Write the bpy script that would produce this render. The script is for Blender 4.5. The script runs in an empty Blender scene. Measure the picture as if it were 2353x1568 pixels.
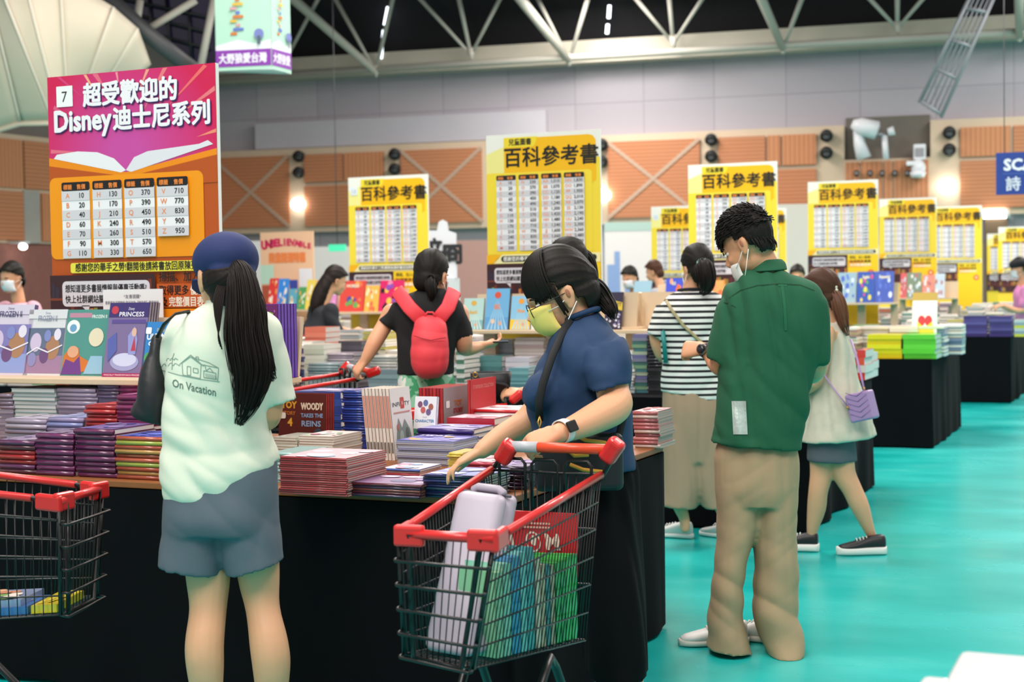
import bpy, bmesh, math, random
from mathutils import Vector, Matrix, Euler, noise
from mathutils.bvhtree import BVHTree
V = Vector
R = math.radians
random.seed(7)
S = bpy.context.scene
C = S.collection

# ------------------------------------------------------------------ camera
F = 3400.0                      # focal length in pixels of the 2353 x 1568 frame
YAW, PITCH, ROLL, EYE = R(23.7), math.atan(127 / F), 0.015, 1.45
fwd0 = V((-math.sin(YAW), math.cos(YAW), 0))
rgt0 = V((math.cos(YAW), math.sin(YAW), 0))
fwd = fwd0 * math.cos(PITCH) - V((0, 0, 1)) * math.sin(PITCH)
up0 = rgt0.cross(fwd)
rgt = rgt0 * math.cos(ROLL) - up0 * math.sin(ROLL)
up = rgt.cross(fwd)
CAM = V((0, 0, EYE))
cam_data = bpy.data.cameras.new('camera')
cam_data.sensor_width = 36
cam_data.lens = 36 * F / 2353
cam_data.clip_end = 300
cam_data.dof.use_dof = True
cam_data.dof.focus_distance = 5.0
cam_data.dof.aperture_fstop = 4.0
cam_obj = bpy.data.objects.new('camera', cam_data)
C.objects.link(cam_obj)
M = Matrix((rgt, up, -fwd)).transposed().to_4x4()
M.translation = CAM
cam_obj.matrix_world = M
S.camera = cam_obj

def P(x, y, d):                 # point seen at pixel (x, y) at depth d
    return CAM + (fwd + rgt * ((x - 1176.5) / F) + up * ((784 - y) / F)) * d
def gz(x, y, z):                # ... on the horizontal plane z
    v = P(x, y, 1) - CAM
    return CAM + v * ((z - EYE) / v.z)
def gy(x, y, Y):                # ... on the plane parallel to the table fronts at Y
    v = P(x, y, 1) - CAM
    return CAM + v * (Y / v.y)

# ------------------------------------------------------------------ light
S.view_settings.view_transform = 'Standard'
S.view_settings.look = 'None'
S.view_settings.gamma = 1
S.view_settings.use_curve_mapping = False
S.view_settings.exposure = 0.42
S.cycles.max_bounces = 6
S.cycles.diffuse_bounces = 3
S.cycles.glossy_bounces = 3
S.cycles.transmission_bounces = 4
S.cycles.caustics_reflective = False
S.cycles.caustics_refractive = False
S.cycles.sample_clamp_indirect = 4
W = bpy.data.worlds.new('world')
S.world = W
W.use_nodes = True
W.node_tree.nodes['Background'].inputs[0].default_value = (1.0, 0.955, 0.93, 1)
W.node_tree.nodes['Background'].inputs[1].default_value = 0.45

def area(name, loc, sx, sy, power, color=(1, 1, 1), target=None):
    l = bpy.data.lights.new(name, 'AREA')
    l.shape = 'RECTANGLE'; l.size = sx; l.size_y = sy; l.energy = power; l.color = color
    o = bpy.data.objects.new(name, l); C.objects.link(o); o.location = loc
    if target is not None:
        o.rotation_euler = (V(target) - V(loc)).to_track_quat('-Z', 'Y').to_euler()
    return o
# rows of hall lamps under the roof, plus an added fill light behind the camera
for k, (lx, ly, pw) in enumerate(((-4, 2.5, 210), (3.2, 1.5, 170), (-1.2, -3.5, 330), (-6, 11, 340), (1, 13, 340), (-9, 21, 480), (1, 23, 480), (-12, 31, 420), (0, 31, 360))):
    area('hall_and_fill_lamp', (lx, ly, 8.4), 2.6, 5, pw * 1.55, (1.0, 0.945, 0.885))
# ------------------------------------------------------------------ materials
MATS = {}
def lin(c):
    if isinstance(c, str):
        c = c.lstrip('#'); c = [int(c[i:i + 2], 16) / 255 for i in (0, 2, 4)]
        return tuple(x / 12.92 if x <= .04045 else ((x + .055) / 1.055) ** 2.4 for x in c)
    return tuple(c)
def mat(name, col, rough=.5, metal=0., var=.0, scale=30., bump=0., bscale=None, spec=.5, emit=0., alpha=1., sheen=0., coat=0., trans=0., sss=0.):
    if name in MATS: return MATS[name]
    m = bpy.data.materials.new(name); m.use_nodes = True
    nt = m.node_tree; b = nt.nodes['Principled BSDF']
    c = lin(col)
    b.inputs['Base Color'].default_value = (*c, 1)
    b.inputs['Roughness'].default_value = rough
    b.inputs['Metallic'].default_value = metal
    b.inputs['Specular IOR Level'].default_value = spec
    b.inputs['Coat Weight'].default_value = coat
    b.inputs['Sheen Weight'].default_value = sheen
    b.inputs['Alpha'].default_value = alpha
    b.inputs['Transmission Weight'].default_value = trans
    if sss:
        b.inputs['Subsurface Weight'].default_value = sss
        b.inputs['Subsurface Radius'].default_value = (.012, .004, .002)
        b.inputs['Subsurface Scale'].default_value = 1
    if emit:
        b.inputs['Emission Color'].default_value = (*c, 1); b.inputs['Emission Strength'].default_value = emit
    if var or bump:
        tc = nt.nodes.new('ShaderNodeTexCoord')
        n = nt.nodes.new('ShaderNodeTexNoise'); n.inputs['Scale'].default_value = scale; n.inputs['Detail'].default_value = 4
        nt.links.new(tc.outputs['Object'], n.inputs['Vector'])
        if var:
            mx = nt.nodes.new('ShaderNodeMix'); mx.data_type = 'RGBA'
            mx.inputs[6].default_value = (*[x * (1 - var) for x in c], 1)
            mx.inputs[7].default_value = (*[min(1, x * (1 + var)) for x in c], 1)
            nt.links.new(n.outputs[0], mx.inputs[0]); nt.links.new(mx.outputs[2], b.inputs['Base Color'])
        if bump:
            n2 = nt.nodes.new('ShaderNodeTexNoise'); n2.inputs['Scale'].default_value = bscale or scale * 6; n2.inputs['Detail'].default_value = 3
            nt.links.new(tc.outputs['Object'], n2.inputs['Vector'])
            bp = nt.nodes.new('ShaderNodeBump'); bp.inputs['Strength'].default_value = bump; bp.inputs['Distance'].default_value = .002
            nt.links.new(n2.outputs[0], bp.inputs['Height']); nt.links.new(bp.outputs[0], b.inputs['Normal'])
    MATS[name] = m
    return m
def flat(col, rough=.45):            # printed ink / plain colour
    return mat('ink_' + str(col), col, rough)
def bands(name, axis, stops, period, rough=.7, coord='Object', extra=0., bump=0.):
    """colour bands along one object axis: a constant ramp on fract(coord/period)"""
    if name in MATS: return MATS[name]
    m = bpy.data.materials.new(name); m.use_nodes = True; nt = m.node_tree; b = nt.nodes['Principled BSDF']
    b.inputs['Roughness'].default_value = rough
    tc = nt.nodes.new('ShaderNodeTexCoord'); sp = nt.nodes.new('ShaderNodeSeparateXYZ')
    nt.links.new(tc.outputs[coord], sp.inputs[0])
    d = nt.nodes.new('ShaderNodeMath'); d.operation = 'DIVIDE'; d.inputs[1].default_value = period
    nt.links.new(sp.outputs[axis], d.inputs[0])
    fr = nt.nodes.new('ShaderNodeMath'); fr.operation = 'FRACT'; nt.links.new(d.outputs[0], fr.inputs[0])
    rp = nt.nodes.new('ShaderNodeValToRGB'); rp.color_ramp.interpolation = 'CONSTANT'
    el = rp.color_ramp.elements
    while len(el) < len(stops): el.new(.5)
    for e, (p, c) in zip(el, stops): e.position = p; e.color = (*lin(c), 1)
    nt.links.new(fr.outputs[0], rp.inputs[0]); nt.links.new(rp.outputs[0], b.inputs['Base Color'])
    MATS[name] = m
    return m

# ------------------------------------------------------------------ mesh helper
class MB:
    """collects shapes, then builds ONE mesh object; faces carry a material"""
    def __init__(s): s.v = []; s.f = []; s.m = []; s.mats = []; s.sm = []
    def mi(s, m):
        if m not in s.mats: s.mats.append(m)
        return s.mats.index(m)
    def add(s, vs, fs, m, smooth=False):
        o = len(s.v); k = s.mi(m)
        s.v += [tuple(v) for v in vs]
        for f in fs: s.f.append(tuple(i + o for i in f)); s.m.append(k); s.sm.append(smooth)
    def box(s, c, size, m, rot=None):
        x, y, z = size[0] / 2, size[1] / 2, size[2] / 2
        vs = [V((a * x, b * y, e * z)) for a in (-1, 1) for b in (-1, 1) for e in (-1, 1)]
        if rot is not None: vs = [rot @ v for v in vs]
        s.add([v + V(c) for v in vs], [(0, 1, 3, 2), (4, 6, 7, 5), (0, 4, 5, 1), (2, 3, 7, 6), (0, 2, 6, 4), (1, 5, 7, 3)], m)
    def quad(s, a, b, c, d, m): s.add([a, b, c, d], [(0, 1, 2, 3)], m)
    def poly(s, pts, m): s.add(pts, [tuple(range(len(pts)))], m)
    def tube(s, pts, r, m, n=8, closed=False, cap=True, flat_=1.0, upv=None):
        pts = [V(p) for p in pts]; N = len(pts)
        rs = r if isinstance(r, (list, tuple)) else [r] * N
        vs = []; pn = None
        for i, p in enumerate(pts):
            if closed: t = pts[(i + 1) % N] - pts[i - 1]
            else: t = pts[min(i + 1, N - 1)] - pts[max(i - 1, 0)]
            t = t.normalized() if t.length > 1e-9 else V((0, 0, 1))
            if pn is None:
                a = V(upv) if upv is not None else (V((0, 0, 1)) if abs(t.z) < .9 else V((1, 0, 0)))
                pn = (a - t * a.dot(t)).normalized()
            else:
                q = pn - t * pn.dot(t)
                pn = q.normalized() if q.length > 1e-6 else pn
            b = t.cross(pn)
            for k in range(n):
                an = 2 * math.pi * k / n
                vs.append(p + pn * (math.cos(an) * rs[i] * flat_) + b * (math.sin(an) * rs[i]))
        fs = []
        L = N if closed else N - 1
        for i in range(L):
            j = (i + 1) % N
            for k in range(n):
                k2 = (k + 1) % n
                fs.append((i * n + k, i * n + k2, j * n + k2, j * n + k))
        if cap and not closed:
            fs.append(tuple(reversed(range(n)))); fs.append(tuple((N - 1) * n + k for k in range(n)))
        s.add(vs, fs, m, True)
    def rings(s, rs, m, n=20, cap=True, power=2.0):
        """loft of (centre, a, b): half axes a and b as vectors"""
        vs = []
        for c, a, b in rs:
            for k in range(n):
                an = 2 * math.pi * k / n; ca, sa = math.cos(an), math.sin(an)
                if power != 2.0:
                    ca = math.copysign(abs(ca) ** (2 / power), ca); sa = math.copysign(abs(sa) ** (2 / power), sa)
                vs.append(V(c) + V(a) * ca + V(b) * sa)
        fs = []
        for i in range(len(rs) - 1):
            for k in range(n):
                k2 = (k + 1) % n
                fs.append((i * n + k, i * n + k2, (i + 1) * n + k2, (i + 1) * n + k))
        if cap:
            fs.append(tuple(reversed(range(n)))); fs.append(tuple((len(rs) - 1) * n + k for k in range(n)))
        s.add(vs, fs, m, True)
    def ball(s, c, a, b, d, m, nu=16, nv=10):
        """ellipsoid with half-axis vectors a, b, d"""
        c, a, b, d = V(c), V(a), V(b), V(d)
        vs = [c - d]
        for j in range(1, nv):
            ph = -math.pi / 2 + math.pi * j / nv
            for k in range(nu):
                an = 2 * math.pi * k / nu
                vs.append(c + (a * math.cos(an) + b * math.sin(an)) * math.cos(ph) + d * math.sin(ph))
        vs.append(c + d)
        fs = [(0, 1 + (k + 1) % nu, 1 + k) for k in range(nu)]
        for j in range(nv - 2):
            for k in range(nu):
                k2 = (k + 1) % nu; o = 1 + j * nu
                fs.append((o + k, o + k2, o + nu + k2, o + nu + k))
        o = 1 + (nv - 2) * nu; top = len(vs) - 1
        fs += [(o + k, o + (k + 1) % nu, top) for k in range(nu)]
        s.add(vs, fs, m, True)
    def cyl(s, a, b, r, m, n=16, r2=None): s.tube([a, b], [r, r if r2 is None else r2], m, n)
    def mesh(s, name):
        me = bpy.data.meshes.new(name)
        me.from_pydata(s.v, [], s.f)
        for m in s.mats: me.materials.append(m)
        me.polygons.foreach_set('material_index', s.m)
        me.polygons.foreach_set('use_smooth', s.sm)
        me.update()
        return me
    def build(s, name, parent=None, origin=None):
        if origin is not None:
            o_ = V(origin); s.v = [tuple(V(v) - o_) for v in s.v]
        ob = bpy.data.objects.new(name, s.mesh(name)); C.objects.link(ob)
        if origin is not None: ob.location = origin
        if parent is not None: ob.parent = parent
        return ob

def link_mesh(name, me, parent=None, loc=None):
    ob = bpy.data.objects.new(name, me); C.objects.link(ob)
    if parent is not None: ob.parent = parent
    if loc is not None: ob.location = loc
    return ob
def tag(o, label=None, cat=None, group=None, kind=None):
    if label: o['label'] = label
    if cat: o['category'] = cat
    if group: o['group'] = group
    if kind: o['kind'] = kind
    return o
def thing(name, label, cat, loc=(0, 0, 0), group=None, rot=None):
    o = bpy.data.objects.new(name, None); C.objects.link(o); o.location = loc; o.empty_display_size = .1
    if rot is not None: o.rotation_euler = rot
    return tag(o, label, cat, group)
def struct(mb, name): return tag(mb.build(name), kind='structure')
def modded(ob, mods):
    """apply modifiers given as (type, {settings}) without operators"""
    for t, kw in mods:
        md = ob.modifiers.new(t, t)
        for k, v in kw.items(): setattr(md, k, v)
    dg = bpy.context.evaluated_depsgraph_get()
    me = bpy.data.meshes.new_from_object(ob.evaluated_get(dg))
    ob.modifiers.clear(); old = ob.data; ob.data = me
    bpy.data.meshes.remove(old)
    return ob
def bevel(ob, w, seg=2): return modded(ob, [('BEVEL', dict(width=w, segments=seg, limit_method='ANGLE'))])

def dup(root, loc=None, rotz=None, label=None, group=None):
    r = root.copy(); C.objects.link(r)
    if loc is not None: r.location = loc
    if rotz is not None: r.rotation_euler = (0, 0, rotz)
    if label: r['label'] = label
    if group: r['group'] = group
    for ch in root.children:
        c = ch.copy(); C.objects.link(c); c.parent = r
        for g in ch.children:
            d = g.copy(); C.objects.link(d); d.parent = c
    return r

# ------------------------------------------------------------------ printed art: flat layers on a board
_TX = {}
def glyphs(s, off=0.):
    """flat outline mesh of a line of lettering, size 1"""
    if (s, off) in _TX: return _TX[(s, off)]
    cu = bpy.data.curves.new('t', 'FONT'); cu.body = s; cu.size = 1; cu.resolution_u = 2; cu.fill_mode = 'FRONT'; cu.offset = off
    o = bpy.data.objects.new('t', cu); C.objects.link(o)
    dg = bpy.context.evaluated_depsgraph_get()
    me = bpy.data.meshes.new_from_object(o.evaluated_get(dg))
    vs = [(v.co.x, v.co.y) for v in me.vertices]; fs = [tuple(p.vertices) for p in me.polygons]
    bpy.data.objects.remove(o); bpy.data.curves.remove(cu); bpy.data.meshes.remove(me)
    _TX[(s, off)] = (vs, fs)
    return vs, fs
class Art:
    """draws on the plane origin + u*U + v*V, layer by layer along the normal"""
    def __init__(s, mb, O, U, Vv, step=.0006, base=.001):
        s.mb = mb; s.O = V(O); s.U = V(U); s.V = V(Vv); s.N = s.U.cross(s.V).normalized(); s.k = 0; s.step = step; s.base = base
    def pt(s, u, v, k=None): return s.O + s.U * u + s.V * v + s.N * (s.base + s.step * (s.k if k is None else k))
    def poly(s, uv, col, up_=True):
        if up_: s.k += 1
        s.mb.poly([s.pt(u, v) for u, v in uv], flat(col) if isinstance(col, (str, tuple)) else col)
    def rect(s, u0, v0, u1, v1, col, up_=True): s.poly([(u0, v0), (u1, v0), (u1, v1), (u0, v1)], col, up_)
    def rrect(s, u0, v0, u1, v1, r, col, up_=True, n=5):
        pts = []
        for cx, cy, a0 in ((u1 - r, v0 + r, -90), (u1 - r, v1 - r, 0), (u0 + r, v1 - r, 90), (u0 + r, v0 + r, 180)):
            for i in range(n + 1):
                a = R(a0 + 90 * i / n); pts.append((cx + r * math.cos(a), cy + r * math.sin(a)))
        s.poly(pts, col, up_)
    def disc(s, u, v, r, col, ry=None, up_=True, n=20):
        ry = r if ry is None else ry
        s.poly([(u + r * math.cos(2 * math.pi * i / n), v + ry * math.sin(2 * math.pi * i / n)) for i in range(n)], col, up_)
    def line(s, pts, w, col, up_=True):
        if up_: s.k += 1
        m = flat(col)
        for (a, b), (c, d) in zip(pts, pts[1:]):
            L = math.hypot(c - a, d - b) or 1e-6; nx, ny = -(d - b) / L * w / 2, (c - a) / L * w / 2
            s.mb.poly([s.pt(a + nx, b + ny), s.pt(a - nx, b - ny), s.pt(c - nx, d - ny), s.pt(c + nx, d + ny)], m)
    def text(s, t, u, v, size, col, width=None, bold=0, align='l', off=0., up_=True, slant=0., fit=None):
        """u,v is the baseline start (l), middle (c) or end (r); width forces the line to that width"""
        if up_: s.k += 1
        vs, fs = glyphs(t, off)
        if not vs: return
        x0 = min(a for a, b in vs); x1 = max(a for a, b in vs)
        sx = size if width is None else width / (x1 - x0)
        if fit is not None and (x1 - x0) * sx > fit: sx = fit / (x1 - x0)
        sh = {'l': u - x0 * sx, 'c': u - (x0 + x1) / 2 * sx, 'r': u - x1 * sx}[align]
        m = flat(col)
        offs = [(0, 0)] if not bold else [(bold * size * math.cos(a), bold * size * math.sin(a)) for a in [i * math.pi / 4 for i in range(8)]]
        for q, (dx, dy) in enumerate(offs):
            s.mb.add([s.pt(sh + a * sx + b * size * slant + dx, v + b * size + dy, s.k + .06 * q) for a, b in vs], fs, m)
# ------------------------------------------------------------------ the hall
# floor: teal sports coating, scuffed; pale streaks also paint in highlights and sheen
fm = mat('floor_teal', '#06b3ae', .32)
nt = fm.node_tree; b = nt.nodes['Principled BSDF']
tc = nt.nodes.new('ShaderNodeTexCoord'); mp = nt.nodes.new('ShaderNodeMapping'); mp.inputs['Scale'].default_value = (.4, .8, 1); mp.inputs['Rotation'].default_value = (0, 0, -.41)
nz = nt.nodes.new('ShaderNodeTexNoise'); nz.inputs['Scale'].default_value = 2.2; nz.inputs['Detail'].default_value = 6
nz2 = nt.nodes.new('ShaderNodeTexNoise'); nz2.inputs['Scale'].default_value = 3.4; nz2.inputs['Detail'].default_value = 5
rp = nt.nodes.new('ShaderNodeValToRGB')
rp.color_ramp.elements[0].position = .32; rp.color_ramp.elements[0].color = (*lin('#02a5a1'), 1)
rp.color_ramp.elements[1].position = .74; rp.color_ramp.elements[1].color = (*lin('#2bbab4'), 1)
nt.links.new(tc.outputs['Object'], mp.inputs[0]); nt.links.new(mp.outputs[0], nz.inputs[0]); nt.links.new(mp.outputs[0], nz2.inputs[0])
nt.links.new(nz.outputs[0], rp.inputs[0])
mx = nt.nodes.new('ShaderNodeMix'); mx.data_type = 'RGBA'; mx.blend_type = 'MIX'
r2 = nt.nodes.new('ShaderNodeValToRGB'); r2.color_ramp.elements[0].position = .56; r2.color_ramp.elements[1].position = .80
r2.color_ramp.elements[1].color = (.22, .22, .22, 1)
nt.links.new(nz2.outputs[0], r2.inputs[0]); nt.links.new(r2.outputs[0], mx.inputs[0]); nt.links.new(rp.outputs[0], mx.inputs[6])
mx.inputs[7].default_value = (*lin('#7fd8d0'), 1)
nt.links.new(mx.outputs[2], b.inputs['Base Color'])
mr = nt.nodes.new('ShaderNodeMapRange'); mr.inputs[3].default_value = .16; mr.inputs[4].default_value = .36
nt.links.new(nz.outputs[0], mr.inputs[0]); nt.links.new(mr.outputs[0], b.inputs['Roughness'])
m = MB(); m.box((-6, 22, -.05), (60, 60, .1), fm); struct(m, 'floor')

# back wall plane: turned 16 degrees to the picture
WA = R(15.5)
wdir = rgt0 * math.cos(WA) - fwd0 * math.sin(WA)
wnor = -(fwd0 * math.cos(WA) + rgt0 * math.sin(WA))
W0 = V((0, 0, 0)) + fwd0 * 38
def wp(x, y, off=0.):           # (along the wall, height) of a pixel on the wall plane
    v = P(x, y, 1) - CAM
    t = ((W0 + wnor * off) - CAM).dot(wnor) / v.dot(wnor)
    p = CAM + v * t
    return (p - W0).dot(wdir), p.z
def wpos(s, z, off=0.): return W0 + wdir * s + wnor * off + V((0, 0, z))
WR = Matrix((wdir, -wnor, V((0, 0, 1)))).transposed()
def wbox(mb, s0, s1, z0, z1, o0, o1, m_):
    mb.box(wpos((s0 + s1) / 2, (z0 + z1) / 2, (o0 + o1) / 2), (abs(s1 - s0), abs(o1 - o0), abs(z1 - z0)), m_, WR)
conc = mat('concrete', '#8f8b92', .85, var=.1, scale=.9, bump=.1)
cream = mat('cream_trim', '#c9b49c', .7, var=.06, scale=2)
zt = wp(1200, 322)[1]; zb = wp(1500, 505)[1]
zbeam = wp(1427, 146)[1]
s_l = wp(480, 400)[0]; s_r = wp(2700, 400)[0]
# concrete wall with board joints
cb = mat('concrete_blocks', '#8f8a92', .85)
nt = cb.node_tree; b = nt.nodes['Principled BSDF']
uvn = nt.nodes.new('ShaderNodeTexCoord'); mpn = nt.nodes.new('ShaderNodeMapping'); mpn.inputs['Rotation'].default_value = (math.pi / 2, 0, 0)
br = nt.nodes.new('ShaderNodeTexBrick'); br.offset = 0; br.inputs['Scale'].default_value = 1
br.inputs['Brick Width'].default_value = 1.75; br.inputs['Row Height'].default_value = 1.0; br.inputs['Mortar Size'].default_value = .012
br.inputs['Color1'].default_value = (*lin('#a39da6'), 1); br.inputs['Color2'].default_value = (*lin('#aba5ad'), 1); br.inputs['Mortar'].default_value = (*lin('#908b95'), 1)
nt.links.new(uvn.outputs['Object'], mpn.inputs[0]); nt.links.new(mpn.outputs[0], br.inputs[0]); nt.links.new(br.outputs[0], b.inputs['Base Color'])
wh = zbeam + .5
m = MB(); m.box(((s_l + s_r) / 2, .25, wh / 2), (s_r - s_l, .5, wh), cb)
wb = struct(m, 'wall_back'); wb.matrix_world = Matrix.Translation(W0) @ WR.to_4x4()
# the lighter raised concrete strip above the panels
m = MB(); a = wp(595, 300); e = wp(1260, 300)
wbox(m, a[0], e[0], zt + .02, wp(900, 272)[1], 0, .25, mat('concrete_light', '#b9b4bd', .85, var=.06, scale=1)); struct(m, 'trim_1')
# roof edge beam
m = MB(); wbox(m, s_l - 3, s_r, zbeam, zbeam + .55, 0, .5, mat('beam_cream', '#b9b1a2', .7, var=.08, scale=2)); struct(m, 'trim_2')

# cream panel band
def xw(x): return wp(x, 400)[0]
m = MB()
wbox(m, xw(480), xw(1942), zb - .1, zt, 0, .3, cream)
wbox(m, xw(2138), s_r, zb - .1, zt + .03, 0, .3, cream)
wbox(m, xw(1940), xw(2140), zb - .1, wp(2040, 367)[1], 0, .32, cream)
struct(m, 'trim_3')
# dark recess above the little balcony
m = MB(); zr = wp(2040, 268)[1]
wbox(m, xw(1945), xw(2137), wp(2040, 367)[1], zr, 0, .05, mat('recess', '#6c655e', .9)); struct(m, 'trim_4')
slat_h = bands('slat_h', 2, [(0, '#b5734d'), (.35, '#c0815b'), (.85, '#955e40')], .09)
slat_v = bands('slat_v', 0, [(0, '#c07c54'), (.5, '#c98a61'), (.85, '#9c6645')], .11)
def panel(x0, x1, z0, z1, slat, cross=False, o1=.34):
    s0, s1 = xw(x0), xw(x1)
    t = thing('acoustic_panel', '', 'panel')
    mb = MB(); mb.box((0, 0, 0), (s1 - s0, .06, z1 - z0), slat)
    ob = mb.build('slat_board'); ob.parent = t
    if cross:
        mb = MB(); L = math.hypot(s1 - s0, z1 - z0); an = math.atan2(z1 - z0, s1 - s0)
        for sg in (1, -1): mb.box((0, -.035 - .003 * sg, 0), (L, .03, .09), mat('cross_strip', '#b59a86', .7), Matrix.Rotation(-sg * an, 3, 'Y'))
        mb.build('cross_strip', t)
    t.matrix_world = Matrix.Translation(wpos((s0 + s1) / 2, (z0 + z1) / 2, o1)) @ WR.to_4x4()
    t['kind'] = 'structure'; del t['category']; t.pop('label', None)
    return t
pz = zt - .18; mid = (zt + zb) / 2 + .1
panels = [(503, 676, zb + .05, pz, slat_h, True), (711, 799, mid + .05, pz, slat_h), (803, 893, mid + .05, pz, slat_v), (711, 893, zb + .05, mid - .05, slat_h),
    (932, 1116, zb + .05, pz, slat_h, True), (1403, 1613, zb + .05, pz, slat_h, True), (1656, 1762, mid + .05, pz, slat_h), (1767, 1796, mid + .05, pz, slat_v),
    (1801, 1878, mid + .05, pz, slat_v), (1656, 1878, zb + .05, mid - .05, slat_h), (1165, 1350, zb + .05, pz, slat_v),
    (2206, 2320, mid + .1, pz, slat_v), (2327, 2460, mid + .1, pz, slat_h), (2206, 2460, zb + .05, mid, slat_h)]
zl1 = wp(2040, 373)[1]
for a, e in ((1945, 1975), (1980, 2028), (2033, 2050), (2055, 2133)): panels.append((a, e, zb + .2, zl1, slat_v))
for i, pa in enumerate(panels):
    t = panel(*pa); t.name = 'wall_panel'
# pairs of round wall loudspeakers / lamps on the piers
sp_l = ['above the round lamp beside the orange poster board', 'above the small yellow board', 'beside the tall yellow board top corner', 'above the yellow board behind the green shirt', 'beside the stage spotlight recess', 'on the pier by the blue board']
for k, (px, pys) in enumerate(((691, (360, 397)), (911, (355, 389)), (1386, (333, 372)), (1636, (322, 360)), (1900, (313, 352)), (2181, (306, 345)))):
    for j, py in enumerate(pys):
        t = thing('wall_speaker', ('upper' if j == 0 else 'lower') + ' round black wall speaker ' + sp_l[k], 'speaker', group='round speakers on the wall piers')
        mb = MB(); mb.tube([(0, 0, 0), (0, -.16, 0), (0, -.2, -.03)], [.13, .15, .15], mat('black_rubber', '#17181a', .6), 20); mb.build('housing', t)
        mb = MB(); mb.tube([(0, -.2, -.03), (0, -.215, -.03)], [.1, .05], mat('speaker_mesh', '#4a4d50', .4, metal=.5), 20); mb.build('cone', t)
        s_, z_ = wp(px, py, .3)
        t.matrix_world = Matrix.Translation(wpos(s_, z_, .3)) @ WR.to_4x4()
# glowing round wall lamps
glow = mat('lamp_glow', '#fffaf0', .5, emit=9)
for px, py, la in ((690, 470, 'bright round wall lamp left of the small yellow board'), (1388, 450, 'bright round wall lamp right of the tall yellow board'), (2176, 430, 'bright round wall lamp below the pier speakers by the blue board')):
    t = thing('wall_lamp', la, 'lamp', group='round wall lamps')
    s_, z_ = wp(px, py, .3)
    mb = MB(); mb.ball((0, -.15, 0), (.2, 0, 0), (0, .12, 0), (0, 0, .17), glow); mb.build('globe', t)
    mb = MB(); mb.tube([(0, 0, 0), (0, -.1, 0)], [.12, .14], mat('lamp_base', '#d8d4cc', .5), 16); mb.build('base', t)
    t.matrix_world = Matrix.Translation(wpos(s_, z_, .3)) @ WR.to_4x4()
# tube lamp far right
t = thing('tube_lamp', 'white glowing tube lamp above the dark doorway at the far end', 'lamp')
a = wp(2255, 494, .4); e = wp(2316, 494, .4)
mb = MB(); mb.cyl(wpos(a[0], a[1], .4), wpos(e[0], a[1], .4), .09, glow, 12); mb.build('tube', t)
mb = MB()
for q in (a[0], e[0]): mb = MB(); mb.cyl(wpos(q - .04, a[1], .4), wpos(q + .04, a[1], .4), .1, mat('lamp_base', '#d8d4cc', .5), 12); mb.build('end_cap', t)
# dark doorway below it
m = MB(); wbox(m, xw(2262), xw(2313), 0, wp(2290, 502)[1], 0, .36, mat('doorway_dark', '#6a5540', .8)); struct(m, 'door_1')

# follow-spot camera gear in the recess, small equipment
wht = mat('white_plastic', '#dfe0e6', .4); gry = mat('grey_metal', '#8b8d93', .4, metal=.6); blk = mat('black_plastic', '#101112', .45)
def wq(x, y, off): s_, z_ = wp(x, y, off); return wpos(s_, z_, off)
t = thing('stage_spotlight', 'white long stage spotlight on a stand in the wall recess', 'spotlight')
mb = MB(); mb.tube([wq(1958, 284, .8), wq(1975, 290, .8), wq(2015, 300, .8), wq(2018, 301, .8)], [.1, .2, .22, .12], wht, 14); mb.build('housing', t)
mb = MB(); mb.tube([wq(2000, 305, .8), wq(2035, 312, .8)], .06, gry, 8); mb.tube([wq(2032, 312, .8), wq(2036, 366, .8)], .07, wht, 8); mb.build('stand', t)
mb = MB(); mb.tube([wq(2040, 304, .8), wq(2055, 300, .8)], [.09, .11], wht, 12); mb.build('lamp_head', t)
mb = MB(); mb.tube([wq(1972, 300, .7), wq(1975, 330, .7), wq(1985, 364, .7)], [.12, .14, .18], wht, 8); mb.build('hanging_cover', t)
t = thing('control_box', 'pale grey control box on the balcony rail in the recess', 'box')
mb = MB(); mb.box(wq(2113, 350, .5), (.28, .3, .36), wht, WR); bevel(mb.build('case', t), .02)
mb = MB(); mb.box(wq(2113, 350, .66), (.2, .02, .2), gry, WR); mb.build('front_panel', t)
t = thing('dome_camera', 'white dome camera hanging from the balcony front', 'camera')
mb = MB(); mb.ball(wq(2110, 386, .6), wdir * .17, wnor * .17, V((0, 0, .2)), wht); mb.build('dome', t)
mb = MB(); mb.box(wq(2098, 376, .6), (.3, .3, .1), wht, WR); mb.build('bracket', t)
mb = MB(); mb.tube([wq(2109, 396, .6), wq(2109, 408, .6)], [.2, .15], wht, 12); mb.build('lower_housing', t)
for px, k in ((1968, 0), (1999, 1), (2027, 2), (2056, 3), (2084, 4)):
    mb = MB(); mb.box(wq(px, 398, .44), (.09, .12, .13), blk, WR); mb.box(wq(px, 398, .5), (.05, .06, .05), gry, WR)
    tag(mb.build('socket_box'), ('first', 'second', 'third', 'fourth', 'fifth')[k] + ' small black socket box along the slatted balcony front, counted from the window pier', 'socket', 'socket boxes on the balcony front')

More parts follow.
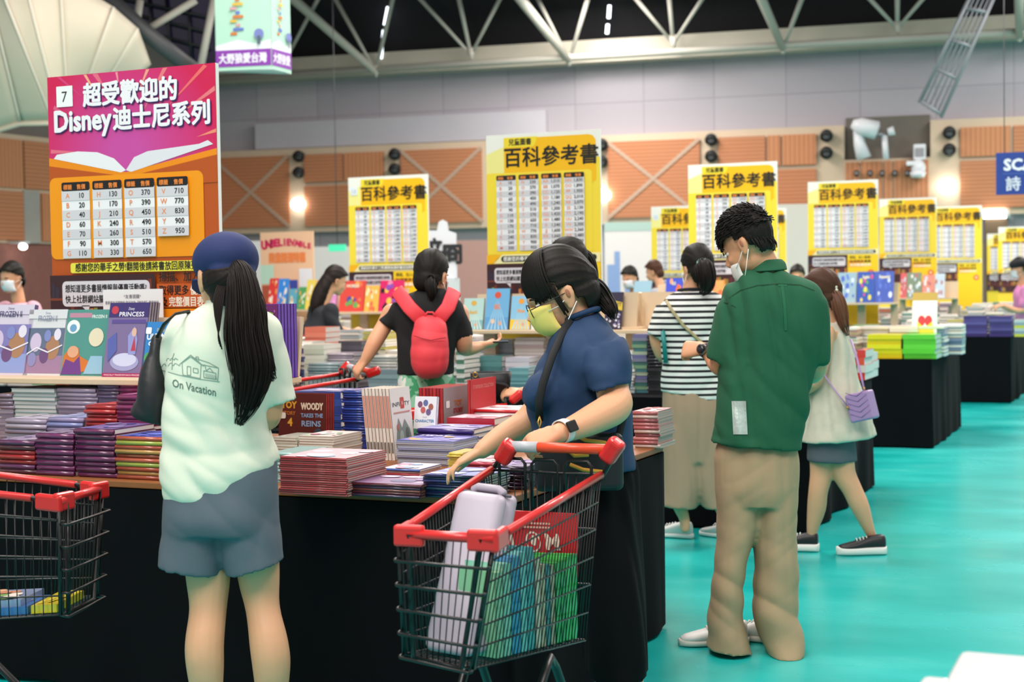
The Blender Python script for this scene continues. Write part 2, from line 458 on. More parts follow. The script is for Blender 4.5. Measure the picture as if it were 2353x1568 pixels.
# left return wall with timber panels and the stage shell
dc = (wpos(s_l, 0) - CAM).dot(fwd0)
A = P(500, 350, 1) - CAM; corner = wpos(wp(500, 350)[0], 0)
dL = 38 * .80
pl = P(-260, 300, dL); LA = V((corner.x, corner.y, 0)); LB = V((pl.x, pl.y, 0))
ldir = (LA - LB).normalized(); lnor = V((ldir.y, -ldir.x, 0))
LR = Matrix((ldir, -lnor, V((0, 0, 1)))).transposed()
def lp(x, y, off=0.):
    v = P(x, y, 1) - CAM; t_ = ((LB + lnor * off) - CAM).dot(lnor) / v.dot(lnor); p = CAM + v * t_
    return (p - LB).dot(ldir), p.z
def lpos(s, z, off=0.): return LB + ldir * s + lnor * off + V((0, 0, z))
Ll = (LA - LB).length
m = MB(); m.box(lpos(Ll / 2, 4.4, -.25), (Ll + .4, .5, 8.8), mat('left_wall', '#77706c', .8, var=.1, scale=1), LR); struct(m, 'wall_left')
zlt = lp(60, 315)[1]; zlb = lp(60, 560)[1]
m = MB(); m.box(lpos(Ll / 2, (zlt + zlb) / 2, .1), (Ll, .2, zlt - zlb), cream, LR); struct(m, 'trim_5')
zlm = lp(60, 440)[1]
for x0, x1, z0, z1, sl in ((-200, 33, zlm + .04, zlt - .12, slat_v), (38, 180, zlm + .04, zlt - .12, slat_h), (185, 500, zlm + .04, zlt - .12, slat_h), (-200, 33, zlb + .05, zlm - .04, slat_h), (76, 180, zlb + .05, zlm - .04, slat_v), (185, 500, zlb + .05, zlm - .04, slat_h)):
    s0, s1 = lp(x0, 400)[0], lp(x1, 400)[0]
    mb = MB(); mb.box((0, 0, 0), (s1 - s0, .08, z1 - z0), sl)
    o = tag(mb.build('wall_panel'), kind='structure'); o.matrix_world = Matrix.Translation(lpos((s0 + s1) / 2, (z0 + z1) / 2, .22)) @ LR.to_4x4()
m = MB(); m.box(lpos(lp(56, 500)[0], (zlb + zlm) / 2, .21), (lp(74, 500)[0] - lp(38, 500)[0], .06, zlm - zlb), mat('pier_grey', '#a19d97', .8, var=.1, scale=3), LR); struct(m, 'trim_6')
m = MB(); m.box(lpos(Ll / 2, zlb / 2, .06), (Ll, .12, zlb), mat('brick_red', '#8a5a52', .85, var=.2, scale=8), LR); struct(m, 'trim_7')
t = thing('down_lamp', 'small bright round lamp under the timber panels at the far left', 'lamp')
mb = MB(); q = lp(53, 567, .5); mb.ball(lpos(q[0], q[1], .5), ldir * .11, lnor * .06, V((0, 0, .07)), glow); mb.build('globe', t)
mb = MB(); mb.box(lpos(q[0], q[1] + .09, .4), (.3, .3, .04), wht, LR); mb.build('bracket', t)

# fan-shaped fabric stage shell
fab = mat('shell_fabric', '#d6cab8', .8, var=.06, scale=1.5)
seams = [((-260, 360), (-420, -60)), ((-90, 325), (-190, -60)), ((48, 284), (-35, -60)), ((124, 282), (-10, -60)), ((140, 284), (53, -60)), ((158, 286), (138, -60)), ((166, 288), (262, 17)), ((186, 290), (318, 66)), ((205, 292), (347, 148))]
t = thing('stage_shell', 'cream fan-shaped fabric shell over the stage, high at the left', 'canopy')
mb = MB(); rib = []
for i in range(len(seams) - 1):
    (la_, ta_), (lb_, tb_) = seams[i], seams[i + 1]
    g = []
    for k in range(7):
        f = k / 6; row = []
        for j in range(13):
            tt = j / 12
            x = (la_[0] + (lb_[0] - la_[0]) * f) * (1 - tt) + (ta_[0] + (tb_[0] - ta_[0]) * f) * tt
            y = (la_[1] + (lb_[1] - la_[1]) * f) * (1 - tt) + (ta_[1] + (tb_[1] - ta_[1]) * f) * tt
            u_ = (i + f) / 8
            d = 25.5 - 2.2 * math.sin(tt * 1.7) + .035 * math.sin(f * math.pi) * (.3 + tt) + 2.0 * (u_ - .4) ** 2 * 4
            row.append(P(x, y, d))
        g.append(row)
    vs = [p for r_ in g for p in r_]
    mb.add(vs, [(a_ * 13 + c, a_ * 13 + c + 1, (a_ + 1) * 13 + c + 1, (a_ + 1) * 13 + c) for a_ in range(6) for c in range(12)], fab, True)
    rib.append([p - fwd0 * .03 for p in g[0]])
sh = mb.build('fabric_skin', t); modded(sh, [('SOLIDIFY', dict(thickness=.03, offset=1))])
for r_ in rib[1:]:
    mb = MB(); mb.tube(r_, .022, mat('seam_white', '#e4dccf', .6), 6); mb.build('seam_rib', t)
mb = MB(); mb.tube([r_[0] for r_ in rib], .05, fab, 8); mb.build('edge_cable', t)

area('shell_fill_light', P(330, 420, 20), 2, 2, 190, (1, .86, .76), P(120, 120, 24))  # added fill light, aimed at the shell fabric to brighten it
# roof: dark deck, trusses of white pipe, glazing strip
m = MB(); roofm = mat('roof_deck', '#17161a', .9, var=.2, scale=.6)
q0 = wpos(s_l - 16, zbeam + .5, -.3); q1 = wpos(s_r + 3, zbeam + .5, -.3)
fw = fwd0 * 27; st = -fwd0 * 2.2 + V((0, 0, 4.2)); tp = -fw + V((0, 0, 8.5))
for o_, fl in ((V((0, 0, 0)), 1), (V((0, 0, .2)), -1)):
    m.add([q0 + o_, q1 + o_, q1 + st + o_, q0 + st + o_, q1 + tp + o_, q0 + tp + o_], [(0, 1, 2, 3)[::fl], (3, 2, 4, 5)[::fl]], roofm)
struct(m, 'ceiling')
pipe = mat('pipe_white', '#b8b3a9', .5)
TO = 1.0
def tq(x, y): s_, z_ = wp(x, y, TO); return wpos(s_, z_, TO)
t = thing('roof_truss', 'long white pipe roof truss running above the far wall', 'truss')
mb = MB(); mb.tube([tq(470, 182), tq(2560, 60)], .085, pipe, 10); mb.build('bottom_chord', t)
for nx, ny, ends in ((863, 165, ((668, 0, .15), (905, 0, .07), (800, 50, .06))), (1082, 126, ((965, 0, .06), (1055, 0, .07), (1150, 0, .06))), (1308, 140, ((1178, 0, .15), (1350, 0, .07), (1240, 12, .06))),
        (1547, 100, ((1457, 0, .06), (1535, 0, .07), (1612, 0, .06))), (1799, 112, ((1718, 0, .14), (1838, 0, .07))), (2062, 66, ((1990, 0, .06), (2055, 0, .07), (2115, 0, .06))), (2342, 84, ((2296, 0, .14), (2395, 0, .07))),
        (640, 168, ((560, 0, .06), (632, 0, .06), (735, 0, .06)))):
    for ex, ey, rr in ends:
        mb = MB(); x2 = nx + (ex - nx) * 1.5; y2 = ny + (ey - ny) * 1.5
        mb.tube([tq(nx, ny), tq(x2, y2) - fwd0 * (2.0 if rr > .1 else .4)], [rr * .62, rr], pipe, 10); mb.build('brace', t)
    mb = MB(); mb.tube([tq(nx, ny - 14), tq(nx + 1, ny + 12)], [.11, .04], pipe, 8); mb.build('node', t)
steel = mat('steel_dark', '#57575a', .5, metal=.3)
t = thing('ridge_beam', 'grey steel roof beam slanting down beside the stage shell', 'beam')
mb = MB(); mb.tube([P(200, -50, 27), P(335, 75, 27.5), P(450, 165, 28)], .16, steel, 10); mb.build('main_tube', t)
for a, e in (((322, 0), (311, 72)), ((450, 0), (325, 76)), ((493, -10), (462, 150))):
    mb = MB(); mb.tube([P(*a, 27.6), P(*e, 27.6)], .07, pipe, 8); mb.build('brace', t)
pm = mat('glazing_purple', '#1c1438', .15, var=.5, scale=.7)
m = MB()
m.add([P(180, -40, 31), P(500, -40, 31), P(500, 160, 31), P(430, 160, 31)], [(0, 1, 2, 3)], pm)
tag(m.build('window_1'), kind='structure')
m = MB()
for a, e in (((250, -10), (480, 40)), ((300, 30), (480, 75)), ((360, 80), (480, 112)), ((380, -20), (392, 120)), ((430, -20), (440, 140)), ((340, -20), (350, 90))):
    m.tube([P(*a, 30.9), P(*e, 30.9)], .03, blk, 6)
tag(m.build('window_frame'), kind='structure')
# bright gaps in the roof deck
for k, (a, e, la) in enumerate((((876, 8), (868, 50), 'long bright roof gap right of the hanging banner, upper piece'), ((866, 62), (864, 80), 'short bright roof gap right of the hanging banner, middle piece'), ((863, 88), (859, 128), 'long bright roof gap right of the hanging banner, lower piece'),
        ((1391, 4), (1389, 34), 'long bright roof gap above the tall yellow board'), ((1387, 48), (1385, 70), 'short bright roof gap above the tall yellow board'), ((1383, 88), (1382, 94), 'tiny bright roof gap above the tall yellow board'))):
    mb = MB(); mb.tube([tq(*a) - wnor * .5, tq(*e) - wnor * .5], .045, mat('sky_gap', '#eef6ff', .5, emit=3), 6)
    tag(mb.build('roof_light_gap'), la, 'skylight', 'bright gaps in the roof')
# lattice ladder from the recess up to the roof
t = thing('roof_ladder', 'grey steel lattice ladder slanting from the far wall up to the roof', 'ladder')
lad = mat('ladder_grey', '#9a9ca3', .5, metal=.3)
for k in range(6):
    f = k / 5
    mb = MB(); mb.tube([wq(2112 + 50 * f, 236 + 34 * f, 1.6), wq(2240 + 52 * f, -30 + 5 * f, 2.4)], .05 if k in (0, 5) else .02, lad, 6)
    mb.build('rail' if k in (0, 5) else 'guard_wire', t)
for f in (.02, .3, .55, .82):
    a = (2112 + 128 * f, 236 - 266 * f); e = (2162 + 130 * f, 270 - 295 * f)
    mb = MB(); mb.tube([wq(*a, 1.6 + .8 * f), wq(*e, 1.6 + .8 * f)], .045, lad, 6); mb.build('rung', t)

# hanging lantern banner
t = thing('hanging_banner', 'three-sided hanging banner with a purple foot and white lettering, top of the hall', 'banner')
bz = P(622, 158, 16).z
def bv(x, d, z): p = P(x, 100, d); return V((p.x, p.y, z))
p0, p1, p2 = bv(496, 16.12, bz), bv(623, 16.0, bz), bv(667, 16.38, bz)
H = V((0, 0, 1.5)); wb_ = mat('banner_white', '#d8e6e2', .5)
mb = MB(); mb.add([p0, p1, p2, p0 + H, p1 + H, p2 + H], [(0, 1, 4, 3), (1, 2, 5, 4), (2, 0, 3, 5), (2, 1, 0), (3, 4, 5)], wb_)
for o_, e_, tx in ((p0, p1, '大野狼愛台灣'), (p1, p2, '大野狼愛')):
    L = (e_ - o_).length; a_ = Art(mb, o_, (e_ - o_).normalized(), V((0, 0, 1)), .002, .004)
    a_.rect(0, 0, L, 1.4, '#b9e0cc'); a_.poly([(0, .16), (L * .3, .2), (L, .17), (L, .32), (L * .7, .28), (L * .4, .33), (0, .27)], '#eef2f4'); a_.rect(0, .04, L, .22, '#8f3fae')
    a_.text(tx, L * .06, .085, .115, '#f4eefa', width=L * .86, bold=.03)
    for k in range(9): a_.rect(L * (.28 + .05 * (k % 3)), .38 + .045 * k, L * (.40 + .06 * ((k * 2) % 3)), .41 + .045 * k, ('#d77a3a', '#6a79c9', '#d8a0a8', '#e2b94a')[k % 4])
    a_.disc(L * .8, .38, .055, '#7d84c4'); a_.rect(L * .77, .27, L * .83, .36, '#5a6478')
mb.build('printed_skin', t)
mb = MB(); mb.tube([p0, p1, p2], .008, wht, 6, closed=True); mb.build('foot_frame', t)
# blue board far right
t = thing('blue_board', 'dark blue hanging board with white lettering at the picture edge', 'sign')
d = 19; o_ = P(2289, 448, d); z1 = P(2289, 352, d).z
uv = wdir; mb = MB(); Wd = 1.1; Hh = z1 - o_.z
mb.box(o_ + uv * Wd / 2 + V((0, 0, Hh / 2)) - wnor * .02, (Wd, .04, Hh), mat('blue_board', '#1b3f97', .5), WR)
a_ = Art(mb, o_, uv, V((0, 0, 1)), .002, .002)
a_.text('SCAN', .1, Hh * .58, .2, '#f2f4fa', bold=.04); a_.rect(.08, Hh * .49, 1.05, Hh * .5, '#5f82c4'); a_.text('詩 作', .12, Hh * .12, .19, '#dfe6f5', bold=.02)
mb.build('board', t)
mb = MB()
for q in (.1, 1.0): mb.tube([o_ + uv * q + V((0, 0, Hh)), o_ + uv * q + V((0, 0, Hh + 2.5))], .006, steel, 5)
mb.build('hanging_wire', t)

# booths and partitions at the far end
def partition(name, x0, x1, ytop, d, col, label=None, dx=.3):
    a = P(x0, ytop, d); e = P(x1, ytop, d)
    mb = MB(); L = (e - a).length; c = (a + e) / 2
    Rm = Matrix((rgt0, fwd0, V((0, 0, 1)))).transposed()
    mb.box((c.x, c.y, c.z / 2), (V((e.x - a.x, e.y - a.y, 0)).length, dx, c.z), mat('part_' + col, col, .7), Rm)
    return mb, a, e
mb, a, e = partition('p', 1388, 1600, 512, 34, '#f1f0ee')
ar = Art(mb, V((a.x, a.y, 0)) - fwd0 * .15, rgt0, V((0, 0, 1)), .004, .004)
ar.rect(0, a.z - .2, 2.3, a.z, '#b9d8cf')
for u, w_, h_ in ((.05, .22, 1.9), (.22, .12, 2.2), (.45, .25, 1.7), (.75, .14, 1.5)): ar.rect(u, .8, u + w_, h_, '#8fb0e2')
tag(mb.build('booth_wall'), 'white booth wall with a pale green top edge and pale blue blocks, right of the tall board', 'booth')
mb, a, e = partition('p', 1785, 1860, 470, 35, '#d9d4cb'); tag(mb.build('booth_wall'), 'pale grey booth column between the middle yellow boards', 'booth')
mb, a, e = partition('p', 1036, 1125, 553, 33, '#b9938a'); tag(mb.build('booth_wall'), 'dusty pink brick booth wall left of the tall yellow board', 'booth')
mb, a, e = partition('p', 690, 1010, 566, 34.5, '#e4e2df'); tag(mb.build('booth_wall'), 'long white booth wall behind the small yellow board', 'booth')
mb, a, e = partition('p', 1600, 1790, 540, 35, '#e9e2da'); tag(mb.build('booth_wall'), 'cream booth wall hidden behind the green shirted man', 'booth')
mb, a, e = partition('p', 1860, 2600, 560, 35, '#d8c3ab'); tag(mb.build('booth_wall'), 'long beige booth wall behind the yellow boards at the far end', 'booth')
mb, a, e = partition('p', 496, 610, 555, 33, '#ddd8d6'); tag(mb.build('booth_wall'), 'white booth wall behind the woman in the cap', 'booth')
# white building-shaped standee with black strokes
t = thing('building_standee', 'white building-shaped standee with black painted strokes behind the black-shirted woman', 'standee')
d = 18.3; mb = MB(); q = [(980, 640), (980, 530), (1004, 530), (1008, 510), (1017, 505), (1027, 510), (1030, 530), (1048, 536), (1050, 640)]
fr = [P(x, y, d) for x, y in q]; bk = [p + fwd0 * .12 for p in fr]; n_ = len(q)
mb.add(fr + bk, [tuple(reversed(range(n_))), tuple(n_ + i for i in range(n_))] + [(i, (i + 1) % n_, n_ + (i + 1) % n_, n_ + i) for i in range(n_)], wht)
o_ = P(980, 640, d); ar = Art(mb, o_ - fwd0 * .0, rgt0, V((0, 0, 1)), .004, .004)
ar.text('立', .02, .32, .2, '#16181c', bold=.06); ar.text('冏', .22, .2, .26, '#16181c', bold=.05)
mb.build('board', t)
pb_ = P(1015, 640, d); mb = MB(); mb.box((pb_.x, pb_.y + .05, pb_.z / 2), (.3, .3, pb_.z), wht); mb.build('base', t)
t = thing('exit_sign', 'small green exit sign glowing above the booths beyond the small yellow board', 'sign')
mb = MB(); o_ = P(775, 570, 30); mb.box(o_, (.36, .06, .14), mat('exit_green', '#3fbf93', .5, emit=.7), WR); mb.build('light_box', t)
mb = MB(); mb.tube([o_ + V((0, 0, .07)), o_ + V((0, 0, 6.5))], .01, steel, 6); mb.build('hanger', t)
# ------------------------------------------------------------------ tables, shelves, price boards
TZ = .77
XR = -1.87                      # aisle-side ends of all table blocks
cloth = mat('black_cloth', '#07090d', .9, var=.25, scale=6, bump=.15, spec=.12)
wood = mat('table_wood', '#8a5228', .5, var=.2, scale=14)
ply = mat('birch_ply', '#d8bf9f', .5, var=.08, scale=9)
def table_block(x0, x1, y0, y1, label, z=TZ, seed=0, near=False):
    t = thing('display_table', label, 'table', ((x0 + x1) / 2, (y0 + y1) / 2, 0), 'cloth-skirted book tables')
    hx, hy = (x1 - x0) / 2, (y1 - y0) / 2
    mb = MB(); mb.box((0, 0, z - .0125), (2 * hx, 2 * hy, .025), wood if near else cloth); bevel(mb.build('table_top', t), .004)
    # skirt: vertical folds along the perimeter, a little wider at the foot
    rnd = random.Random(seed)
    pts = []
    per = [(-hx, -hy), (hx, -hy), (hx, hy), (-hx, hy)]
    for k in range(4):
        a, b = V(per[k]), V(per[(k + 1) % 4]); L = (b - a).length; nrm = V(((b - a).y, -(b - a).x)).normalized()
        n_ = max(8, int(L / .035))
        for i in range(n_): pts.append((a + (b - a) * (i / n_), nrm, min(i, n_ - i) / n_ * L))
    zs = [z - .026 if near else z + .001, z - .06, z - .2, z - .4, z - .6, .015]
    vs = []
    for zi in zs:
        f = (z - zi) / z
        for i, (p, nrm, e) in enumerate(pts):
            w = noise.noise(V((p.x * 2.6 + seed, p.y * 2.6, zi * .5))) * .035 * f + math.sin(i * .55 + 2.5 * noise.noise(V((i * .05, seed, zi * .8)))) * .010 * f * min(1, e / .1)
            q = p + nrm * (w + .005 + .012 * f)
            vs.append((q.x, q.y, zi))
    N = len(pts)
    mb = MB(); mb.add(vs, [(r_ * N + i, r_ * N + (i + 1) % N, (r_ + 1) * N + (i + 1) % N, (r_ + 1) * N + i) for r_ in range(len(zs) - 1) for i in range(N)], cloth, True)
    mb.build('cloth_skirt', t)
    return t
ROWS = [(4.28, 5.92), (8.42, 10.5), (13.0, 14.9), (18.0, 19.9), (22.4, 24.2), (27, 28.8)]
XRS = [-1.912, -1.86, -1.8, -1.6, -1.6, -1.6]
nm = ['wide table under a black cloth behind the woman in the mint shirt', 'table under a black cloth facing the woman with the red backpack', 'table under a black cloth carrying yellow and green paper packs', 'table under a black cloth with dark purple stacks, beyond the yellow packs', 'far table under a black cloth behind the small yellow boards', 'last table under a black cloth in front of the far booths']
for k, (y0, y1) in enumerate(ROWS):
    table_block(-8.5 if k < 1 else -8.25 if k < 2 else -12 - k, XRS[k], y0, y1, nm[k], TZ, k * 3.1, k == 0)

def shelf(x0, x1, Y, z, label, dep=.3, zt=TZ, posts=None):
    t = thing('display_shelf', label, 'shelf', ((x0 + x1) / 2, Y, zt), 'plywood shelves standing on the tables')
    L = x1 - x0; h = z - zt
    mb = MB(); mb.box((0, -dep * .2, h - .012), (L, dep, .024), ply); bevel(mb.build('plank', t), .004)
    mb = MB(); mb.box((0, .085, h + .12), (L, .018, .24), ply, Matrix.Rotation(R(-10), 3, 'X')); mb.build('backboard', t)
    for s_ in posts or [-.45, 0, .45]:
        mb = MB(); mb.box((s_ * L, .055, (h - .024) / 2), (.09, .05, h - .024), ply); mb.build('post', t)
    return t
SHZ = 1.1
x_a = gy(-120, 868, 5.0).x; x_b = gy(672, 850, 5.0).x
shelf(x_a, x_b, 4.98, SHZ, 'long plywood shelf of animation picture books below the pink board', posts=[-.45, -.1, .28])
shelf(gy(1085, 757, 9.2).x, gy(1545, 757, 9.2).x, 9.2, 1.155, 'plywood shelf of blue picture books below the tall yellow board', posts=[-.42, -.1, .3])
shelf(gy(735, 718, 13.8).x, gy(930, 718, 13.8).x, 13.8, 1.2, 'plywood shelf of red and pink books below the small yellow board')
shelf(gy(1895, 685, 18.3).x, gy(2062, 685, 18.3).x, 18.3, 1.18, 'plywood shelf of blue English books behind the girl in the pale dress')
shelf(gy(2066, 676, 22.65).x, gy(2200, 676, 22.65).x, 22.65, 1.18, 'plywood shelf of small mixed books below the third yellow board of the aisle row')
shelf(gy(608, 692, 15.6).x, gy(730, 692, 15.6).x, 15.6, 1.2, 'plywood shelf of red and blue books below the peach poster board')
shelf(gy(1505, 690, 13.7).x, gy(1660, 690, 13.7).x, 13.7, 1.2, 'plywood shelf behind the striped shirt')

PINK_ROWS = [list(zip('ABCDEFG', (10, 20, 40, 60, 70, 90, 110))), list(zip('HIJKLMN', (130, 170, 210, 240, 260, 300, 330))), list(zip('OPQRSTU', (370, 390, 450, 490, 510, 570, 650))), list(zip('VWXYZ', (710, 770, 830, 900, 950)))]
big = '1010 1070 1120 1180 1240 1300 1420 1480 1540 1600 1660 1710 1770 1830 1890 1950 2010 2070 2130 2190 2240 2300 2360 2480 2600 2720'.split()
sm = '10 20 40 60 70 90 110 130 170 210 240 260 300 330 370 390 450 490 510 570 650 710 770 830 900 950'.split()
AL = 'ABCDEFGHIJKLMNOPQRSTUVWXYZ'
YROWS = [list(zip(AL[:13], sm[:13])), list(zip(AL[13:], sm[13:])), [(a * 2, b[0] + ',' + b[1:]) for a, b in zip(AL[:13], big[:13])], [(a * 2, b[0] + ',' + b[1:]) for a, b in zip(AL[13:], big[13:])]]
def price_table(a, cols, T, v0, hdr, rowh, rows, txt, lsize):
    """a: art in units of the board width, v downwards via T"""
    for (u0, u1), rw in zip(cols, rows):
        n_ = len(rw)
        a.rrect(u0, T(v0 + hdr + rowh * n_), u1, T(v0), .012, '#f1eff4')
        a.rrect(u0, T(v0 + hdr), u1, T(v0), .010, '#141216')
        w = u1 - u0
        a.text('標籤', u0 + w * .22, T(v0 + hdr * .78), hdr * .62, '#f28a3c', align='c', bold=.02); a.text('售價', u0 + w * .7, T(v0 + hdr * .78), hdr * .62, '#f28a3c', align='c', bold=.02, up_=False)
        a.k += 1
        for i in range(0, n_, 2): a.rect(u0, T(v0 + hdr + rowh * (i + 1)), u1, T(v0 + hdr + rowh * i), '#d5d2d9', False)
        a.k += 1
        for i, (l, p) in enumerate(rw):
            vb = T(v0 + hdr + rowh * (i + .74))
            a.text(l, u0 + w * .22, vb, lsize, '#f08a50', align='c', up_=False, off=.01)
            a.text(str(p), u0 + w * .72, vb, lsize, '#17151b', align='c', up_=False, off=.018)
def shelf_art(a, T, u0, u1, v0, v1, tx1, tx2):
    a.rect(u0, T(v1), u1, T(v0), '#3a1a20')
    rnd = random.Random(3); a.k += 1
    for r_ in range(3):
        vv0 = v0 + .02 + (v1 - v0) / 3 * r_; vv1 = v0 + (v1 - v0) / 3 * (r_ + 1) - .012
        a.rect(u0, T(vv1 + .012), u1, T(vv1), '#7d3a22', False)
        u = u0 + .012
        while u < u1 - .03:
            w = rnd.uniform(.014, .03); h = rnd.uniform(.55, .95) * (vv1 - vv0)
            if rnd.random() < .85: a.rect(u, T(vv1), u + w, T(vv1 - h), rnd.choice(['#6b1f26', '#74301f', '#2a2438', '#7a5a86', '#8a8b3a', '#c9803c', '#4a1420', '#33283c', '#56282f']), False)
            u += w + .003
    L = u1 - u0
    a.rrect(u0 + L * .12, T(v0 + .155), u0 + L * .95, T(v0 + .03), .025, '#dcd7df')
    a.poly([(u0 + L * .3, T(v0 + .15)), (u0 + L * .38, T(v0 + .15)), (u0 + L * .37, T(v0 + .19))], '#dcd7df', False)
    a.text(tx1, u0 + L * .15, T(v0 + .082), .042, '#1b171c', width=L * .77, bold=.02); a.text(tx2, u0 + L * .15, T(v0 + .135), .042, '#1b171c', width=L * .6, bold=.02, up_=False)
TX1, TX2 = '想知道更多書展情報與優惠活動嗎?', '快上社群網站關注我們喔!'
TX3 = '感謝您的舉手之勞!翻閱後請將書放回原陳列展區'
edge = mat('foam_edge', '#f3f1ee', .6)

def board_frame(name, label, xl, xr, ytl, ytr, Y, zb=TZ):
    """the board's lower corner, width and height from its place on the plane at Y"""
    a = gy(xl, ytl, Y); e = gy(xr, ytr, Y)
    W_ = e.x - a.x; Ht = (a.z + e.z) / 2 - zb
    t = thing(name, label, 'sign', (a.x, Y, zb), 'price boards standing on the tables')
    return t, W_, Ht
# pink board
t, Wd, Hh = board_frame('price_board', 'tall pink and orange price board number 7 behind the picture books', 109, 495, 175, 148, 5.24)
pk = mat('pink_print', '#d2175c', .45); nt = pk.node_tree; b = nt.nodes['Principled BSDF']
tc = nt.nodes.new('ShaderNodeTexCoord'); gr = nt.nodes.new('ShaderNodeVectorMath'); gr.operation = 'DISTANCE'; gr.inputs[1].default_value = (Wd * .47, 0, Hh - Wd * .42)
rp = nt.nodes.new('ShaderNodeValToRGB'); rp.color_ramp.elements[0].position = .08; rp.color_ramp.elements[0].color = (*lin('#c94aa2'), 1); rp.color_ramp.elements[1].position = .5; rp.color_ramp.elements[1].color = (*lin('#d4134f'), 1)
nt.links.new(tc.outputs['Object'], gr.inputs[0]); nt.links.new(gr.outputs['Value'], rp.inputs[0]); nt.links.new(rp.outputs[0], b.inputs['Base Color'])
mb = MB(); mb.box((Wd / 2, .012, Hh / 2), (Wd, .022, Hh), edge)
a = Art(mb, (0, 0, Hh), (Wd, 0, 0), (0, 0, Wd), .0005, .0012)
T = lambda v: -v
Hv = Hh / Wd
a.rect(0, -Hv, 1, 0, '#b9500f')
a.rect(0, -.50, 1, 0, pk)
a.k += 1
for an, l0, l1, w, c in ((62, .2, .52, .03, '#e8787e'), (75, .28, .55, .02, '#f0a08a'), (95, .3, .5, .014, '#ef8f9b'), (108, .3, .56, .035, '#e66c84'), (118, .25, .5, .02, '#f2ad8e'), (130, .35, .62, .03, '#d8407a'), (40, .3, .62, .03, '#ee6a68'), (28, .32, .6, .025, '#e8787e'), (150, .3, .5, .02, '#df5b85'), (8, .42, .6, .018, '#f08a72'), (176, .22, .46, .02, '#e66c84')):
    ca, sa = math.cos(R(an)), math.sin(R(an)); cx, cy = .47, -.40
    p0 = (cx + ca * l0, cy + sa * l0); p1 = (cx + ca * l1, cy + sa * l1)
    q = [(p0[0], p0[1]), (p1[0] - sa * w / 2, p1[1] + ca * w / 2), (p1[0] + sa * w / 2, p1[1] - ca * w / 2)]
    q = [(min(max(u, .002), .998), min(v, -.003)) for u, v in q]
    a.poly(list(reversed(q)), c, False)
# the open book
a.poly([(0, -.53), (.47, -.53), (.47, -.49), (0, -.40)], '#f08c00'); a.poly([(.47, -.53), (1, -.53), (1, -.40), (.47, -.49)], '#f08c00', False)
a.poly([(0, -.55), (.9, -.55), (.97, -.45), (1, -.41), (1, -.9), (0, -.9)], '#b9500f') if False else None
a.poly([(.03, -.405), (.05, -.385), (.18, -.375), (.30, -.385), (.40, -.42), (.47, -.48), (.44, -.49)], '#eceaf0'); a.poly([(.47, -.48), (.52, -.42), (.60, -.395), (.75, -.385), (.90, -.375), (.95, -.36), (.98, -.38), (.50, -.49)], '#e2dfe8', False)
a.poly([(0, -.44), (.40, -.5), (.40, -.56), (0, -.56)], '#b9500f'); a.poly([(.56, -.5), (1, -.43), (1, -.56), (.56, -.56)], '#b9500f', False)
a.rrect(.0, -.905, .92, -.50, .035, '#f59700')
a.rrect(.058, -.152, .158, -.05, .002, '#f4f2f5'); a.text('7', .108, -.128, .075, '#20242c', align='c')
for dx, dv, c in ((.006, -.006, '#3a1d5e'), (0, 0, '#f1edf3')):
    a.text('超受歡迎的', .225 + dx, -.148 + dv, .12, c, width=.555, bold=.036)
    a.text('Disney', .045 + dx, -.272 + dv, .145, c, width=.345, bold=.034, up_=False); a.text('迪士尼系列', .405 + dx, -.272 + dv, .12, c, width=.56, bold=.036, up_=False)
price_table(a, ((.077, .25), (.27, .447), (.465, .643), (.66, .84)), T, .525, .044, .0475, PINK_ROWS, None, .036)
a.rrect(.13, -.975, .985, -.925, .012, '#ece04a'); a.text(TX3, .16, -.965, .045, '#1c1a12', width=.80, bold=.02)
shelf_art(a, T, .0, .64, .985, 1.36, TX1, TX2)
a.rect(.65, -1.15, 1, -1.035, '#c4571a')
a.text('掃描、加入會員', .665, -1.02, .05, '#1c120c', width=.33, bold=.02); a.text('取得更多', .665, -1.085, .05, '#1c120c', bold=.02, width=.17, up_=False); a.text('優惠資訊', .845, -1.085, .05, '#f4ead8', bold=.02, width=.15, up_=False); a.text('及', .665, -1.14, .05, '#1c120c', bold=.02, up_=False); a.text('完整價目表', .72, -1.14, .05, '#f4ead8', bold=.02, width=.2, up_=False)
a.rect(.65, -Hv, 1, -1.155, '#f28f10')
a.disc(.92, -1.24, .04, '#d8261c'); a.line([(.91, -1.2), (.885, -1.165)], .008, '#5a2c14')
mb.build('printed_panel', t)
mb = MB(); mb.box((Wd / 2, .03, .06), (Wd * .7, .12, .12), edge); mb.build('foot', t)
# small white notice standing in front of the pink board
t2 = thing('paper_notice', 'white paper notice with small grey lines behind the princess picture book', 'notice', gy(230, 760, 5.16))
a0 = gy(229, 760, 5.16); a1 = gy(364, 664, 5.16); wN, hN = a1.x - a0.x, a1.z - a0.z + .3
t2.location = (a0.x, 5.19, SHZ - .1)
hN = a1.z - SHZ + .1
mb = MB(); mb.box((wN / 2, 0, hN / 2), (wN, .004, hN), mat('paper', '#efeff2', .6)); a = Art(mb, (0, -.002, hN), (wN, 0, 0), (0, 0, wN), .0005, .001)
a.text('*友善提醒*', .5, -.12, .06, '#50505a', align='c'); a.text('書展僅為可閱物件,恕不列為【贈當書】購買條件', .04, -.2, .05, '#50505a', width=.9); a.text('(圖書可另一般自行購買即可)', .25, -.28, .05, '#50505a', width=.5)
mb.build('printed_sheet', t2)
mb = MB(); mb.box((wN / 2, .008, .05), (wN * .3, .012, .1), mat('clear_holder', '#d7dbe0', .2)); mb.build('holder', t2)

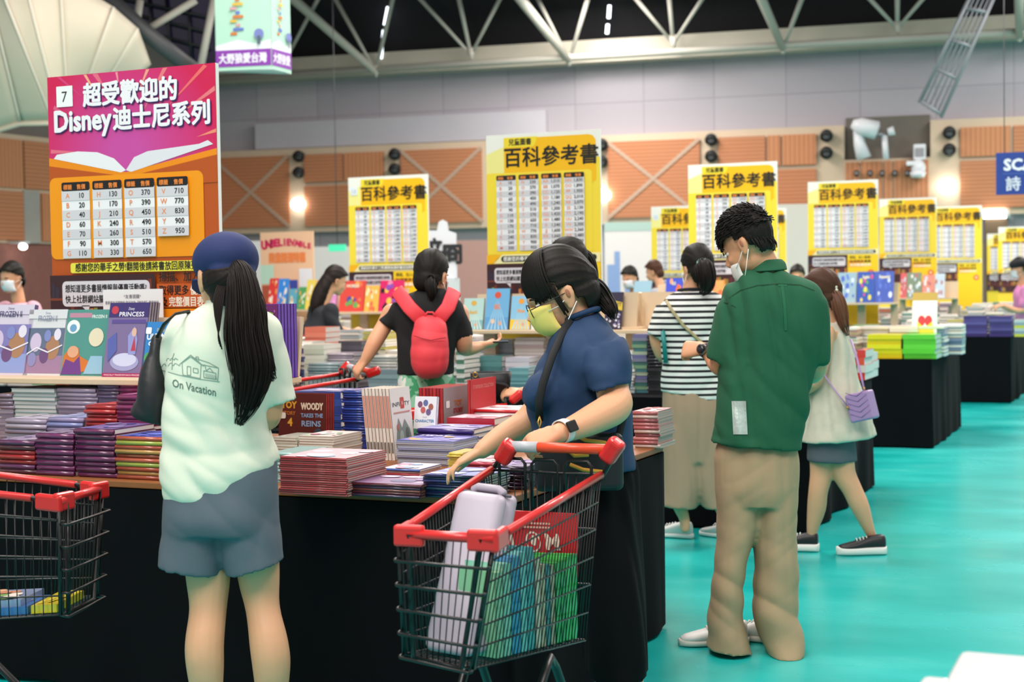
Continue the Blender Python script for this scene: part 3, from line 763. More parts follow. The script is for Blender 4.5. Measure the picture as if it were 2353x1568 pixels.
# yellow boards
def yellow_mesh(Hv, number=True):
    """board of unit width and height Hv"""
    mb = MB(); mb.box((.5, .012, Hv / 2), (1, .022, Hv), edge)
    a = Art(mb, (0, 0, Hv), (1, 0, 0), (0, 0, 1), .0006, .0012)
    yl = bands('yellow_fade', 2, [(0, '#f6df2c'), (.5, '#f6df2c')], 50.); 
    a.rect(0, -Hv, 1, -.002, '#f2efe6')
    a.poly([(0, -.30), (0, -Hv), (1, -Hv), (1, -.22), (.2, -.16)], '#f8da3c')
    a.poly([(0, -.16), (.16, -.10), (.16, -.32), (0, -.32)], '#f5ea92')
    a.poly([(.16, -.36), (.16, -.035), (.90, -.035), (.94, -.045), (.965, -.08), (.965, -.40), (.90, -.45), (.9, -.36)], '#fcbc00')
    a.rrect(.0, -.985, .93, -.315, .03, '#f9dc3c')
    a.poly([(.16, -.11), (.16, -.028), (.46, -.028), (.44, -.09), (.42, -.11)], '#f6d930')
    a.text('兒童圖書', .205, -.088, .058, '#3a3410', width=.2, bold=.025)
    a.text('百科參考書', .165, -.255, .17, '#17140c', width=.82, bold=.019)
    if number: a.rrect(.03, -.2, .12, -.11, .01, '#e9edf3'); a.text('13', .075, -.18, .06, '#7d94b8', align='c')
    price_table(a, ((.09, .265), (.292, .467), (.494, .668), (.694, .868)), T, .335, .042, .0445, YROWS, None, .036)
    a.poly([(0, -1.06), (0, -.99), (.12, -.99), (.06, -1.06)], '#fbb800'); a.poly([(.06, -1.06), (.14, -.985), (1, -.985), (1, -1.06)], '#f6ecb0', False)
    a.rrect(.13, -1.048, .97, -.998, .024, '#1a1712'); a.text(TX3, .15, -1.037, .04, '#f0eee4', width=.79, bold=.02)
    shelf_art(a, T, 0, .57, 1.065, min(1.5, Hv), TX1, TX2)
    a.rect(.57, -Hv, 1, -1.065, '#f8d21a')
    a.text('掃描、加入會員!', .6, -1.12, .045, '#2a220c', width=.3, bold=.02); a.rect(.58, -1.24, .8, -1.14, '#f2a70a'); a.text('取得更多優惠', .6, -1.175, .04, '#2a220c', width=.3, bold=.02); a.text('及完整價目表', .6, -1.225, .04, '#fffbe0', width=.3, bold=.03, up_=False)
    a.disc(.9, -1.33, .05, '#e2573a'); a.disc(.9, -1.33, .025, '#f6d7a0')
    mb.add([], [], edge)
    return mb
ymesh = {}
def yellow_board(label, xl, xr, ytl, ytr, Y, number=True, zb=TZ):
    t, W_, Ht = board_frame('price_board', label, xl, xr, ytl, ytr, Y, zb)
    key = (round(Ht / W_, 1), number)
    if key not in ymesh: ymesh[key] = yellow_mesh(Ht / W_, number).mesh('printed_panel')
    o = link_mesh('printed_panel', ymesh[key], t); o.scale = (W_, 1, W_ if False else Ht / key_h(key))
    mb = MB(); mb.box((W_ / 2, .03, .05), (W_ * .6, .12, .1), edge); mb.build('foot', t)
def key_h(key):
    return max(v.co.z for v in ymesh[key].vertices)
yellow_board('tallest yellow price board, behind the two dark-haired women with ponytails', 1117, 1378, 312, 297, 9.45, False)
yellow_board('yellow price board numbered 13 behind the woman with the red backpack', 800, 982, 407, 402, 14.0)
yellow_board('yellow price board directly above the striped shirt and behind the green shirt', 1581, 1785, 378, 372, 14.0, False)
yellow_board('yellow price board first in the aisle row above the girl in the dress', 1856, 2017, 419, 412, 18.6, False)
yellow_board('second yellow price board of the aisle row, next to the one above the girl', 2020, 2152, 459, 452, 23.0, False)
yellow_board('third yellow price board of the aisle row, partly covered by the second', 2128, 2256, 478, 470, 28.0, False)
yellow_board('yellow price board half hidden behind the board over the striped shirt, numbered side out', 1496, 1645, 475, 471, 18.7)
yellow_board('yellow price board mostly hidden, a thin strip showing past the green-shirted man', 1680, 1806, 482, 478, 23.2, False)
table_block(-12, -3.2, 30.2, 31.4, 'farthest table under a black cloth beside the capped shopper', TZ, 44)
yellow_board('far small yellow price board close to the capped person in pink', 2294, 2400, 522, 520, 33.0 if False else 28.2, False)
yellow_board('far small yellow price board overlapped by the one close to the capped person', 2268, 2360, 537, 536, 32.0, False, TZ)
# peach poster board
t = thing('poster_board', 'peach poster board with wavy red lettering behind the woman in the cap', 'sign', gy(601, 690, 15.9))
a0 = gy(601, 690, 15.9); a1 = gy(719, 531, 15.9); Wd, Hh = a1.x - a0.x, a1.z - TZ
t.location = (a0.x, 15.9, TZ)
mb = MB(); mb.box((Wd / 2, .01, Hh / 2), (Wd, .02, Hh), mat('peach', '#f6c7a2', .6)); a = Art(mb, (0, 0, Hh), (Wd, 0, 0), (0, 0, Wd), .001, .002)
for i, ch in enumerate('UNBELIEVABLE'): a.text(ch, .08 + .077 * i, -.27 + .05 * math.sin(i * .3), .19 - .008 * i * .8, '#d81f5c', bold=.06, align='c', up_=(i == 0))
a.text('限量精選特惠', .17, -.48, .17, '#f58a4a', width=.68, bold=.05)
a.rect(.0, -.84, .25, -.53, '#bfe3cf'); a.rect(.73, -.92, .98, -.6, '#eeeef4'); a.rect(.02, -1.2, .5, -.86, '#b4563a'); a.rect(.55, -.95, .7, -.78, '#3c4fb0')
mb.build('printed_panel', t)
mb = MB(); mb.box((Wd / 2, .03, .05), (Wd * .6, .1, .1), edge); mb.build('foot', t)
table_block(-13, gy(745, 760, 16).x, 15.3, 16.6, 'table under a black cloth below the peach poster board', TZ, 51)
# ------------------------------------------------------------------ books
ORD = ['topmost', 'second', 'third', 'fourth', 'fifth', 'sixth', 'seventh', 'eighth', 'ninth', 'tenth', 'eleventh', 'twelfth', 'thirteenth', 'fourteenth', 'fifteenth', 'sixteenth', 'seventeenth', 'eighteenth', 'nineteenth', 'twentieth', 'twenty-first', 'twenty-second', 'twenty-third', 'twenty-fourth', 'twenty-fifth', 'twenty-sixth', 'twenty-seventh', 'twenty-eighth']
ORD += ['thirtieth' if k == 30 else ('thirty-' if k > 30 else 'twenty-') + ORD[k % 10 - 1].replace('topmost', 'first') for k in range(26, 40)]
page = bands('book_pages', 2, [(0, '#e9e4da'), (.6, '#d9d2c6')], .0022)
page2 = mat('page_white', '#e6e1d8', .7)
def cover(col): return mat('cover_' + col, col, .28, coat=.5, var=.05, scale=12)
_BK = {}
BOOKS = [0]
STUFF = MB()
def book_meshes(w, d, th, col, spine='front', edge_=None, top=None):
    """lying book, spine on -y ('front') or +y ('back'); cover mesh and page block"""
    key = (round(w, 3), round(d, 3), round(th, 4), col, spine, edge_, top)
    if key in _BK: return _BK[key]
    c = cover(col); k = min(.0022, th * .16); sg = -1 if spine == 'front' else 1
    mb = MB(); mb.box((0, 0, th - k / 2), (w, d, k), cover(top) if top else c); mb.box((0, 0, k / 2), (w, d, k), c)
    mb.tube([(-w / 2, sg * (d / 2 - .001), th / 2), (w / 2, sg * (d / 2 - .001), th / 2)], th / 2 * .98, c, 8, flat_=1.0, upv=(0, 1, 0)) if th < .02 else mb.box((0, sg * (d / 2 - .0015), th / 2), (w, .004, th), c)
    mb2 = MB(); mb2.box((0, -sg * .002, th / 2), (w * .985, d - .008, th - 2 * k), page2 if edge_ is None else mat('edge_' + edge_, edge_, .6))
    if th < .02:
        # thin saddle-stitched look: spine strip slightly rounded
        pass
    _BK[key] = (mb.mesh('cover'), mb2.mesh('page_block'))
    return _BK[key]
def book(loc, rz, w, d, th, col, label, group, spine='front', edge_=None, top=None, art=None):
    me, pm_ = book_meshes(w, d, th, col, spine, edge_, top)
    o = link_mesh('book', me); o.location = loc; o.rotation_euler = (0, 0, rz)
    tag(o, label, 'book', group)
    p = link_mesh('page_block', pm_, o)
    if art:
        mb = MB(); a = Art(mb, (-w / 2, -d / 2, th), (w, 0, 0), (0, d, 0), .0003, .0004); art(a); mb.build('cover_print', o)
    BOOKS[0] += 1
    return o
def splash(cols, seed, title=None, tcol='#ffffff'):
    def f(a):
        r = random.Random(seed)
        a.rect(.02, .02, .98, .98, cols[0])
        for i in range(9):
            u, v = r.uniform(.12, .88), r.uniform(.1, .9); q = min(r.uniform(.05, .2), u - .02, .98 - u)
            a.disc(u, v, q, cols[1 + i % (len(cols) - 1)], ry=min(q * .8, v - .02, .98 - v))
        if title: a.text(title, .1, .7, .16, tcol, fit=.8, bold=.03)
    return f
def stack(xl, xr, ytop, Yf, th, cols, where, d=.2, ybot=None, spine='front', edge_=None, top=None, jit=.006, rot=0., zb=TZ, art=None, shift=0, vis=99):
    """stack of books whose front face spans pixels xl..xr on the plane Y=Yf and whose top front edge is at ytop"""
    if ybot is not None: Yf = gz((xl + xr) / 2, ybot, zb).y
    a, e = gy(xl, ytop, Yf), gy(xr, ytop, Yf)
    w = e.x - a.x; zt_ = (a.z + e.z) / 2; n = max(1, round((zt_ - zb) / th)); th = (zt_ - zb) / n
    r = random.Random(int(xl * 7 + ytop)); z = zb
    for i in range(n):
        col = cols[(n - 1 - i) % len(cols)] if not callable(cols) else cols(n - 1 - i)
        k = n - 1 - i
        if k >= vis:            # hidden low down or too small to tell apart
            ec = page2 if edge_ is None else mat('edge_' + edge_, edge_, .6); sg = -1 if spine == 'front' else 1
            STUFF.box((a.x + w / 2 + r.uniform(-jit, jit), Yf + d / 2, z + th / 2), (w * .97, d * .98, th * .7), ec); STUFF.box((a.x + w / 2 + r.uniform(-jit, jit), Yf + d / 2 + sg * .003, z + th * .86), (w * .985, d, th * .2), cover(col)); STUFF.box((a.x + w / 2, Yf + d / 2 + sg * (d / 2 - .001), z + th * .45), (w * .98, .004, th * .85), cover(col))
            z += th; continue
        lab = (f'topmost book of the {where}' if k == 0 else f'{ORD[k]} book down in the {where}')
        book((a.x + w / 2 + r.uniform(-jit, jit), Yf + d / 2 + r.uniform(-jit, jit) * .8 + shift * i, z), rot + r.uniform(-jit, jit) * 2.5, w * .985, d, th * .985, col, lab, where, spine, edge_, top if top else None, art if k == 0 else None)
        z += th
    return n

# --- table with the pink board: rows beside the cart at the edge
PUR, LIL, RED = '#5f1f4e', '#8d7d92', '#a3191f'
stack(-4, 82, 1012, 4.33, .019, ['#5b2352', '#4a1228', '#9c1a1e', '#a31c1e', '#93171c'], 'red stack with purple top by the red-rimmed cart', top=None, art=splash(('#8f7f9d', '#a596ad', '#6d5c86'), 4))
stack(85, 171, 997, 4.33, .0185, ['#6c2258', '#5c1c4c', '#651f52'], 'purple stack with yellow tabs', art=splash(('#7a6a86', '#8f8098'), 5))
stack(174, 264, 986, 4.33, .021, ['#64204f', '#561b45', '#6b2556'], 'tall purple stack next to the yellow-tabbed one', d=.24, art=splash(('#6f5b93', '#8d7fb0', '#4a4a9c'), 6))
stack(267, 374, 1004, 4.33, .0155, ['#b4543a', '#97a23f', '#a8452c', '#b88a4a', '#9c4830'], 'orange and green stack beside the mint shirt', edge_='#b08a62', art=splash(('#3a4aa8', '#5f74d0', '#2c3888'), 7))
for k, (x0, x1) in enumerate(((118, 137),)):
    pass
# second and third rows
stack(-2, 30, 905, 4.79, .016, [LIL, '#9a8c9f', '#7e6f85'], 'narrow lilac stack beside the teal-grey stack', vis=4)
stack(28, 128, 893, 4.79, .017, ['#8fa3a6', '#a9b6b6', '#7d9599'], 'tall teal-grey stack below the shelf', vis=8, spine='back', edge_='#c9c9c9', art=splash(('#8d8ea8', '#c98a62', '#b7b2c4'), 9))
stack(133, 222, 893, 4.79, .0175, ['#8f8196', '#a091a6', '#85778c'], 'lilac stack below the shelf beside the teal-grey stack', vis=5, art=splash(('#b5a9bb', '#c5bccb'), 10))
stack(226, 274, 884, 4.79, .014, ['#54445f', '#62516e'], 'dusky violet stack below the shelf', vis=4)
stack(277, 345, 880, 4.79, .019, ['#86174a', '#7a1a55', '#8d2458'], 'magenta stack below the shelf beside the black bag', vis=6)
stack(14, 108, 963, 4.57, .02, ['#9a8fa4', '#a79cae', '#8a7e96'], 'pale lilac stack in the middle row', vis=3, art=splash(('#b3abc0', '#c6c0cf'), 12))
stack(111, 192, 960, 4.57, .02, ['#938ab0', '#7f86b8', '#8c80a0'], 'lilac and blue stack in the middle row', vis=3, art=splash(('#8f97c4', '#aeb3d6'), 13))
stack(196, 268, 932, 4.57, .016, ['#a02428', '#b22c2c', '#92191f'], 'red stack in the middle row', vis=5, art=splash(('#a8323a', '#c04a4a'), 14))
stack(271, 352, 908, 4.57, .019, ['#7c1f55', '#6e1b4d', '#86285e'], 'tall magenta stack in the middle row', vis=5, art=splash(('#8a3a70', '#a65b8c'), 15))
# --- right of the mint shirt
stack(641, 797, 1052, None, .0068, ['#a82c34', '#8f1820', '#b24a4a'], 'thick stack of thin red-spined books at the table edge', ybot=1139, d=.27, edge_='#d9d3cc', jit=.003, art=splash(('#c9a0a8', '#d9b9c6', '#a8c4d8', '#e6dfe8'), 21))
stack(800, 968, 1112, None, .0095, ['#5a2230', '#3c2a48', '#6e3a34'], 'low brown and violet stack at the table edge', ybot=1143, d=.2, edge_='#8a6a5c', art=splash(('#7a5a80', '#a58ac0', '#c7a9c9', '#504a78'), 22))
stack(971, 1112, 1093, None, .0085, ['#1f2d58', '#16364a', '#2a3a70', '#1c2546'], 'dark blue stack at the table edge behind the cart', ybot=1146, d=.21, art=splash(('#6a74b8', '#9aa6d8', '#c9b8d8', '#4a5696'), 23))
stack(626, 690, 1040, 4.42, .012, ['#9fc4c0', '#b7d2cc', '#8ab0ae'], 'pale teal stack half behind the mint shirt', vis=6, edge_='#cfd6d2')
stack(875, 965, 1078, 4.66, .009, ['#3a5fb0', '#d0c4d4', '#b23a44'], 'low pile of glossy covers behind the brown stack', vis=3, d=.18, art=splash(('#c8b9cf', '#e4dbe6', '#b87a90', '#88a0d0'), 25))
stack(1062, 1130, 1062, 4.72, .012, ['#c04a60', '#8a1c38', '#b08090'], 'low pink-covered pile at the reaching hand', vis=3, d=.2, art=splash(('#d89aa2', '#e8b8bc', '#c9707c'), 26))
stack(1134, 1210, 1072, 4.5, .0125, ['#2a1432', '#3a1840', '#241028'], 'dark purple stack seen through the cart basket', vis=6, edge_='#4a2a4a', art=splash(('#4a2a6a', '#7a5a98'), 27))
stack(910, 1046, 1014, None, .0073, ['#4a66b4', '#a8b2c4', '#8f98ae', '#b9c0cc'], 'silver and blue stack in the middle of the table', ybot=1070, d=.22, spine='back', edge_='#b9bcc4', art=splash(('#5a54a0', '#7d6ab8', '#d8a040', '#9a92cc'), 28, 'STORY'))
stack(1030, 1062, 1041, None, .009, ['#d8c85a', '#c9b84c'], 'small yellow stack at the reaching hand', vis=3, ybot=1084, d=.14, edge_='#d9cd96')
stack(626, 682, 1006, 4.9, .011, ['#c4c8bc', '#b2b8a8'], 'pale green-grey stack behind the thick red stack', vis=6, spine='back', edge_='#d0d0c4', d=.19)
stack(684, 765, 1003, 4.9, .0105, ['#cdc9c0', '#bcb8ae'], 'cream magazine stack behind the thick red stack', vis=7, spine='back', edge_='#dcd9d0', d=.22, art=splash(('#c9b8b0', '#8fae8a', '#e2dcd4', '#b06a80'), 31))
stack(787, 848, 899, 5.42, .0105, ['#1f3f94', '#264aa6', '#1a3684'], 'tall blue stack beside the standing white books', vis=18, d=.22, art=splash(('#3c4a8c', '#8a6a9c', '#6f7cc0'), 32))
stack(676, 783, 900, 5.66, .03, ['#23408c', '#2c4c9c'], 'broad blue stack behind the toy books', vis=3, d=.22, art=splash(('#4a4a88', '#9a86a8', '#c8bcd4'), 33))
stack(1084, 1198, 942, 5.68, .013, ['#c22430', '#e4dcdc', '#d0303a'], 'red and white stack by the far hand on the cart', vis=4, d=.22, edge_='#e6e2dc', art=splash(('#e8e2e4', '#d88a94', '#f0ecee'), 34))
stack(1024, 1134, 961, 5.46, .03, ['#b21c2c', '#8c1a34', '#a02030'], 'broad red storybook pile in the middle of the table', vis=2, d=.17, art=splash(('#c9a2b0', '#e6d6de', '#b8505e'), 35))
stack(961, 1090, 986, 5.24, .02, ['#38246c', '#2c1c58', '#4a3484'], 'glossy violet pile behind the silver stack', vis=3, d=.2, art=splash(('#8c86b8', '#c8c4e0', '#5a4a98'), 36))
stack(1456, 1514, 946, None, .0145, ['#a85a5e', '#c8b0a8', '#8e4a50', '#c07a7a'], 'reddish stack at the aisle corner behind the navy shirt', ybot=1030, d=.2, edge_='#c4a49a', art=splash(('#d8a2a0', '#eee2de', '#b84a50'), 37))

# --- standing books: spines to the front, covers facing the aisle
def stand_row(xl, xr, ytop, Y, n, depth, spine_cols, cover_art, where, zb=TZ, lean=0., cat='book', base=None):
    a, e = gy(xl, ytop, Y), gy(xr, ytop, Y); th = (e.x - a.x) / n; h = a.z - zb
    for i in range(n):
        k = n - 1 - i; col = spine_cols[i % len(spine_cols)]
        o = thing('book', (f'cover-showing book of the {where}' if k == 0 else f'{ORD[k]} book in the {where}, from the cover'), cat, (a.x + th * (i + .5), Y, zb), where, (0, lean, 0))
        c = cover(col); mb = MB()
        mb.box((-th * .46, depth / 2, h / 2), (th * .08, depth, h), c); mb.box((th * .46, depth / 2, h / 2), (th * .08, depth, h), c); mb.box((0, .002, h / 2), (th, .004, h), c)
        mb.build('cover', o)
        mb = MB(); mb.box((0, depth / 2, h / 2), (th * .8, depth - .008, h - .006), page2); mb.build('page_block', o)
        mb = MB(); s_ = Art(mb, (-th / 2, 0, 0), (th, 0, 0), (0, 0, h), .0002, .0006)
        base(s_) if base else None
        if mb.v: mb.build('spine_print', o)
        if k == 0 and cover_art:
            mb = MB(); s_ = Art(mb, (th / 2, 0, 0), (0, depth, 0), (0, 0, h), .0004, .0006); cover_art(s_); mb.build('cover_print', o)
        BOOKS[0] += 1
def inf_art(a):
    a.rect(.0, 0, 1, 1, '#e6e0da'); a.text('INFINITY', .08, .74, .08, '#3a3f44', width=.84, bold=.03); a.rrect(.46, .7, .66, .86, .03, '#c2453c'); a.text('N', .56, .75, .08, '#f2ece6', align='c'); a.rect(.1, .64, .9, .66, '#c98a80')
    a.poly([(.1, .18), (.3, .1), (.62, .12), (.9, .2), (.82, .4), (.6, .55), (.45, .42), (.3, .58), (.2, .4)], '#7f8c88'); a.disc(.4, .3, .1, '#a8b0ac'); a.disc(.68, .35, .08, '#5f6a68'); a.disc(.25, .45, .05, '#b86a60')
stand_row(842, 906, 893, 5.12, 8, .17, ['#d9d0c6', '#e2dad0'], inf_art, 'white upright set by the blue stack', lean=R(-5), base=lambda s_: (s_.rect(.2, .45, .8, .9, '#c98a7a'), s_.rect(.25, .1, .75, .25, '#6a6460')))
def ts_art(a):
    a.rect(0, 0, 1, 1, '#9a9496'); a.rect(0, 0, 1, .32, '#e6e1de'); a.text('TOY', .5, .68, .13, '#c4762c', align='c', bold=.04); a.text('STORY', .5, .56, .11, '#b0302c', align='c', bold=.04); a.rrect(.08, .66, .2, .78, .02, '#f0eeec'); a.poly([(.5, .08), (.7, .1), (.76, .28), (.6, .36), (.48, .25)], '#8a5a50')
stand_row(962, 1018, 892, 5.56, 7, .28, ['#a8262c', '#b83030', '#98202a'], ts_art, 'grey and white boxed set with red spines', base=lambda s_: s_.rect(0, 0, 1, .33, '#dcd5d0'))
def rd_art(a): a.rect(0, 0, 1, 1, '#c01a24'); a.rect(0, 0, 1, .2, '#e8e0de'); a.text('STORYBOOK COLLECTION', .1, .86, .08, '#e88a86', width=.8); a.disc(.6, .4, .2, '#d8323a', ry=.12)
stand_row(1074, 1080, 874, 5.64, 1, .26, ['#b01c26'], rd_art, 'single red upright volume before the black tote')

# --- picture books facing the front, leaning back
def pic_book(xl, xr, ytop, ybot, Y, label, cols, art, th=.02, copies=1, lean=12, group=None, zb=None, yaw=0., spinecol=None):
    a, e = gy(xl, ybot, Y), gy(xr, ybot, Y); tp = gy(xl, ytop, Y)
    w = e.x - a.x; zb = a.z if zb is None else zb; h = (tp.z - zb) / math.cos(R(lean))
    for k in range(copies):
        lab = label if k == 0 else f'{ORD[k]} copy behind the {label}'
        o = thing('picture_book', lab, 'book', ((a.x + e.x) / 2, Y + k * (th + .001) / math.cos(R(lean)), zb), group or 'cover-facing picture books', (-R(lean), 0, yaw))
        c = cover(cols); sp = cover(spinecol) if spinecol else c
        mb = MB(); kx = min(.002, th * .2)
        mb.box((0, kx / 2, h / 2), (w, kx, h), c); mb.box((0, th - kx / 2, h / 2), (w, kx, h), c); mb.box((w / 2 - .002, th / 2, h / 2), (.004, th, h), sp); mb.build('cover', o)
        mb = MB(); mb.box((-.003, th / 2, h / 2), (w - .012, th - 2 * kx, h - .008), page2); mb.build('page_block', o)
        if k == 0 and art:
            mb = MB(); s_ = Art(mb, (-w / 2, 0, 0), (w, 0, 0), (0, 0, h), .0003, .0004); art(s_); mb.build('cover_print', o)
SZ = SHZ
def fz(title, bg, sky, ground, ft):
    def f(a):
        a.rect(0, 0, 1, 1, bg); a.rect(.03, .25, .97, .72, sky); a.rect(.03, .03, .97, .3, ground)
        for i, (u, v, q, c) in enumerate(((.25, .5, .16, '#c9b8d6'), (.7, .42, .2, '#a67a5c'), (.5, .3, .13, '#6a4a78'), (.8, .62, .1, '#dcd6e8'), (.2, .24, .12, '#8a86b8'), (.55, .6, .1, '#7c86c0'))): a.disc(u, v, q * .9, c)
        a.line([(.05, .32), (.3, .42), (.6, .35), (.95, .46)], .02, '#e8e4f2')
        a.rect(0, .86, 1, 1, bg); a.text(title, .5, .83, .11, ft, align='c', fit=.9, bold=.025); a.text('Disney', .5, .93, .05, ft, align='c')
    return f
pic_book(-42, 62, 702, 862, 4.93, 'lilac winter picture book at the end of the shelf', '#6f6794', fz('FROZEN II', '#cfc6da', '#7d78b4', '#8a9ad0', '#4a4470'), .02, zb=SZ)
pic_book(52, 140, 713, 862, 4.93, 'white-topped activity book with picture squares on the shelf', '#7b8595', fz('FROZEN II', '#d3d4da', '#5f6c86', '#9a7a9c', '#8a90a8'), .022, zb=SZ)
def hair_art(a):
    a.rect(0, 0, 1, 1, '#4d8f88'); a.rrect(.08, .88, .6, .95, .01, '#b7849a'); a.text('FROZEN II', .95, .87, .07, '#e8f0ec', align='r', width=.34, bold=.02); a.disc(.2, .74, .15, '#e6ecec', ry=.105); a.disc(.2, .72, .08, '#6a9cc4', ry=.06)
    a.poly([(.05, .08), (.05, .3), (.2, .45), (.38, .42), (.42, .3), (.7, .2), (.88, .25), (.8, .1), (.5, .06)], '#c9702e'); a.poly([(.02, .02), (.1, .25), (.3, .2), (.42, .3), (.5, .02)], '#6a3a86'); a.poly([(.55, .03), (.68, .3), (.95, .3), (.98, .03)], '#8fb8d2'); a.disc(.76, .58, .17, '#dcd3b8', ry=.14); a.disc(.26, .36, .13, '#d8a080', ry=.09)
pic_book(137, 236, 713, 862, 4.93, 'teal picture book with orange and cream shapes on the shelf', '#4d8f88', hair_art, .018, copies=2, zb=SZ)
def pr_art(a):
    a.rect(0, 0, 1, 1, '#7a6a96'); a.rect(0, .8, 1, 1, '#3c2f6c'); a.text('Disney', .56, .9, .055, '#e8e4f2', align='c', slant=.2); a.text('PRINCESS', .58, .815, .085, '#efeaf6', align='c', width=.62, bold=.02); a.disc(.15, .9, .09, '#c23a4c', ry=.055); a.rect(.1, .72, .95, .77, '#5a4a90')
    a.disc(.52, .2, .36, '#9a9ac8', ry=.12); a.disc(.52, .23, .3, '#c6c9e6', ry=.09); a.poly([(.1, .2), (.05, .5), (.25, .6), (.3, .35)], '#5560a8'); a.poly([(.6, .3), (.55, .55), (.7, .68), (.8, .5), (.78, .3)], '#8f93cc'); a.disc(.7, .6, .06, '#d8b0a0'); a.poly([(.66, .35), (.72, .55), (.78, .35)], '#b23a50'); a.rect(0, 0, 1, .05, '#a01c58'); a.text('MAGICALLY TRANSFORM EACH PRINCESS', .5, .015, .03, '#f4e6ee', align='c', width=.9)
pic_book(235, 326, 697, 862, 4.9, 'large violet princess picture book on the shelf', '#3a2e68', pr_art, .016, copies=4, zb=SZ, spinecol='#8a8494')
def ul_art(a):
    a.rect(0, 0, 1, 1, '#2f7fc4'); a.text('Disney', .45, .83, .08, '#e6cf5a', align='c'); a.text('ULTIMATE', .08, .68, .15, '#f2f4f8', width=.88, bold=.04); a.text('CARRY', .14, .57, .11, '#f2f4f8', width=.6, bold=.04); a.disc(.18, .35, .13, '#4aa05a', ry=.1); a.disc(.3, .28, .1, '#8ac04a', ry=.08); a.disc(.65, .33, .17, '#c8281e', ry=.1); a.rect(0, 0, 1, .18, '#a82a2a'); a.rrect(.06, .04, .4, .15, .02, '#d8a83a'); a.rrect(.5, .04, .9, .15, .02, '#7a3a2a'); a.rrect(.04, .78, .2, .9, .03, '#eef0f2')
pic_book(322, 404, 741, 862, 4.9, 'bright blue carry-along activity book beside the black bag', '#2a72b4', ul_art, .03, zb=SZ)
def lz_art(a):
    a.rect(0, 0, 1, 1, '#6b1f62'); r = random.Random(2)
    for i in range(14): a.disc(r.uniform(.05, .95), r.uniform(.1, .95), .02, '#a85a9c')
    a.poly([(.52, .80), (.66, .78), (.86, .82), (.9, .88), (.78, .90), (.7, .86), (.56, .86)], '#8fa83c'); a.rect(.45, .7, .8, .75, '#d8a8b0')
pic_book(560, 641, 700, 850, 4.9, 'purple book with a small green lizard behind the mint shirt', '#6f2f9c', lz_art, .022, copies=6, lean=0, zb=SZ, spinecol='#6a34ae')
def wd_art(a):
    a.rect(0, 0, 1, 1, '#5a1e1c'); a.text('TOY', .06, .74, .17, '#e0a830', width=.32, bold=.04); a.text('4', .2, .42, .2, '#e6b23c', bold=.04); a.text('STORY', .08, .62, .09, '#c4762c', width=.28, bold=.03); a.text('WOODY', .48, .72, .17, '#e8dcc8', width=.46, bold=.04); a.text('TAKES THE', .48, .58, .1, '#8fb0dc', width=.46, bold=.03); a.text('REINS', .5, .42, .14, '#8fb0dc', width=.4, bold=.03); a.disc(.85, .24, .11, '#3a4a5c', ry=.15); a.disc(.5, .14, .14, '#a8683a', ry=.12); a.disc(.28, .12, .1, '#8a4a2c', ry=.1); a.rrect(.04, .55, .16, .66, .03, '#ecebe9')
pic_book(640, 748, 905, 1030, 5.36, 'dark red western story book showing its cover near the red stack', '#6a2220', wd_art, .013, copies=5, lean=3, zb=TZ, spinecol='#b0342c')
def pc_art(a):
    a.rect(0, 0, 1, 1, '#dfe2ea'); a.text('PIXAR', .5, .33, .07, '#8a93a8', align='c'); a.text('CHARACTER', .5, .2, .12, '#3a7cae', align='c', width=.86, bold=.03)
    for u, v, c in ((.25, .75, '#7a4a6a'), (.5, .8, '#5a6a9a'), (.75, .68, '#9a5a4a'), (.4, .58, '#b85a5a'), (.65, .52, '#6a5a8a')): a.disc(u, v, .11, c, ry=.1)
pic_book(950, 1000, 912, 985, 5.36, 'pale blue guide book leaning against the grey boxed set', '#cfd4de', pc_art, .02, lean=10)

# shelf below the tall yellow board
def sky_art(t_, bg, c2, c3, c4=None):
    def f(a):
        a.rect(0, 0, 1, 1, bg); a.rect(0, 0, 1, .3, c3)
        for i in range(6): a.poly([(.5, .78), (.1 + .16 * i, 0), (.18 + .16 * i, 0)], c2, i == 0)
        a.disc(.5, .84, .14, c4 or '#d8543a', ry=.08); a.text(t_, .5, .5, .16, c4 or '#e88a5c', align='c', fit=.86, bold=.04); a.disc(.35, .2, .08, '#e8c8b0', ry=.06); a.disc(.65, .15, .07, '#d8a890', ry=.055)
    return f
pic_book(1062, 1108, 686, 754, 9.1, 'sea-green beach picture book beside the black sleeve', '#a8cfd0', sky_art('Beach', '#b9dbd6', '#c8e4de', '#7fb8c4', '#e0b04a'), .02, zb=1.157)
pic_book(1112, 1166, 664, 754, 9.08, 'tall sky-blue book with sun rays on the shelf', '#5a9ccc', sky_art('BIG', '#6fb0de', '#9ccbe8', '#5f9fd4'), .02, copies=2, zb=1.157, spinecol='#3a3f48')
pic_book(1171, 1217, 681, 754, 9.08, 'blue and yellow picture book with an orange flower on the shelf', '#7ab4dc', sky_art('Wow', '#8cc4e6', '#a8d4ec', '#f0c83a', '#f2a030'), .02, zb=1.157)
pic_book(1220, 1268, 690, 754, 9.08, 'white picture book beside the yellow mask', '#eceae6', None, .02, zb=1.157)
def sk_art(a):
    a.rect(0, 0, 1, 1, '#2c2440'); a.poly([(0, .62), (1, .5), (1, .72), (0, .82)], '#e6c23a'); a.text('SECRET', .05, .62, .13, '#1c1830', width=.9, bold=.03); r = random.Random(5)
    for i in range(26): a.disc(r.uniform(.1, .9), r.uniform(.06, .5), .06, r.choice(['#e6e2ee', '#8a7cb0', '#c9c3da']), ry=.03)
pic_book(1388, 1427, 672, 756, 9.05, 'dark speckled book with a yellow band on the small easel', '#2c2440', sk_art, .02, zb=1.157)
t = thing('book_easel', 'small plywood book easel standing beside the navy-shirted ponytail', 'stand', gy(1445, 755, 9.1), None)
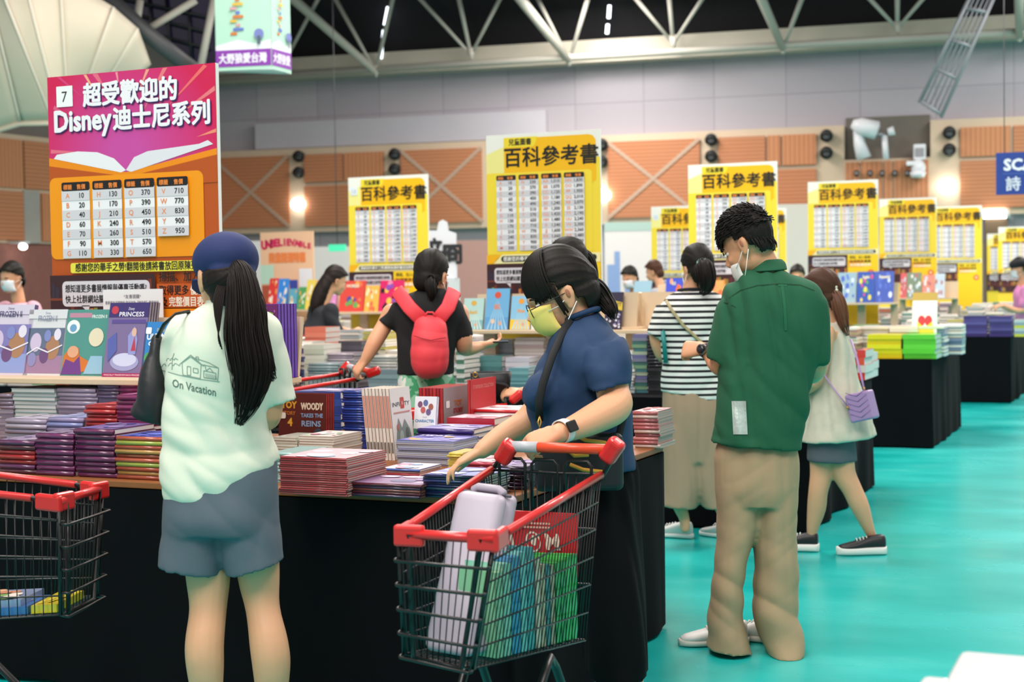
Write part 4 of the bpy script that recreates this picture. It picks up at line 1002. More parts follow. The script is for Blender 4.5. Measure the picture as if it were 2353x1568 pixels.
q = gy(1445, 757, 9.12); t.location = q; hE = gy(1445, 672, 9.12).z - q.z; wE = gy(1460, 700, 9.12).x - gy(1426, 700, 9.12).x
mb = MB(); mb.box((0, .02, hE / 2), (wE, .02, hE), ply, Matrix.Rotation(R(-8), 3, 'X')); mb.build('front_board', t)
mb = MB(); mb.box((wE * .5, .12, hE / 2), (.02, .02, hE), ply, Matrix.Rotation(R(14), 3, 'X')); mb.build('back_leg', t)
mb = MB(); mb.box((wE * .1, .07, .008), (wE * 1.5, .26, .016), ply); mb.build('base_board', t)
# red and pink books below the small yellow board
def dots_art(bg, cs, t_=None):
    def f(a):
        a.rect(0, 0, 1, 1, bg); r = random.Random(bg)
        for i in range(12): a.disc(r.uniform(.12, .88), r.uniform(.08, .9), r.uniform(.05, .11), cs[i % len(cs)])
        if t_: a.text(t_, .5, .78, .14, '#f6e8c8', align='c', fit=.84, bold=.04)
    return f
for xl, xr, yt, la, co, ar in ((739, 770, 672, 'pink square book at the end of the shelf below the small yellow board', '#d88ac0', dots_art('#d98cc2', ['#e2a2ce', '#efd2e4'])),
        (778, 834, 646, 'big red learning book on the shelf below the small yellow board', '#d8413a', dots_art('#dc463c', ['#e8a84a', '#f0784a', '#4a4a9c', '#6aa85a'], 'WORDS')),
        (836, 868, 657, 'orange and cream book between the big red and the magenta books', '#f0b04a', dots_art('#f2b44e', ['#e86a4a', '#f4e0b0'])),
        (869, 922, 645, 'magenta book with a black dot next to the black sleeve', '#d81c62', dots_art('#d81c62', ['#f08aa8', '#f0c04a', '#8a4ab0', '#1c1420']))):
    pic_book(xl, xr, yt, 716, 13.7, la, co, ar, .03, zb=1.202)
for xl, xr, yt, la, co in ((613, 634, 640, 'red book first on the shelf below the peach poster board', '#d8322c'), (634, 656, 641, 'bright blue book on the shelf below the peach poster board', '#2a86dc'), (661, 680, 664, 'small blue-green book on the shelf below the peach poster board', '#5aa6bc'), (682, 700, 660, 'small green book on the shelf below the peach poster board', '#4a9c5a'), (700, 720, 643, 'yellow book on the shelf below the peach poster board', '#e8d05a'), (720, 733, 645, 'orange and teal book last on the shelf below the peach poster board', '#e09a4a')):
    pic_book(xl, xr, yt, 688, 15.5, la, co, dots_art(co, ['#f0e4c0', '#e8a050', co, '#f4f0e8']), .03, zb=1.202)
for xl, xr, yt, la, co, ti in ((1923, 1966, 627, 'pale blue mixed-print book on the shelf above the brown ponytail', '#9ab8c8', None), (1968, 2009, 625, 'blue book with yellow and green shapes titled English', '#1f4fb0', 'English'), (2010, 2052, 624, 'deep blue book with an orange disc beside the English one', '#3c58b8', 'Requested')):
    pic_book(xl, xr, yt, 678, 18.2, la, co, dots_art(co, ['#e8dc4a' if ti == 'English' else '#5a78d8', '#5aa84a' if ti == 'English' else '#e0e6f4', '#d84a8a' if ti == 'English' else '#4a66c8'], ti), .03, zb=1.182)
for xl, xr, yt, la, co in ((2068, 2082, 628, 'thin red book on the shelf under the second aisle board', '#d8545a'), (2083, 2116, 627, 'grey-green red book on the shelf under the second aisle board', '#7a8a72'), (2119, 2146, 632, 'coral framed pale blue book under the second aisle board', '#e88a7a'), (2148, 2170, 629, 'pale white-blue book under the second aisle board', '#c8d4e4')):
    pic_book(xl, xr, yt, 664, 22.5, la, co, dots_art(co, ['#f0e8e4', '#c8d8e8', '#b86a6a']), .03, zb=1.182)
for xl, xr, yt, la, co, ti in ((1527, 1565, 640, 'orange and blue book showing beside the striped shoulder', '#3c50c8', 'DO'), (1612, 1660, 645, 'orange book showing between the striped and green shirts', '#f0a058', None)):
    pic_book(xl, xr, yt, 690, 13.6, la, co, dots_art(co, ['#f07a4a', '#f0a06a', '#e86a3c'], ti), .03, zb=1.202)
def heart_art(a): a.rect(0, 0, 1, 1, '#eeecea'); a.rect(0, .8, 1, 1, '#c9a24a'); a.disc(.38, .3, .15, '#d8323a', ry=.13); a.disc(.66, .3, .15, '#d8323a', ry=.13); a.poly([(.14, .0), (.24, .28), (.5, .12), (.8, .28), (.9, .0)], '#e6c82c')
pic_book(2095, 2152, 673, 738, 13.4, 'white book with a red heart shape standing among the far packs', '#eceae6', heart_art, .03, zb=.98)

# --- second table: stacks shown as single books where they stand largest
def st2(xl, xr, ytop, Yf, th, cols, where, **k): return stack(xl, xr, ytop, Yf, th, cols, where, **k)
WH = ['#d4d2cc', '#c6c6c0', '#dcdad4']
st2(1066, 1152, 818, 8.9, .036, ['#4f8688', '#568e8e', '#43797c'], 'thick teal block stack by the phone hand', vis=6, d=.25, edge_='#d6d4d0')
st2(1160, 1215, 822, 8.8, .03, ['#c9c6d4', '#d8d4dc', '#b9b2c4'], 'pale lilac stack behind the navy shirt', vis=3, d=.25, edge_='#d9d6dc')
st2(1130, 1178, 780, 9.3, .03, ['#b9c0d0', '#a6b0c6'], 'pale blue stack under the shelf of blue books', vis=3, d=.22, edge_='#d0d0d6')
st2(1182, 1250, 776, 9.1, .024, ['#c4b8b0', '#d0c8c4', '#b09a98'], 'beige stack under the shelf of blue books', vis=3, d=.22, edge_='#d6d0cc')
st2(1452, 1486, 768, 8.75, .022, ['#6a6c9c', '#7c8098', '#3f6f6c', '#7aa07e', '#467a80', '#a8b8a0'], 'mixed green and violet stack beside the black-spined one', vis=10, d=.25, edge_='#a8b0a8')
st2(1488, 1523, 770, 8.7, .02, ['#26252d', '#33323a', '#1c1b22'], 'black-spined stack beside the striped shirt', vis=10, d=.25, edge_='#5a5860')
st2(668, 706, 786, 8.9, .034, WH, 'pale green-white thick stack nearest the purple lizard books', vis=5, d=.24, edge_='#d8dacc')
st2(698, 744, 792, 8.7, .034, ['#cfd2c2', '#c3c8b4', '#d8dacc'], 'pale cream thick stack second from the purple lizard books', vis=5, d=.24, edge_='#dcdcd0')
st2(708, 778, 835, 8.5, .018, ['#8a9498', '#a0a8aa', '#76828a'], 'grey striped stack behind the parked cart', vis=5, d=.26, edge_='#b8bcbc')
st2(742, 812, 812, 8.75, .018, ['#a89aa4', '#9c8e9c', '#b4a8b0'], 'dusty mauve stack behind the parked cart', vis=4, d=.24, edge_='#c6bec4')
st2(700, 748, 752, 9.5, .04, ['#e8785c', '#f0866a', '#e06a50'], 'coral block stack on the second table', vis=3, d=.22, edge_='#d8d2cc')
st2(778, 831, 784, 9.0, .03, ['#3c3844', '#4a4652'], 'charcoal stack by the outstretched arm', vis=4, d=.24, edge_='#77737c')
st2(852, 912, 818, 8.6, .02, ['#b9b6b0', '#a8a8a4', '#c8c4bc'], 'pale grey stack touching the black shirt', vis=5, d=.25, edge_='#c6c4be')
st2(845, 915, 850, 8.45, .03, ['#7a848c', '#8c969c'], 'grey wavy stack below the cart handle', vis=4, d=.25, edge_='#a0a6aa')
st2(1048, 1066, 806, 8.6, .03, ['#4f7a6a', '#e0dcd8'], 'narrow green-white stack behind the red backpack', vis=0, d=.24)
st2(1170, 1215, 846, 8.5, .02, ['#6a98a0', '#7caab0', '#5a8890'], 'teal striped stack behind the black bag', vis=5, d=.24, edge_='#a8bcbc')
# yellow and green packs, red blocks
def st3(xl, xr, yt, Yf, th, cols, where, **k): return stack(xl, xr, yt, Yf, th, cols, where, **k)
st3(1993, 2072, 769, 13.03, .04, ['#e8d41c', '#e6c816', '#f0dc2a'], 'bright yellow pack at the corner of the third table', d=.3, edge_='#d8d2a0')
st3(2074, 2150, 769, 13.03, .04, ['#62cc3c', '#58c236', '#6ad444'], 'bright green pack at the corner of the third table', d=.4, edge_='#b8c4c0')
st3(1968, 1988, 805, None, .05, ['#d83a34', '#e0503c', '#d8d0c8'], 'red block stack in front of the yellow packs', ybot=874, d=.3, edge_='#cfd0cc', zb=TZ)
st3(1989, 2004, 812, None, .05, ['#d8d4d0', '#e05a48', '#c8ccc8'], 'white and red block stack at the table end', ybot=868, d=.25, edge_='#cfd0cc')
st3(2214, 2268, 726, 18.1, .035, ['#3a3270', '#4a4284', '#5a5498'], 'dark purple stack first on the fourth table', vis=2, d=.3, edge_='#7c78a4')
st3(2272, 2326, 726, 18.1, .035, ['#40387a', '#54508e', '#34306a'], 'dark purple stack second on the fourth table', vis=2, d=.3, edge_='#7c78a4')
st3(2330, 2400, 735, 18.1, .035, ['#b8c8c8', '#8aa0b0', '#c8c84a'], 'pale glossy stack at the end of the fourth table', vis=0, d=.3)

# --- all the many smaller piles further back, together
rnd = random.Random(11); mb = STUFF
PAL = ['#d8d4cc', '#c9c4bc', '#b8b4b0', '#e4e0da', '#a8b4b8', '#8aa0a0', '#c4a890', '#b08a80', '#7a8ca8', '#9a8aa0', '#c8c060', '#d87a60', '#6a9a8a', '#e6e2dc', '#dcd8d0', '#c24a44', '#5a6a9a', '#a89878', '#e8d8b8', '#88a878']
def pile(x, y, w, d, h, th, z0=TZ):
    c1, c2 = cover(rnd.choice(PAL)), cover(rnd.choice(PAL)); e_ = page2; z = z0
    while z < z0 + h - 1e-4:
        w2 = w * rnd.uniform(.95, 1); ox, oy = rnd.uniform(-.008, .008), rnd.uniform(-.008, .008)
        mb.box((x + ox, y + oy, z + th * .12), (w2, d, th * .2), c1 if rnd.random() < .7 else c2); mb.box((x + ox, y + oy + (.004 if rnd.random() < .5 else -.004), z + th * .6), (w2 * .985, d, th * .72), e_ if rnd.random() < .6 else c1)
        z += th
def fill(x0, x1, y0, y1, hmax, skip=()):
    y = y0
    while y < y1:
        x = x0 + rnd.uniform(0, .05)
        while x < x1:
            w, d = rnd.uniform(.18, .28), rnd.uniform(.19, .26)
            c = (x + w / 2, y + .12)
            if x + w < x1 and rnd.random() < .93 and not any(a <= c[0] <= b_ and e <= c[1] <= f for a, b_, e, f in skip):
                pile(c[0], c[1], w, d, hmax * rnd.uniform(.35, 1), rnd.uniform(.018, .04))
            x += w + rnd.uniform(.01, .03)
        y += .29
fill(-8.05, -5.2, 8.45, 9.0, .34)
fill(-5.2, -3.75, 5.15, 5.8, .2)
fill(-5.2, XR - .05, 8.72, 9.02, .3, skip=[(gy(660, 0, 8.7).x, gy(935, 0, 8.7).x, 8, 9.3), (gy(1040, 0, 8.7).x, gy(1270, 0, 8.7).x, 8, 9.3), (gy(1440, 0, 8.75).x, gy(1530, 0, 8.7).x, 8, 9.3)])
fill(-8.05, -3.0, 9.55, 10.3, .36, skip=[(gy(690, 0, 9.6).x - .1, gy(760, 0, 9.6).x + .1, 9.3, 10), (gy(1090, 0, 9.5).x - .3, gy(1390, 0, 9.5).x + .2, 9.3, 9.75)])
fill(-3.0, XR - .3, 9.45, 9.8, .3, skip=[(gy(1090, 0, 9.5).x - .3, gy(1390, 0, 9.5).x + .2, 9.3, 9.75)])
fill(-11, -1.9, 13.35, 13.62, .26, skip=[(-2.9, -1.5, 13, 13.7)]); fill(-11, -1.9, 14.2, 14.75, .32)
fill(-3.2, -2.8, 13.05, 13.3, .2); fill(-11, -3.2, 13.05, 13.3, .25)
for k in (3, 4, 5): fill(-13, XRS[k] - .1, ROWS[k][0] + .35, ROWS[k][0] + .6, .28); fill(-13, XRS[k] - .1, ROWS[k][0] + 1.15, ROWS[k][1] - .15, .32)
fill(-12.9, gy(745, 760, 16).x - .1, 15.75 + .3, 16.4, .34); fill(-12.9, gy(745, 760, 16).x - .1, 15.32, 15.4, .2)
# low packs behind the yellow and green ones
for x0, x1, y in ((1950, 1968, 13.1), (1972, 2040, 13.38), (2042, 2110, 13.38), (2112, 2170, 13.4), (2150, 2210, 13.75)):
    a, e = gy(x0, 760, y), gy(x1, 760, y); pile((a.x + e.x) / 2, y + .15, e.x - a.x, .28, .26, .03)
tag(mb.build('book'), 'many small piles of books covering the tables further back', 'book', kind='stuff')
print('BOOKS', BOOKS[0])
# ------------------------------------------------------------------ shopping carts
cblk = mat('cart_black', '#0a0c0d', .35, spec=.5)
cred = mat('cart_red', '#d41c1c', .35, coat=.3)
cor = mat('cart_orange', '#e2451c', .35, coat=.2)
cgry = mat('cart_grey', '#b4b6bd', .4)
def cart(label, tb, tf, bb, bf, h0, h1, nv=30, ad=False, sleeve=True):
    """tb, tf, bb, bf: (side A, side B) corner points of the basket: top back, top front, bottom back, bottom front; h0, h1: handle ends"""
    g = (bb[0] + bb[1] + bf[0] + bf[1]) / 4
    t = thing('shopping_cart', label, 'cart', (g.x, g.y, 0), 'red-rimmed black shopping carts')
    O = V((g.x, g.y, 0)); bd = lambda mb, n, p=None: mb.build(n, p or t, None) if False else _b(mb, n, p)
    def _b(mb, n, p=None):
        mb.v = [tuple(V(v) - O) for v in mb.v]; return mb.build(n, p or t)
    L = lambda a, b, f: a + (b - a) * f
    wr = .0016
    for k in (0, 1):                                     # side grids
        mb = MB()
        for i in range(nv + 1):
            f = i / nv; mb.tube([L(tb[k], tf[k], f) - V((0, 0, .012)), L(bb[k], bf[k], f)], wr, cblk, 5)
        for j in range(1, 7):
            f = j / 6; mb.tube([L(tb[k], bb[k], f), L(tf[k], bf[k], f)], .0026, cblk, 5)
        _b(mb, 'side_grid')
        mb = MB(); mb.tube([tb[k] + V((0, 0, .0)), L(tb[k], tf[k], .9)], .011, cred, 10); _b(mb, 'rim_sleeve')
        mb = MB(); mb.tube([tb[k], tf[k], bf[k]], .007, cblk, 8); _b(mb, 'side_frame')
    mb = MB()                                            # front grid
    for j in range(1, 6):
        f = j / 5; a, b = L(tf[0], bf[0], f), L(tf[1], bf[1], f); o = (a - b).normalized() * .02; q = ((tf[0] + tf[1]) - (tb[0] + tb[1])).normalized() * .03
        mb.tube([a, a + o * .2 + q * .7, a + q, b + q, b - o * .2 + q * .7, b], .0042, cblk, 6)
    for i in range(1, 12):
        f = i / 12; mb.tube([L(tf[0], tf[1], f), L(bf[0], bf[1], f)], wr, cblk, 5)
    _b(mb, 'front_grid')
    mb = MB(); fr = [L(tf[0], tf[1], .12), L(tf[0], tf[1], .88), L(bf[0], bf[1], .85), L(bf[0], bf[1], .15)]
    q = ((tf[0] + tf[1]) - (tb[0] + tb[1])).normalized() * .006
    mb.tube([p + q for p in fr], .007, cblk, 8, closed=True); _b(mb, 'front_frame')
    mb = MB()                                            # base
    for i in range(16): f = i / 15; mb.tube([L(bb[0], bb[1], f), L(bf[0], bf[1], f)], wr, cblk, 5)
    for i in range(13): f = i / 12; mb.tube([L(bb[0], bf[0], f), L(bb[1], bf[1], f)], .0032, cblk, 5)
    _b(mb, 'base_grid')
    mb = MB()                                            # back gate
    for i in range(15): f = i / 14; mb.tube([L(tb[0], tb[1], f), L(bb[0], bb[1], f)], wr, cblk, 5)
    for j in range(4): f = j / 3; mb.tube([L(tb[0], bb[0], f), L(tb[1], bb[1], f)], .004, cblk, 6)
    _b(mb, 'back_gate')
    # red front corners and front bar
    ax = ((tf[0] + tf[1]) - (tb[0] + tb[1])).normalized(); sd = (tf[1] - tf[0]).normalized()
    mb = MB(); mb.tube([tf[0], tf[1]], .012, cred, 10); _b(mb, 'front_bar')
    for k, sg in ((0, 1), (1, -1)):
        mb = MB(); Rm = Matrix((ax, ax.cross(V((0, 0, 1))).normalized() * -1, V((0, 0, 1)))).transposed()
        mb.box(tf[k] - ax * .035 - V((0, 0, .008)), (.085, .022, .046), cred, Rm); o = _b(mb, 'corner_guard'); bevel(o, .007)
        mb = MB(); mb.box(tf[k] + sd * sg * .028 - V((0, 0, .004)), (.022, .075, .05), cred, Rm); o = _b(mb, 'corner_guard'); bevel(o, .007)
    # handle
    hd = (h1 - h0)
    mb = MB(); mb.tube([h0, h1], .0145, cor, 14); ho = _b(mb, 'handle')
    if sleeve: mb = MB(); mb.tube([h0 + hd * .06, h0 + hd * .30], .0155, cgry, 14); _b(mb, 'grip_sleeve', ho); 
    for k, p in ((0, h0), (1, h1)):
        dn = (tb[k] - p)
        zd = dn.normalized(); xd = (hd - zd * hd.dot(zd)).normalized(); yd = zd.cross(xd); sg = 1 if k == 0 else -1
        mb = MB(); mb.box(p + xd * sg * .012 + zd * .012, (.05, .042, .075), cred, Matrix((xd, yd, zd)).transposed()); o = _b(mb, 'handle_end'); bevel(o, .015, 4)
        mb = MB(); mb.tube([p + dn * .3, p + dn * .7 - ax * .03, tb[k] - V((0, 0, .01))], .007, cblk, 8); _b(mb, 'handle_post')
    # child-seat wire arches at the back
    mb = MB()
    for f in (.2, .5, .8):
        a = L(tb[0], tb[1], f - .12); b = L(tb[0], tb[1], f + .12); u_ = V((0, 0, .035))
        mb.tube([a - V((0, 0, .1)), a + u_ * .6, a + u_ + (b - a) * .15, b + u_ - (b - a) * .15, b + u_ * .6, b - V((0, 0, .1))], .005, cblk, 6)
    _b(mb, 'seat_wire')
    # undercarriage
    for k in (0, 1):
        w0 = V((bb[k].x, bb[k].y, .06)) - ax * .06; w1 = V((bf[k].x, bf[k].y, .06)) - V((ax.x, ax.y, 0)) * .08
        mid_ = L(bb[k], bf[k], .35)
        mb = MB(); mb.tube([w0, w0 + V((0, 0, .08)) + ax * .03, mid_ - V((0, 0, .06)) - ax * .05, mid_ - V((0, 0, .02)), mid_ - V((0, 0, .06)) + ax * .07, w1 + V((0, 0, .09)) - ax * .04, w1], .012, cblk, 8); _b(mb, 'leg_frame')
        for w in (w0, w1):
            mb = MB(); s2 = sd * .012; mb.cyl(V((w.x, w.y, .05)) - s2, V((w.x, w.y, .05)) + s2, .048, mat('wheel_grey', '#3a3c40', .5), 16); _b(mb, 'wheel')
    if ad:
        a0, a1 = L(tb[0], bb[0], .22), L(tb[1], bb[1], .22); b0, b1 = L(tb[0], bb[0], .62), L(tb[1], bb[1], .62)
        P0, P1, P2, P3 = L(b0, b1, .12) + ax * .02, L(b0, b1, .86) + ax * .02, L(a0, a1, .86) + ax * .05, L(a0, a1, .12) + ax * .05
        mb = MB(); n_ = (P1 - P0).cross(P3 - P0).normalized(); th_ = n_ * .008
        mb.add([P0, P1, P2, P3, P0 - th_, P1 - th_, P2 - th_, P3 - th_], [(0, 1, 2, 3), (7, 6, 5, 4), (0, 4, 5, 1), (1, 5, 6, 2), (2, 6, 7, 3), (3, 7, 4, 0)], mat('flap_red', '#c8141c', .4))
        U_, V_ = (P1 - P0), (P3 - P0); A_ = Art(mb, P0, U_, V_, .0004, .0008)
        k_ = U_.length / V_.length
        def tx(s_, u, v, sz):
            vs, fs = glyphs(s_, .03); A_.k += 1; x0 = min(p[0] for p in vs); x1 = max(p[0] for p in vs)
            A_.mb.add([A_.pt(u + (p[0] - x0) * sz / k_, v + p[1] * sz) for p in vs], fs, flat('#e8c8b8'))
        tx('I', .10, .42, .34); tx('M', .62, .42, .34)
        A_.disc(.44, .53, .11, '#e8c8b8', ry=.16); A_.disc(.44, .53, .09, '#c8141c', ry=.13); A_.disc(.45, .55, .05, '#e8c8b8', ry=.08)
        for v_ in (.74, .80): A_.rect(.1, v_, .72, v_ + .03, '#e0a090')
        for u_ in (.1, .2, .3, .5, .6, .7): A_.rect(u_, .18, u_ + .05, .32, '#e8c8b8')
        _b(mb, 'seat_flap')
    return t
# the cart in front
tb = (P(1128, 1080, 4.2), P(1380, 1092, 4.06)); tf = (P(916, 1226, 3.43), P(1136, 1240, 3.33))
bb = (P(1160, 1462, 4.12), P(1345, 1472, 4.0)); bf = (P(930, 1503, 3.5), P(1086, 1538, 3.42))
cart('black shopping cart with orange handle pushed by the masked woman in navy', tb, tf, bb, bf, P(1160, 1026, 4.16), P(1420, 1034, 4.03), 34, ad=True)
# the cart cut by the picture edge
tb2 = (P(-330, 1052, 4.75), P(-450, 1088, 4.35)); tf2 = (P(236, 1122, 4.32), P(136, 1152, 4.03))
bb2 = (P(-310, 1400, 4.7), P(-420, 1448, 4.3)); bf2 = (P(222, 1370, 4.28), P(140, 1414, 4.0))
cart('black shopping cart with a red rim cut by the picture edge, beside the mint shirt', tb2, tf2, bb2, bf2, P(-400, 1010, 4.85), P(-530, 1040, 4.42), 30)
# cart of the woman with the red backpack
tb3 = (P(778, 861, 7.72), P(818, 872, 7.42)); tf3 = (P(560, 893, 7.55), P(575, 913, 7.2))
dn = V((0, 0, -.4))
cart('black shopping cart with a red rim held by the woman with the red backpack', tb3, tf3, (tb3[0] + dn, tb3[1] + dn), (tf3[0] + dn * .85, tf3[1] + dn * .85), P(796, 842, 7.72), P(862, 856, 7.40), 22)
tb4 = (P(1140, 930, 7.15), P(1165, 932, 6.82)); tf4 = (P(905, 945, 7.1), P(925, 952, 6.8))
cart('black shopping cart mostly hidden behind the book table, its red handle held by a hand', tb4, tf4, (tb4[0] + dn, tb4[1] + dn), (tf4[0] + dn * .85, tf4[1] + dn * .85), P(1168, 902, 7.15), P(1192, 910, 6.82), 16, sleeve=False)

# ------------------------------------------------------------------ things in the carts
def hexa(mb, pts, m): mb.add(pts, [(0, 1, 2, 3), (7, 6, 5, 4), (0, 4, 5, 1), (1, 5, 6, 2), (2, 6, 7, 3), (3, 7, 4, 0)], m)
def cpos(u, v, w):              # inside the front cart: u back->front, v side A->B, w bottom->top
    def bil(a0, a1, b0, b1): return (a0 * (1 - v) + a1 * v) * (1 - u) + (b0 * (1 - v) + b1 * v) * u
    return bil(bb[0], bb[1], bf[0], bf[1]) * (1 - w) + bil(tb[0], tb[1], tf[0], tf[1]) * w
# lilac-grey carry case standing on end
def upright(name, label, cat, u0, u1, v0, v1, w0, w1, col, group=None, art=None, bev=.004, lean=V((0, 0, 0)), pages=True):
    """a book standing in the cart: spine faces side B (towards the camera); thickness along u"""
    a = cpos(u0, v1, w0); b = cpos(u1, v1, w0); c = cpos(u0, v0, w0)
    X = (b - a); Y = (c - a); hgt = (cpos((u0 + u1) / 2, .5, w1) - cpos((u0 + u1) / 2, .5, w0)).length
    zz = V((0, 0, hgt)) + lean; base = min(a.z, b.z); 
    pts = [a, b, b + Y, a + Y]
    o = thing(name, label, cat, a, group)
    S_ = lambda p: p - a
    t_ = X.normalized() * .0022
    mb = MB()
    hexa(mb, [S_(p) for p in (a, a + t_, a + t_ + Y, a + Y, a + zz, a + t_ + zz, a + t_ + Y + zz, a + Y + zz)], col)
    hexa(mb, [S_(p) for p in (b - t_, b, b + Y, b - t_ + Y, b - t_ + zz, b + zz, b + Y + zz, b - t_ + Y + zz)], col)
    y_ = Y.normalized() * .004
    hexa(mb, [S_(p) for p in (a, b, b + y_, a + y_, a + zz, b + zz, b + y_ + zz, a + y_ + zz)], col)
    mb.build('cover', o)
    mb = MB(); i_ = X.normalized() * .0025; j_ = Y.normalized() * .006; e_ = V((0, 0, .004))
    hexa(mb, [S_(p) for p in (a + i_ + j_ + e_, b - i_ + j_ + e_, b - i_ + Y - j_ + e_, a + i_ + Y - j_ + e_, a + i_ + j_ + zz - e_, b - i_ + j_ + zz - e_, b - i_ + Y - j_ + zz - e_, a + i_ + Y - j_ + zz - e_)], page2)
    mb.build('page_block', o)
    if art:
        mb = MB(); A_ = Art(mb, (0, 0, 0), X, zz, .0003, .0006); art(A_, X.length, hgt); mb.build('spine_print', o)
    return o
def sp_text(txt, col, size=.3):
    def f(A_, w, h):
        vs, fs = glyphs(txt, .02); x0 = min(p[0] for p in vs); x1 = max(p[0] for p in vs); sc = min(w * .5, h * .6 / (x1 - x0)) 
        A_.k += 1; A_.mb.add([A_.pt((.5 * w - (p[1] - .35) * sc) / w, (h * .2 + (p[0] - x0) * sc) / h) for p in vs], fs, flat(col))
    return f
spec = [(.02, .075, '#2fae46', 'bright green book with white lettering, last by the cart handle', 'SMART', '#f0f4f0', .53), (.08, .135, '#3cb84e', 'bright green book with a pale panel in the cart', 'FARM LIFE', '#e9f4ea', .53), (.14, .18, '#24963a', 'mid green book in the cart', 'WILD', '#e0eee2', .52), (.185, .235, '#2ba442', 'green book with a white spine word in the cart', 'FARM', '#eef4ee', .52),
    (.245, .285, '#a89a7c', 'khaki book next to the green ones in the cart', None, '', .52), (.29, .33, '#2e7480', 'dark teal book next to the khaki one in the cart', None, '', .54), (.335, .375, '#b8a684', 'sand coloured book in the cart', None, '', .55), (.38, .425, '#cfc4b0', 'cream book with dark spine letters in the cart', 'COOKING', '#4a4438', .60),
    (.44, .50, '#3a9aa4', 'sea-blue book in the middle of the cart', None, '', .70), (.505, .56, '#6fc0c0', 'pale turquoise book in the middle of the cart', None, '', .69), (.565, .64, '#2a86b8', 'blue book with yellow blobs in the cart', None, '', .68), (.645, .71, '#86c4ae', 'mint book with an orange top edge in the cart', None, '', .66), (.715, .77, '#8fc49a', 'soft green book at the front of the cart row', None, '', .62)]
def blob_art(seed, cols):
    def f(A_, w, h):
        r = random.Random(seed); A_.k += 1
        for i in range(7): A_.k += .2; A_.disc(r.uniform(.2, .8), r.uniform(.1, .92), r.uniform(.1, .18), r.choice(cols), ry=r.uniform(.03, .07), up_=False)
    return f
for i, (u0, u1, col, la, tx_, tc_, w1) in enumerate(spec):
    upright('book', la, 'book', u0, u1, .42, .93, .015, w1, cover(col), 'books standing in the front cart', sp_text(tx_, tc_) if tx_ else blob_art(i, ['#e8c83a', '#2a6fb0', '#5aa84a', '#d8e4d0', '#e88a4a']))
# flat book under them
mb = MB(); q = [cpos(.45, .1, .012), cpos(.75, .1, .012), cpos(.75, .38, .012), cpos(.45, .38, .012)]
o = q[0].copy(); hexa(mb, [p - o for p in q] + [p - o + V((0, 0, .02)) for p in q], cover('#8aa4d8')); ob = mb.build('book'); ob.location = o; tag(ob, 'flat pale blue book lying on the bottom of the front cart', 'book')
# lilac carry case
t = thing('carry_case', 'lilac-grey hard carry case standing upright in the front cart', 'case')
lil = mat('case_lilac', '#a79fae', .45, var=.05, scale=10)
lean_u = V((0, 0, 0))
def case_half(u0, u1, nm_):
    c0 = [cpos(u0, .1, .03), cpos(u1, .1, .03), cpos(u1, .8, .03), cpos(u0, .8, .03)]
    ax_ = ((tf[0] + tf[1]) - (tb[0] + tb[1])).normalized()
    sh = V((-ax_.x, -ax_.y, 0)) * .26 + V((0, 0, .35))
    mb = MB(); hexa(mb, c0 + [p + sh for p in c0], lil); o = mb.build(nm_, t); bevel(o, .022, 4)
    for p in o.data.polygons: p.use_smooth = True
case_half(.74, .83, 'shell_half'); case_half(.838, .92, 'shell_half')
ax_ = ((tf[0] + tf[1]) - (tb[0] + tb[1])).normalized(); sh = V((-ax_.x, -ax_.y, 0)) * .26 + V((0, 0, .35))
a, b_ = cpos(.834, .25, .03) + sh, cpos(.834, .68, .03) + sh
mb = MB(); mb.tube([a, a + V((0, 0, .004)), a + (b_ - a) * .15 + V((0, 0, .012)), b_ + (a - b_) * .15 + V((0, 0, .012)), b_ + V((0, 0, .004)), b_], .011, lil, 10); mb.build('handle', t)
mb = MB(); c_ = cpos(.665, .62, .3); mb.tube([cpos(.834, .1, .03) + sh * .995, cpos(.834, .8, .03) + sh * .995], .004, mat('case_seam', '#5c5662', .5), 6); mb.build('seam', t)
# glossy books in the cart at the picture edge
def c2(u, v, w):
    def bil(a0, a1, b0, b1): return (a0 * (1 - v) + a1 * v) * (1 - u) + (b0 * (1 - v) + b1 * v) * u
    return bil(bb2[0], bb2[1], bf2[0], bf2[1]) * (1 - w) + bil(tb2[0], tb2[1], tf2[0], tf2[1]) * w
for k, (u0, u1, v0, v1, w0, col, la, cs) in enumerate(((.62, .86, .3, .92, .01, '#3a6aa8', 'blue spotted book at the bottom of the edge cart', ('#c8a27a', '#e0d0c0', '#5a8ac8', '#a86a4a')), (.60, .83, .28, .9, .065, '#8a9cc0', 'pale spotted book lying on the blue one in the edge cart', ('#c89a78', '#e6dccf', '#7aa45a', '#b87a5a')), (.87, .97, .15, .9, .01, '#d8c22a', 'flat yellow book near the front of the edge cart', ('#e0cc3a', '#c8b428')))):
    q = [c2(u0, v1, w0), c2(u1, v1, w0), c2(u1, v0, w0), c2(u0, v0, w0)]; o = q[0].copy(); zz = V((0, 0, .022))
    mb = MB(); hexa(mb, [p - o for p in q] + [p - o + zz for p in q], cover(col)); A_ = Art(mb, zz, q[1] - o, q[3] - o, .0004, .0006); r = random.Random(k)
    for i in range(10): A_.disc(r.uniform(.15, .85), r.uniform(.15, .85), .12, cs[i % len(cs)])
    ob = mb.build('book'); ob.location = o; tag(ob, la, 'book')
    mb = MB(); hexa(mb, [p - o + V((0, 0, .004)) + (q[0] + q[2] - p * 2) * .004 - ax_ * 0 for p in q] + [p - o + V((0, 0, .018)) for p in q], page2); mb.build('page_block', ob)
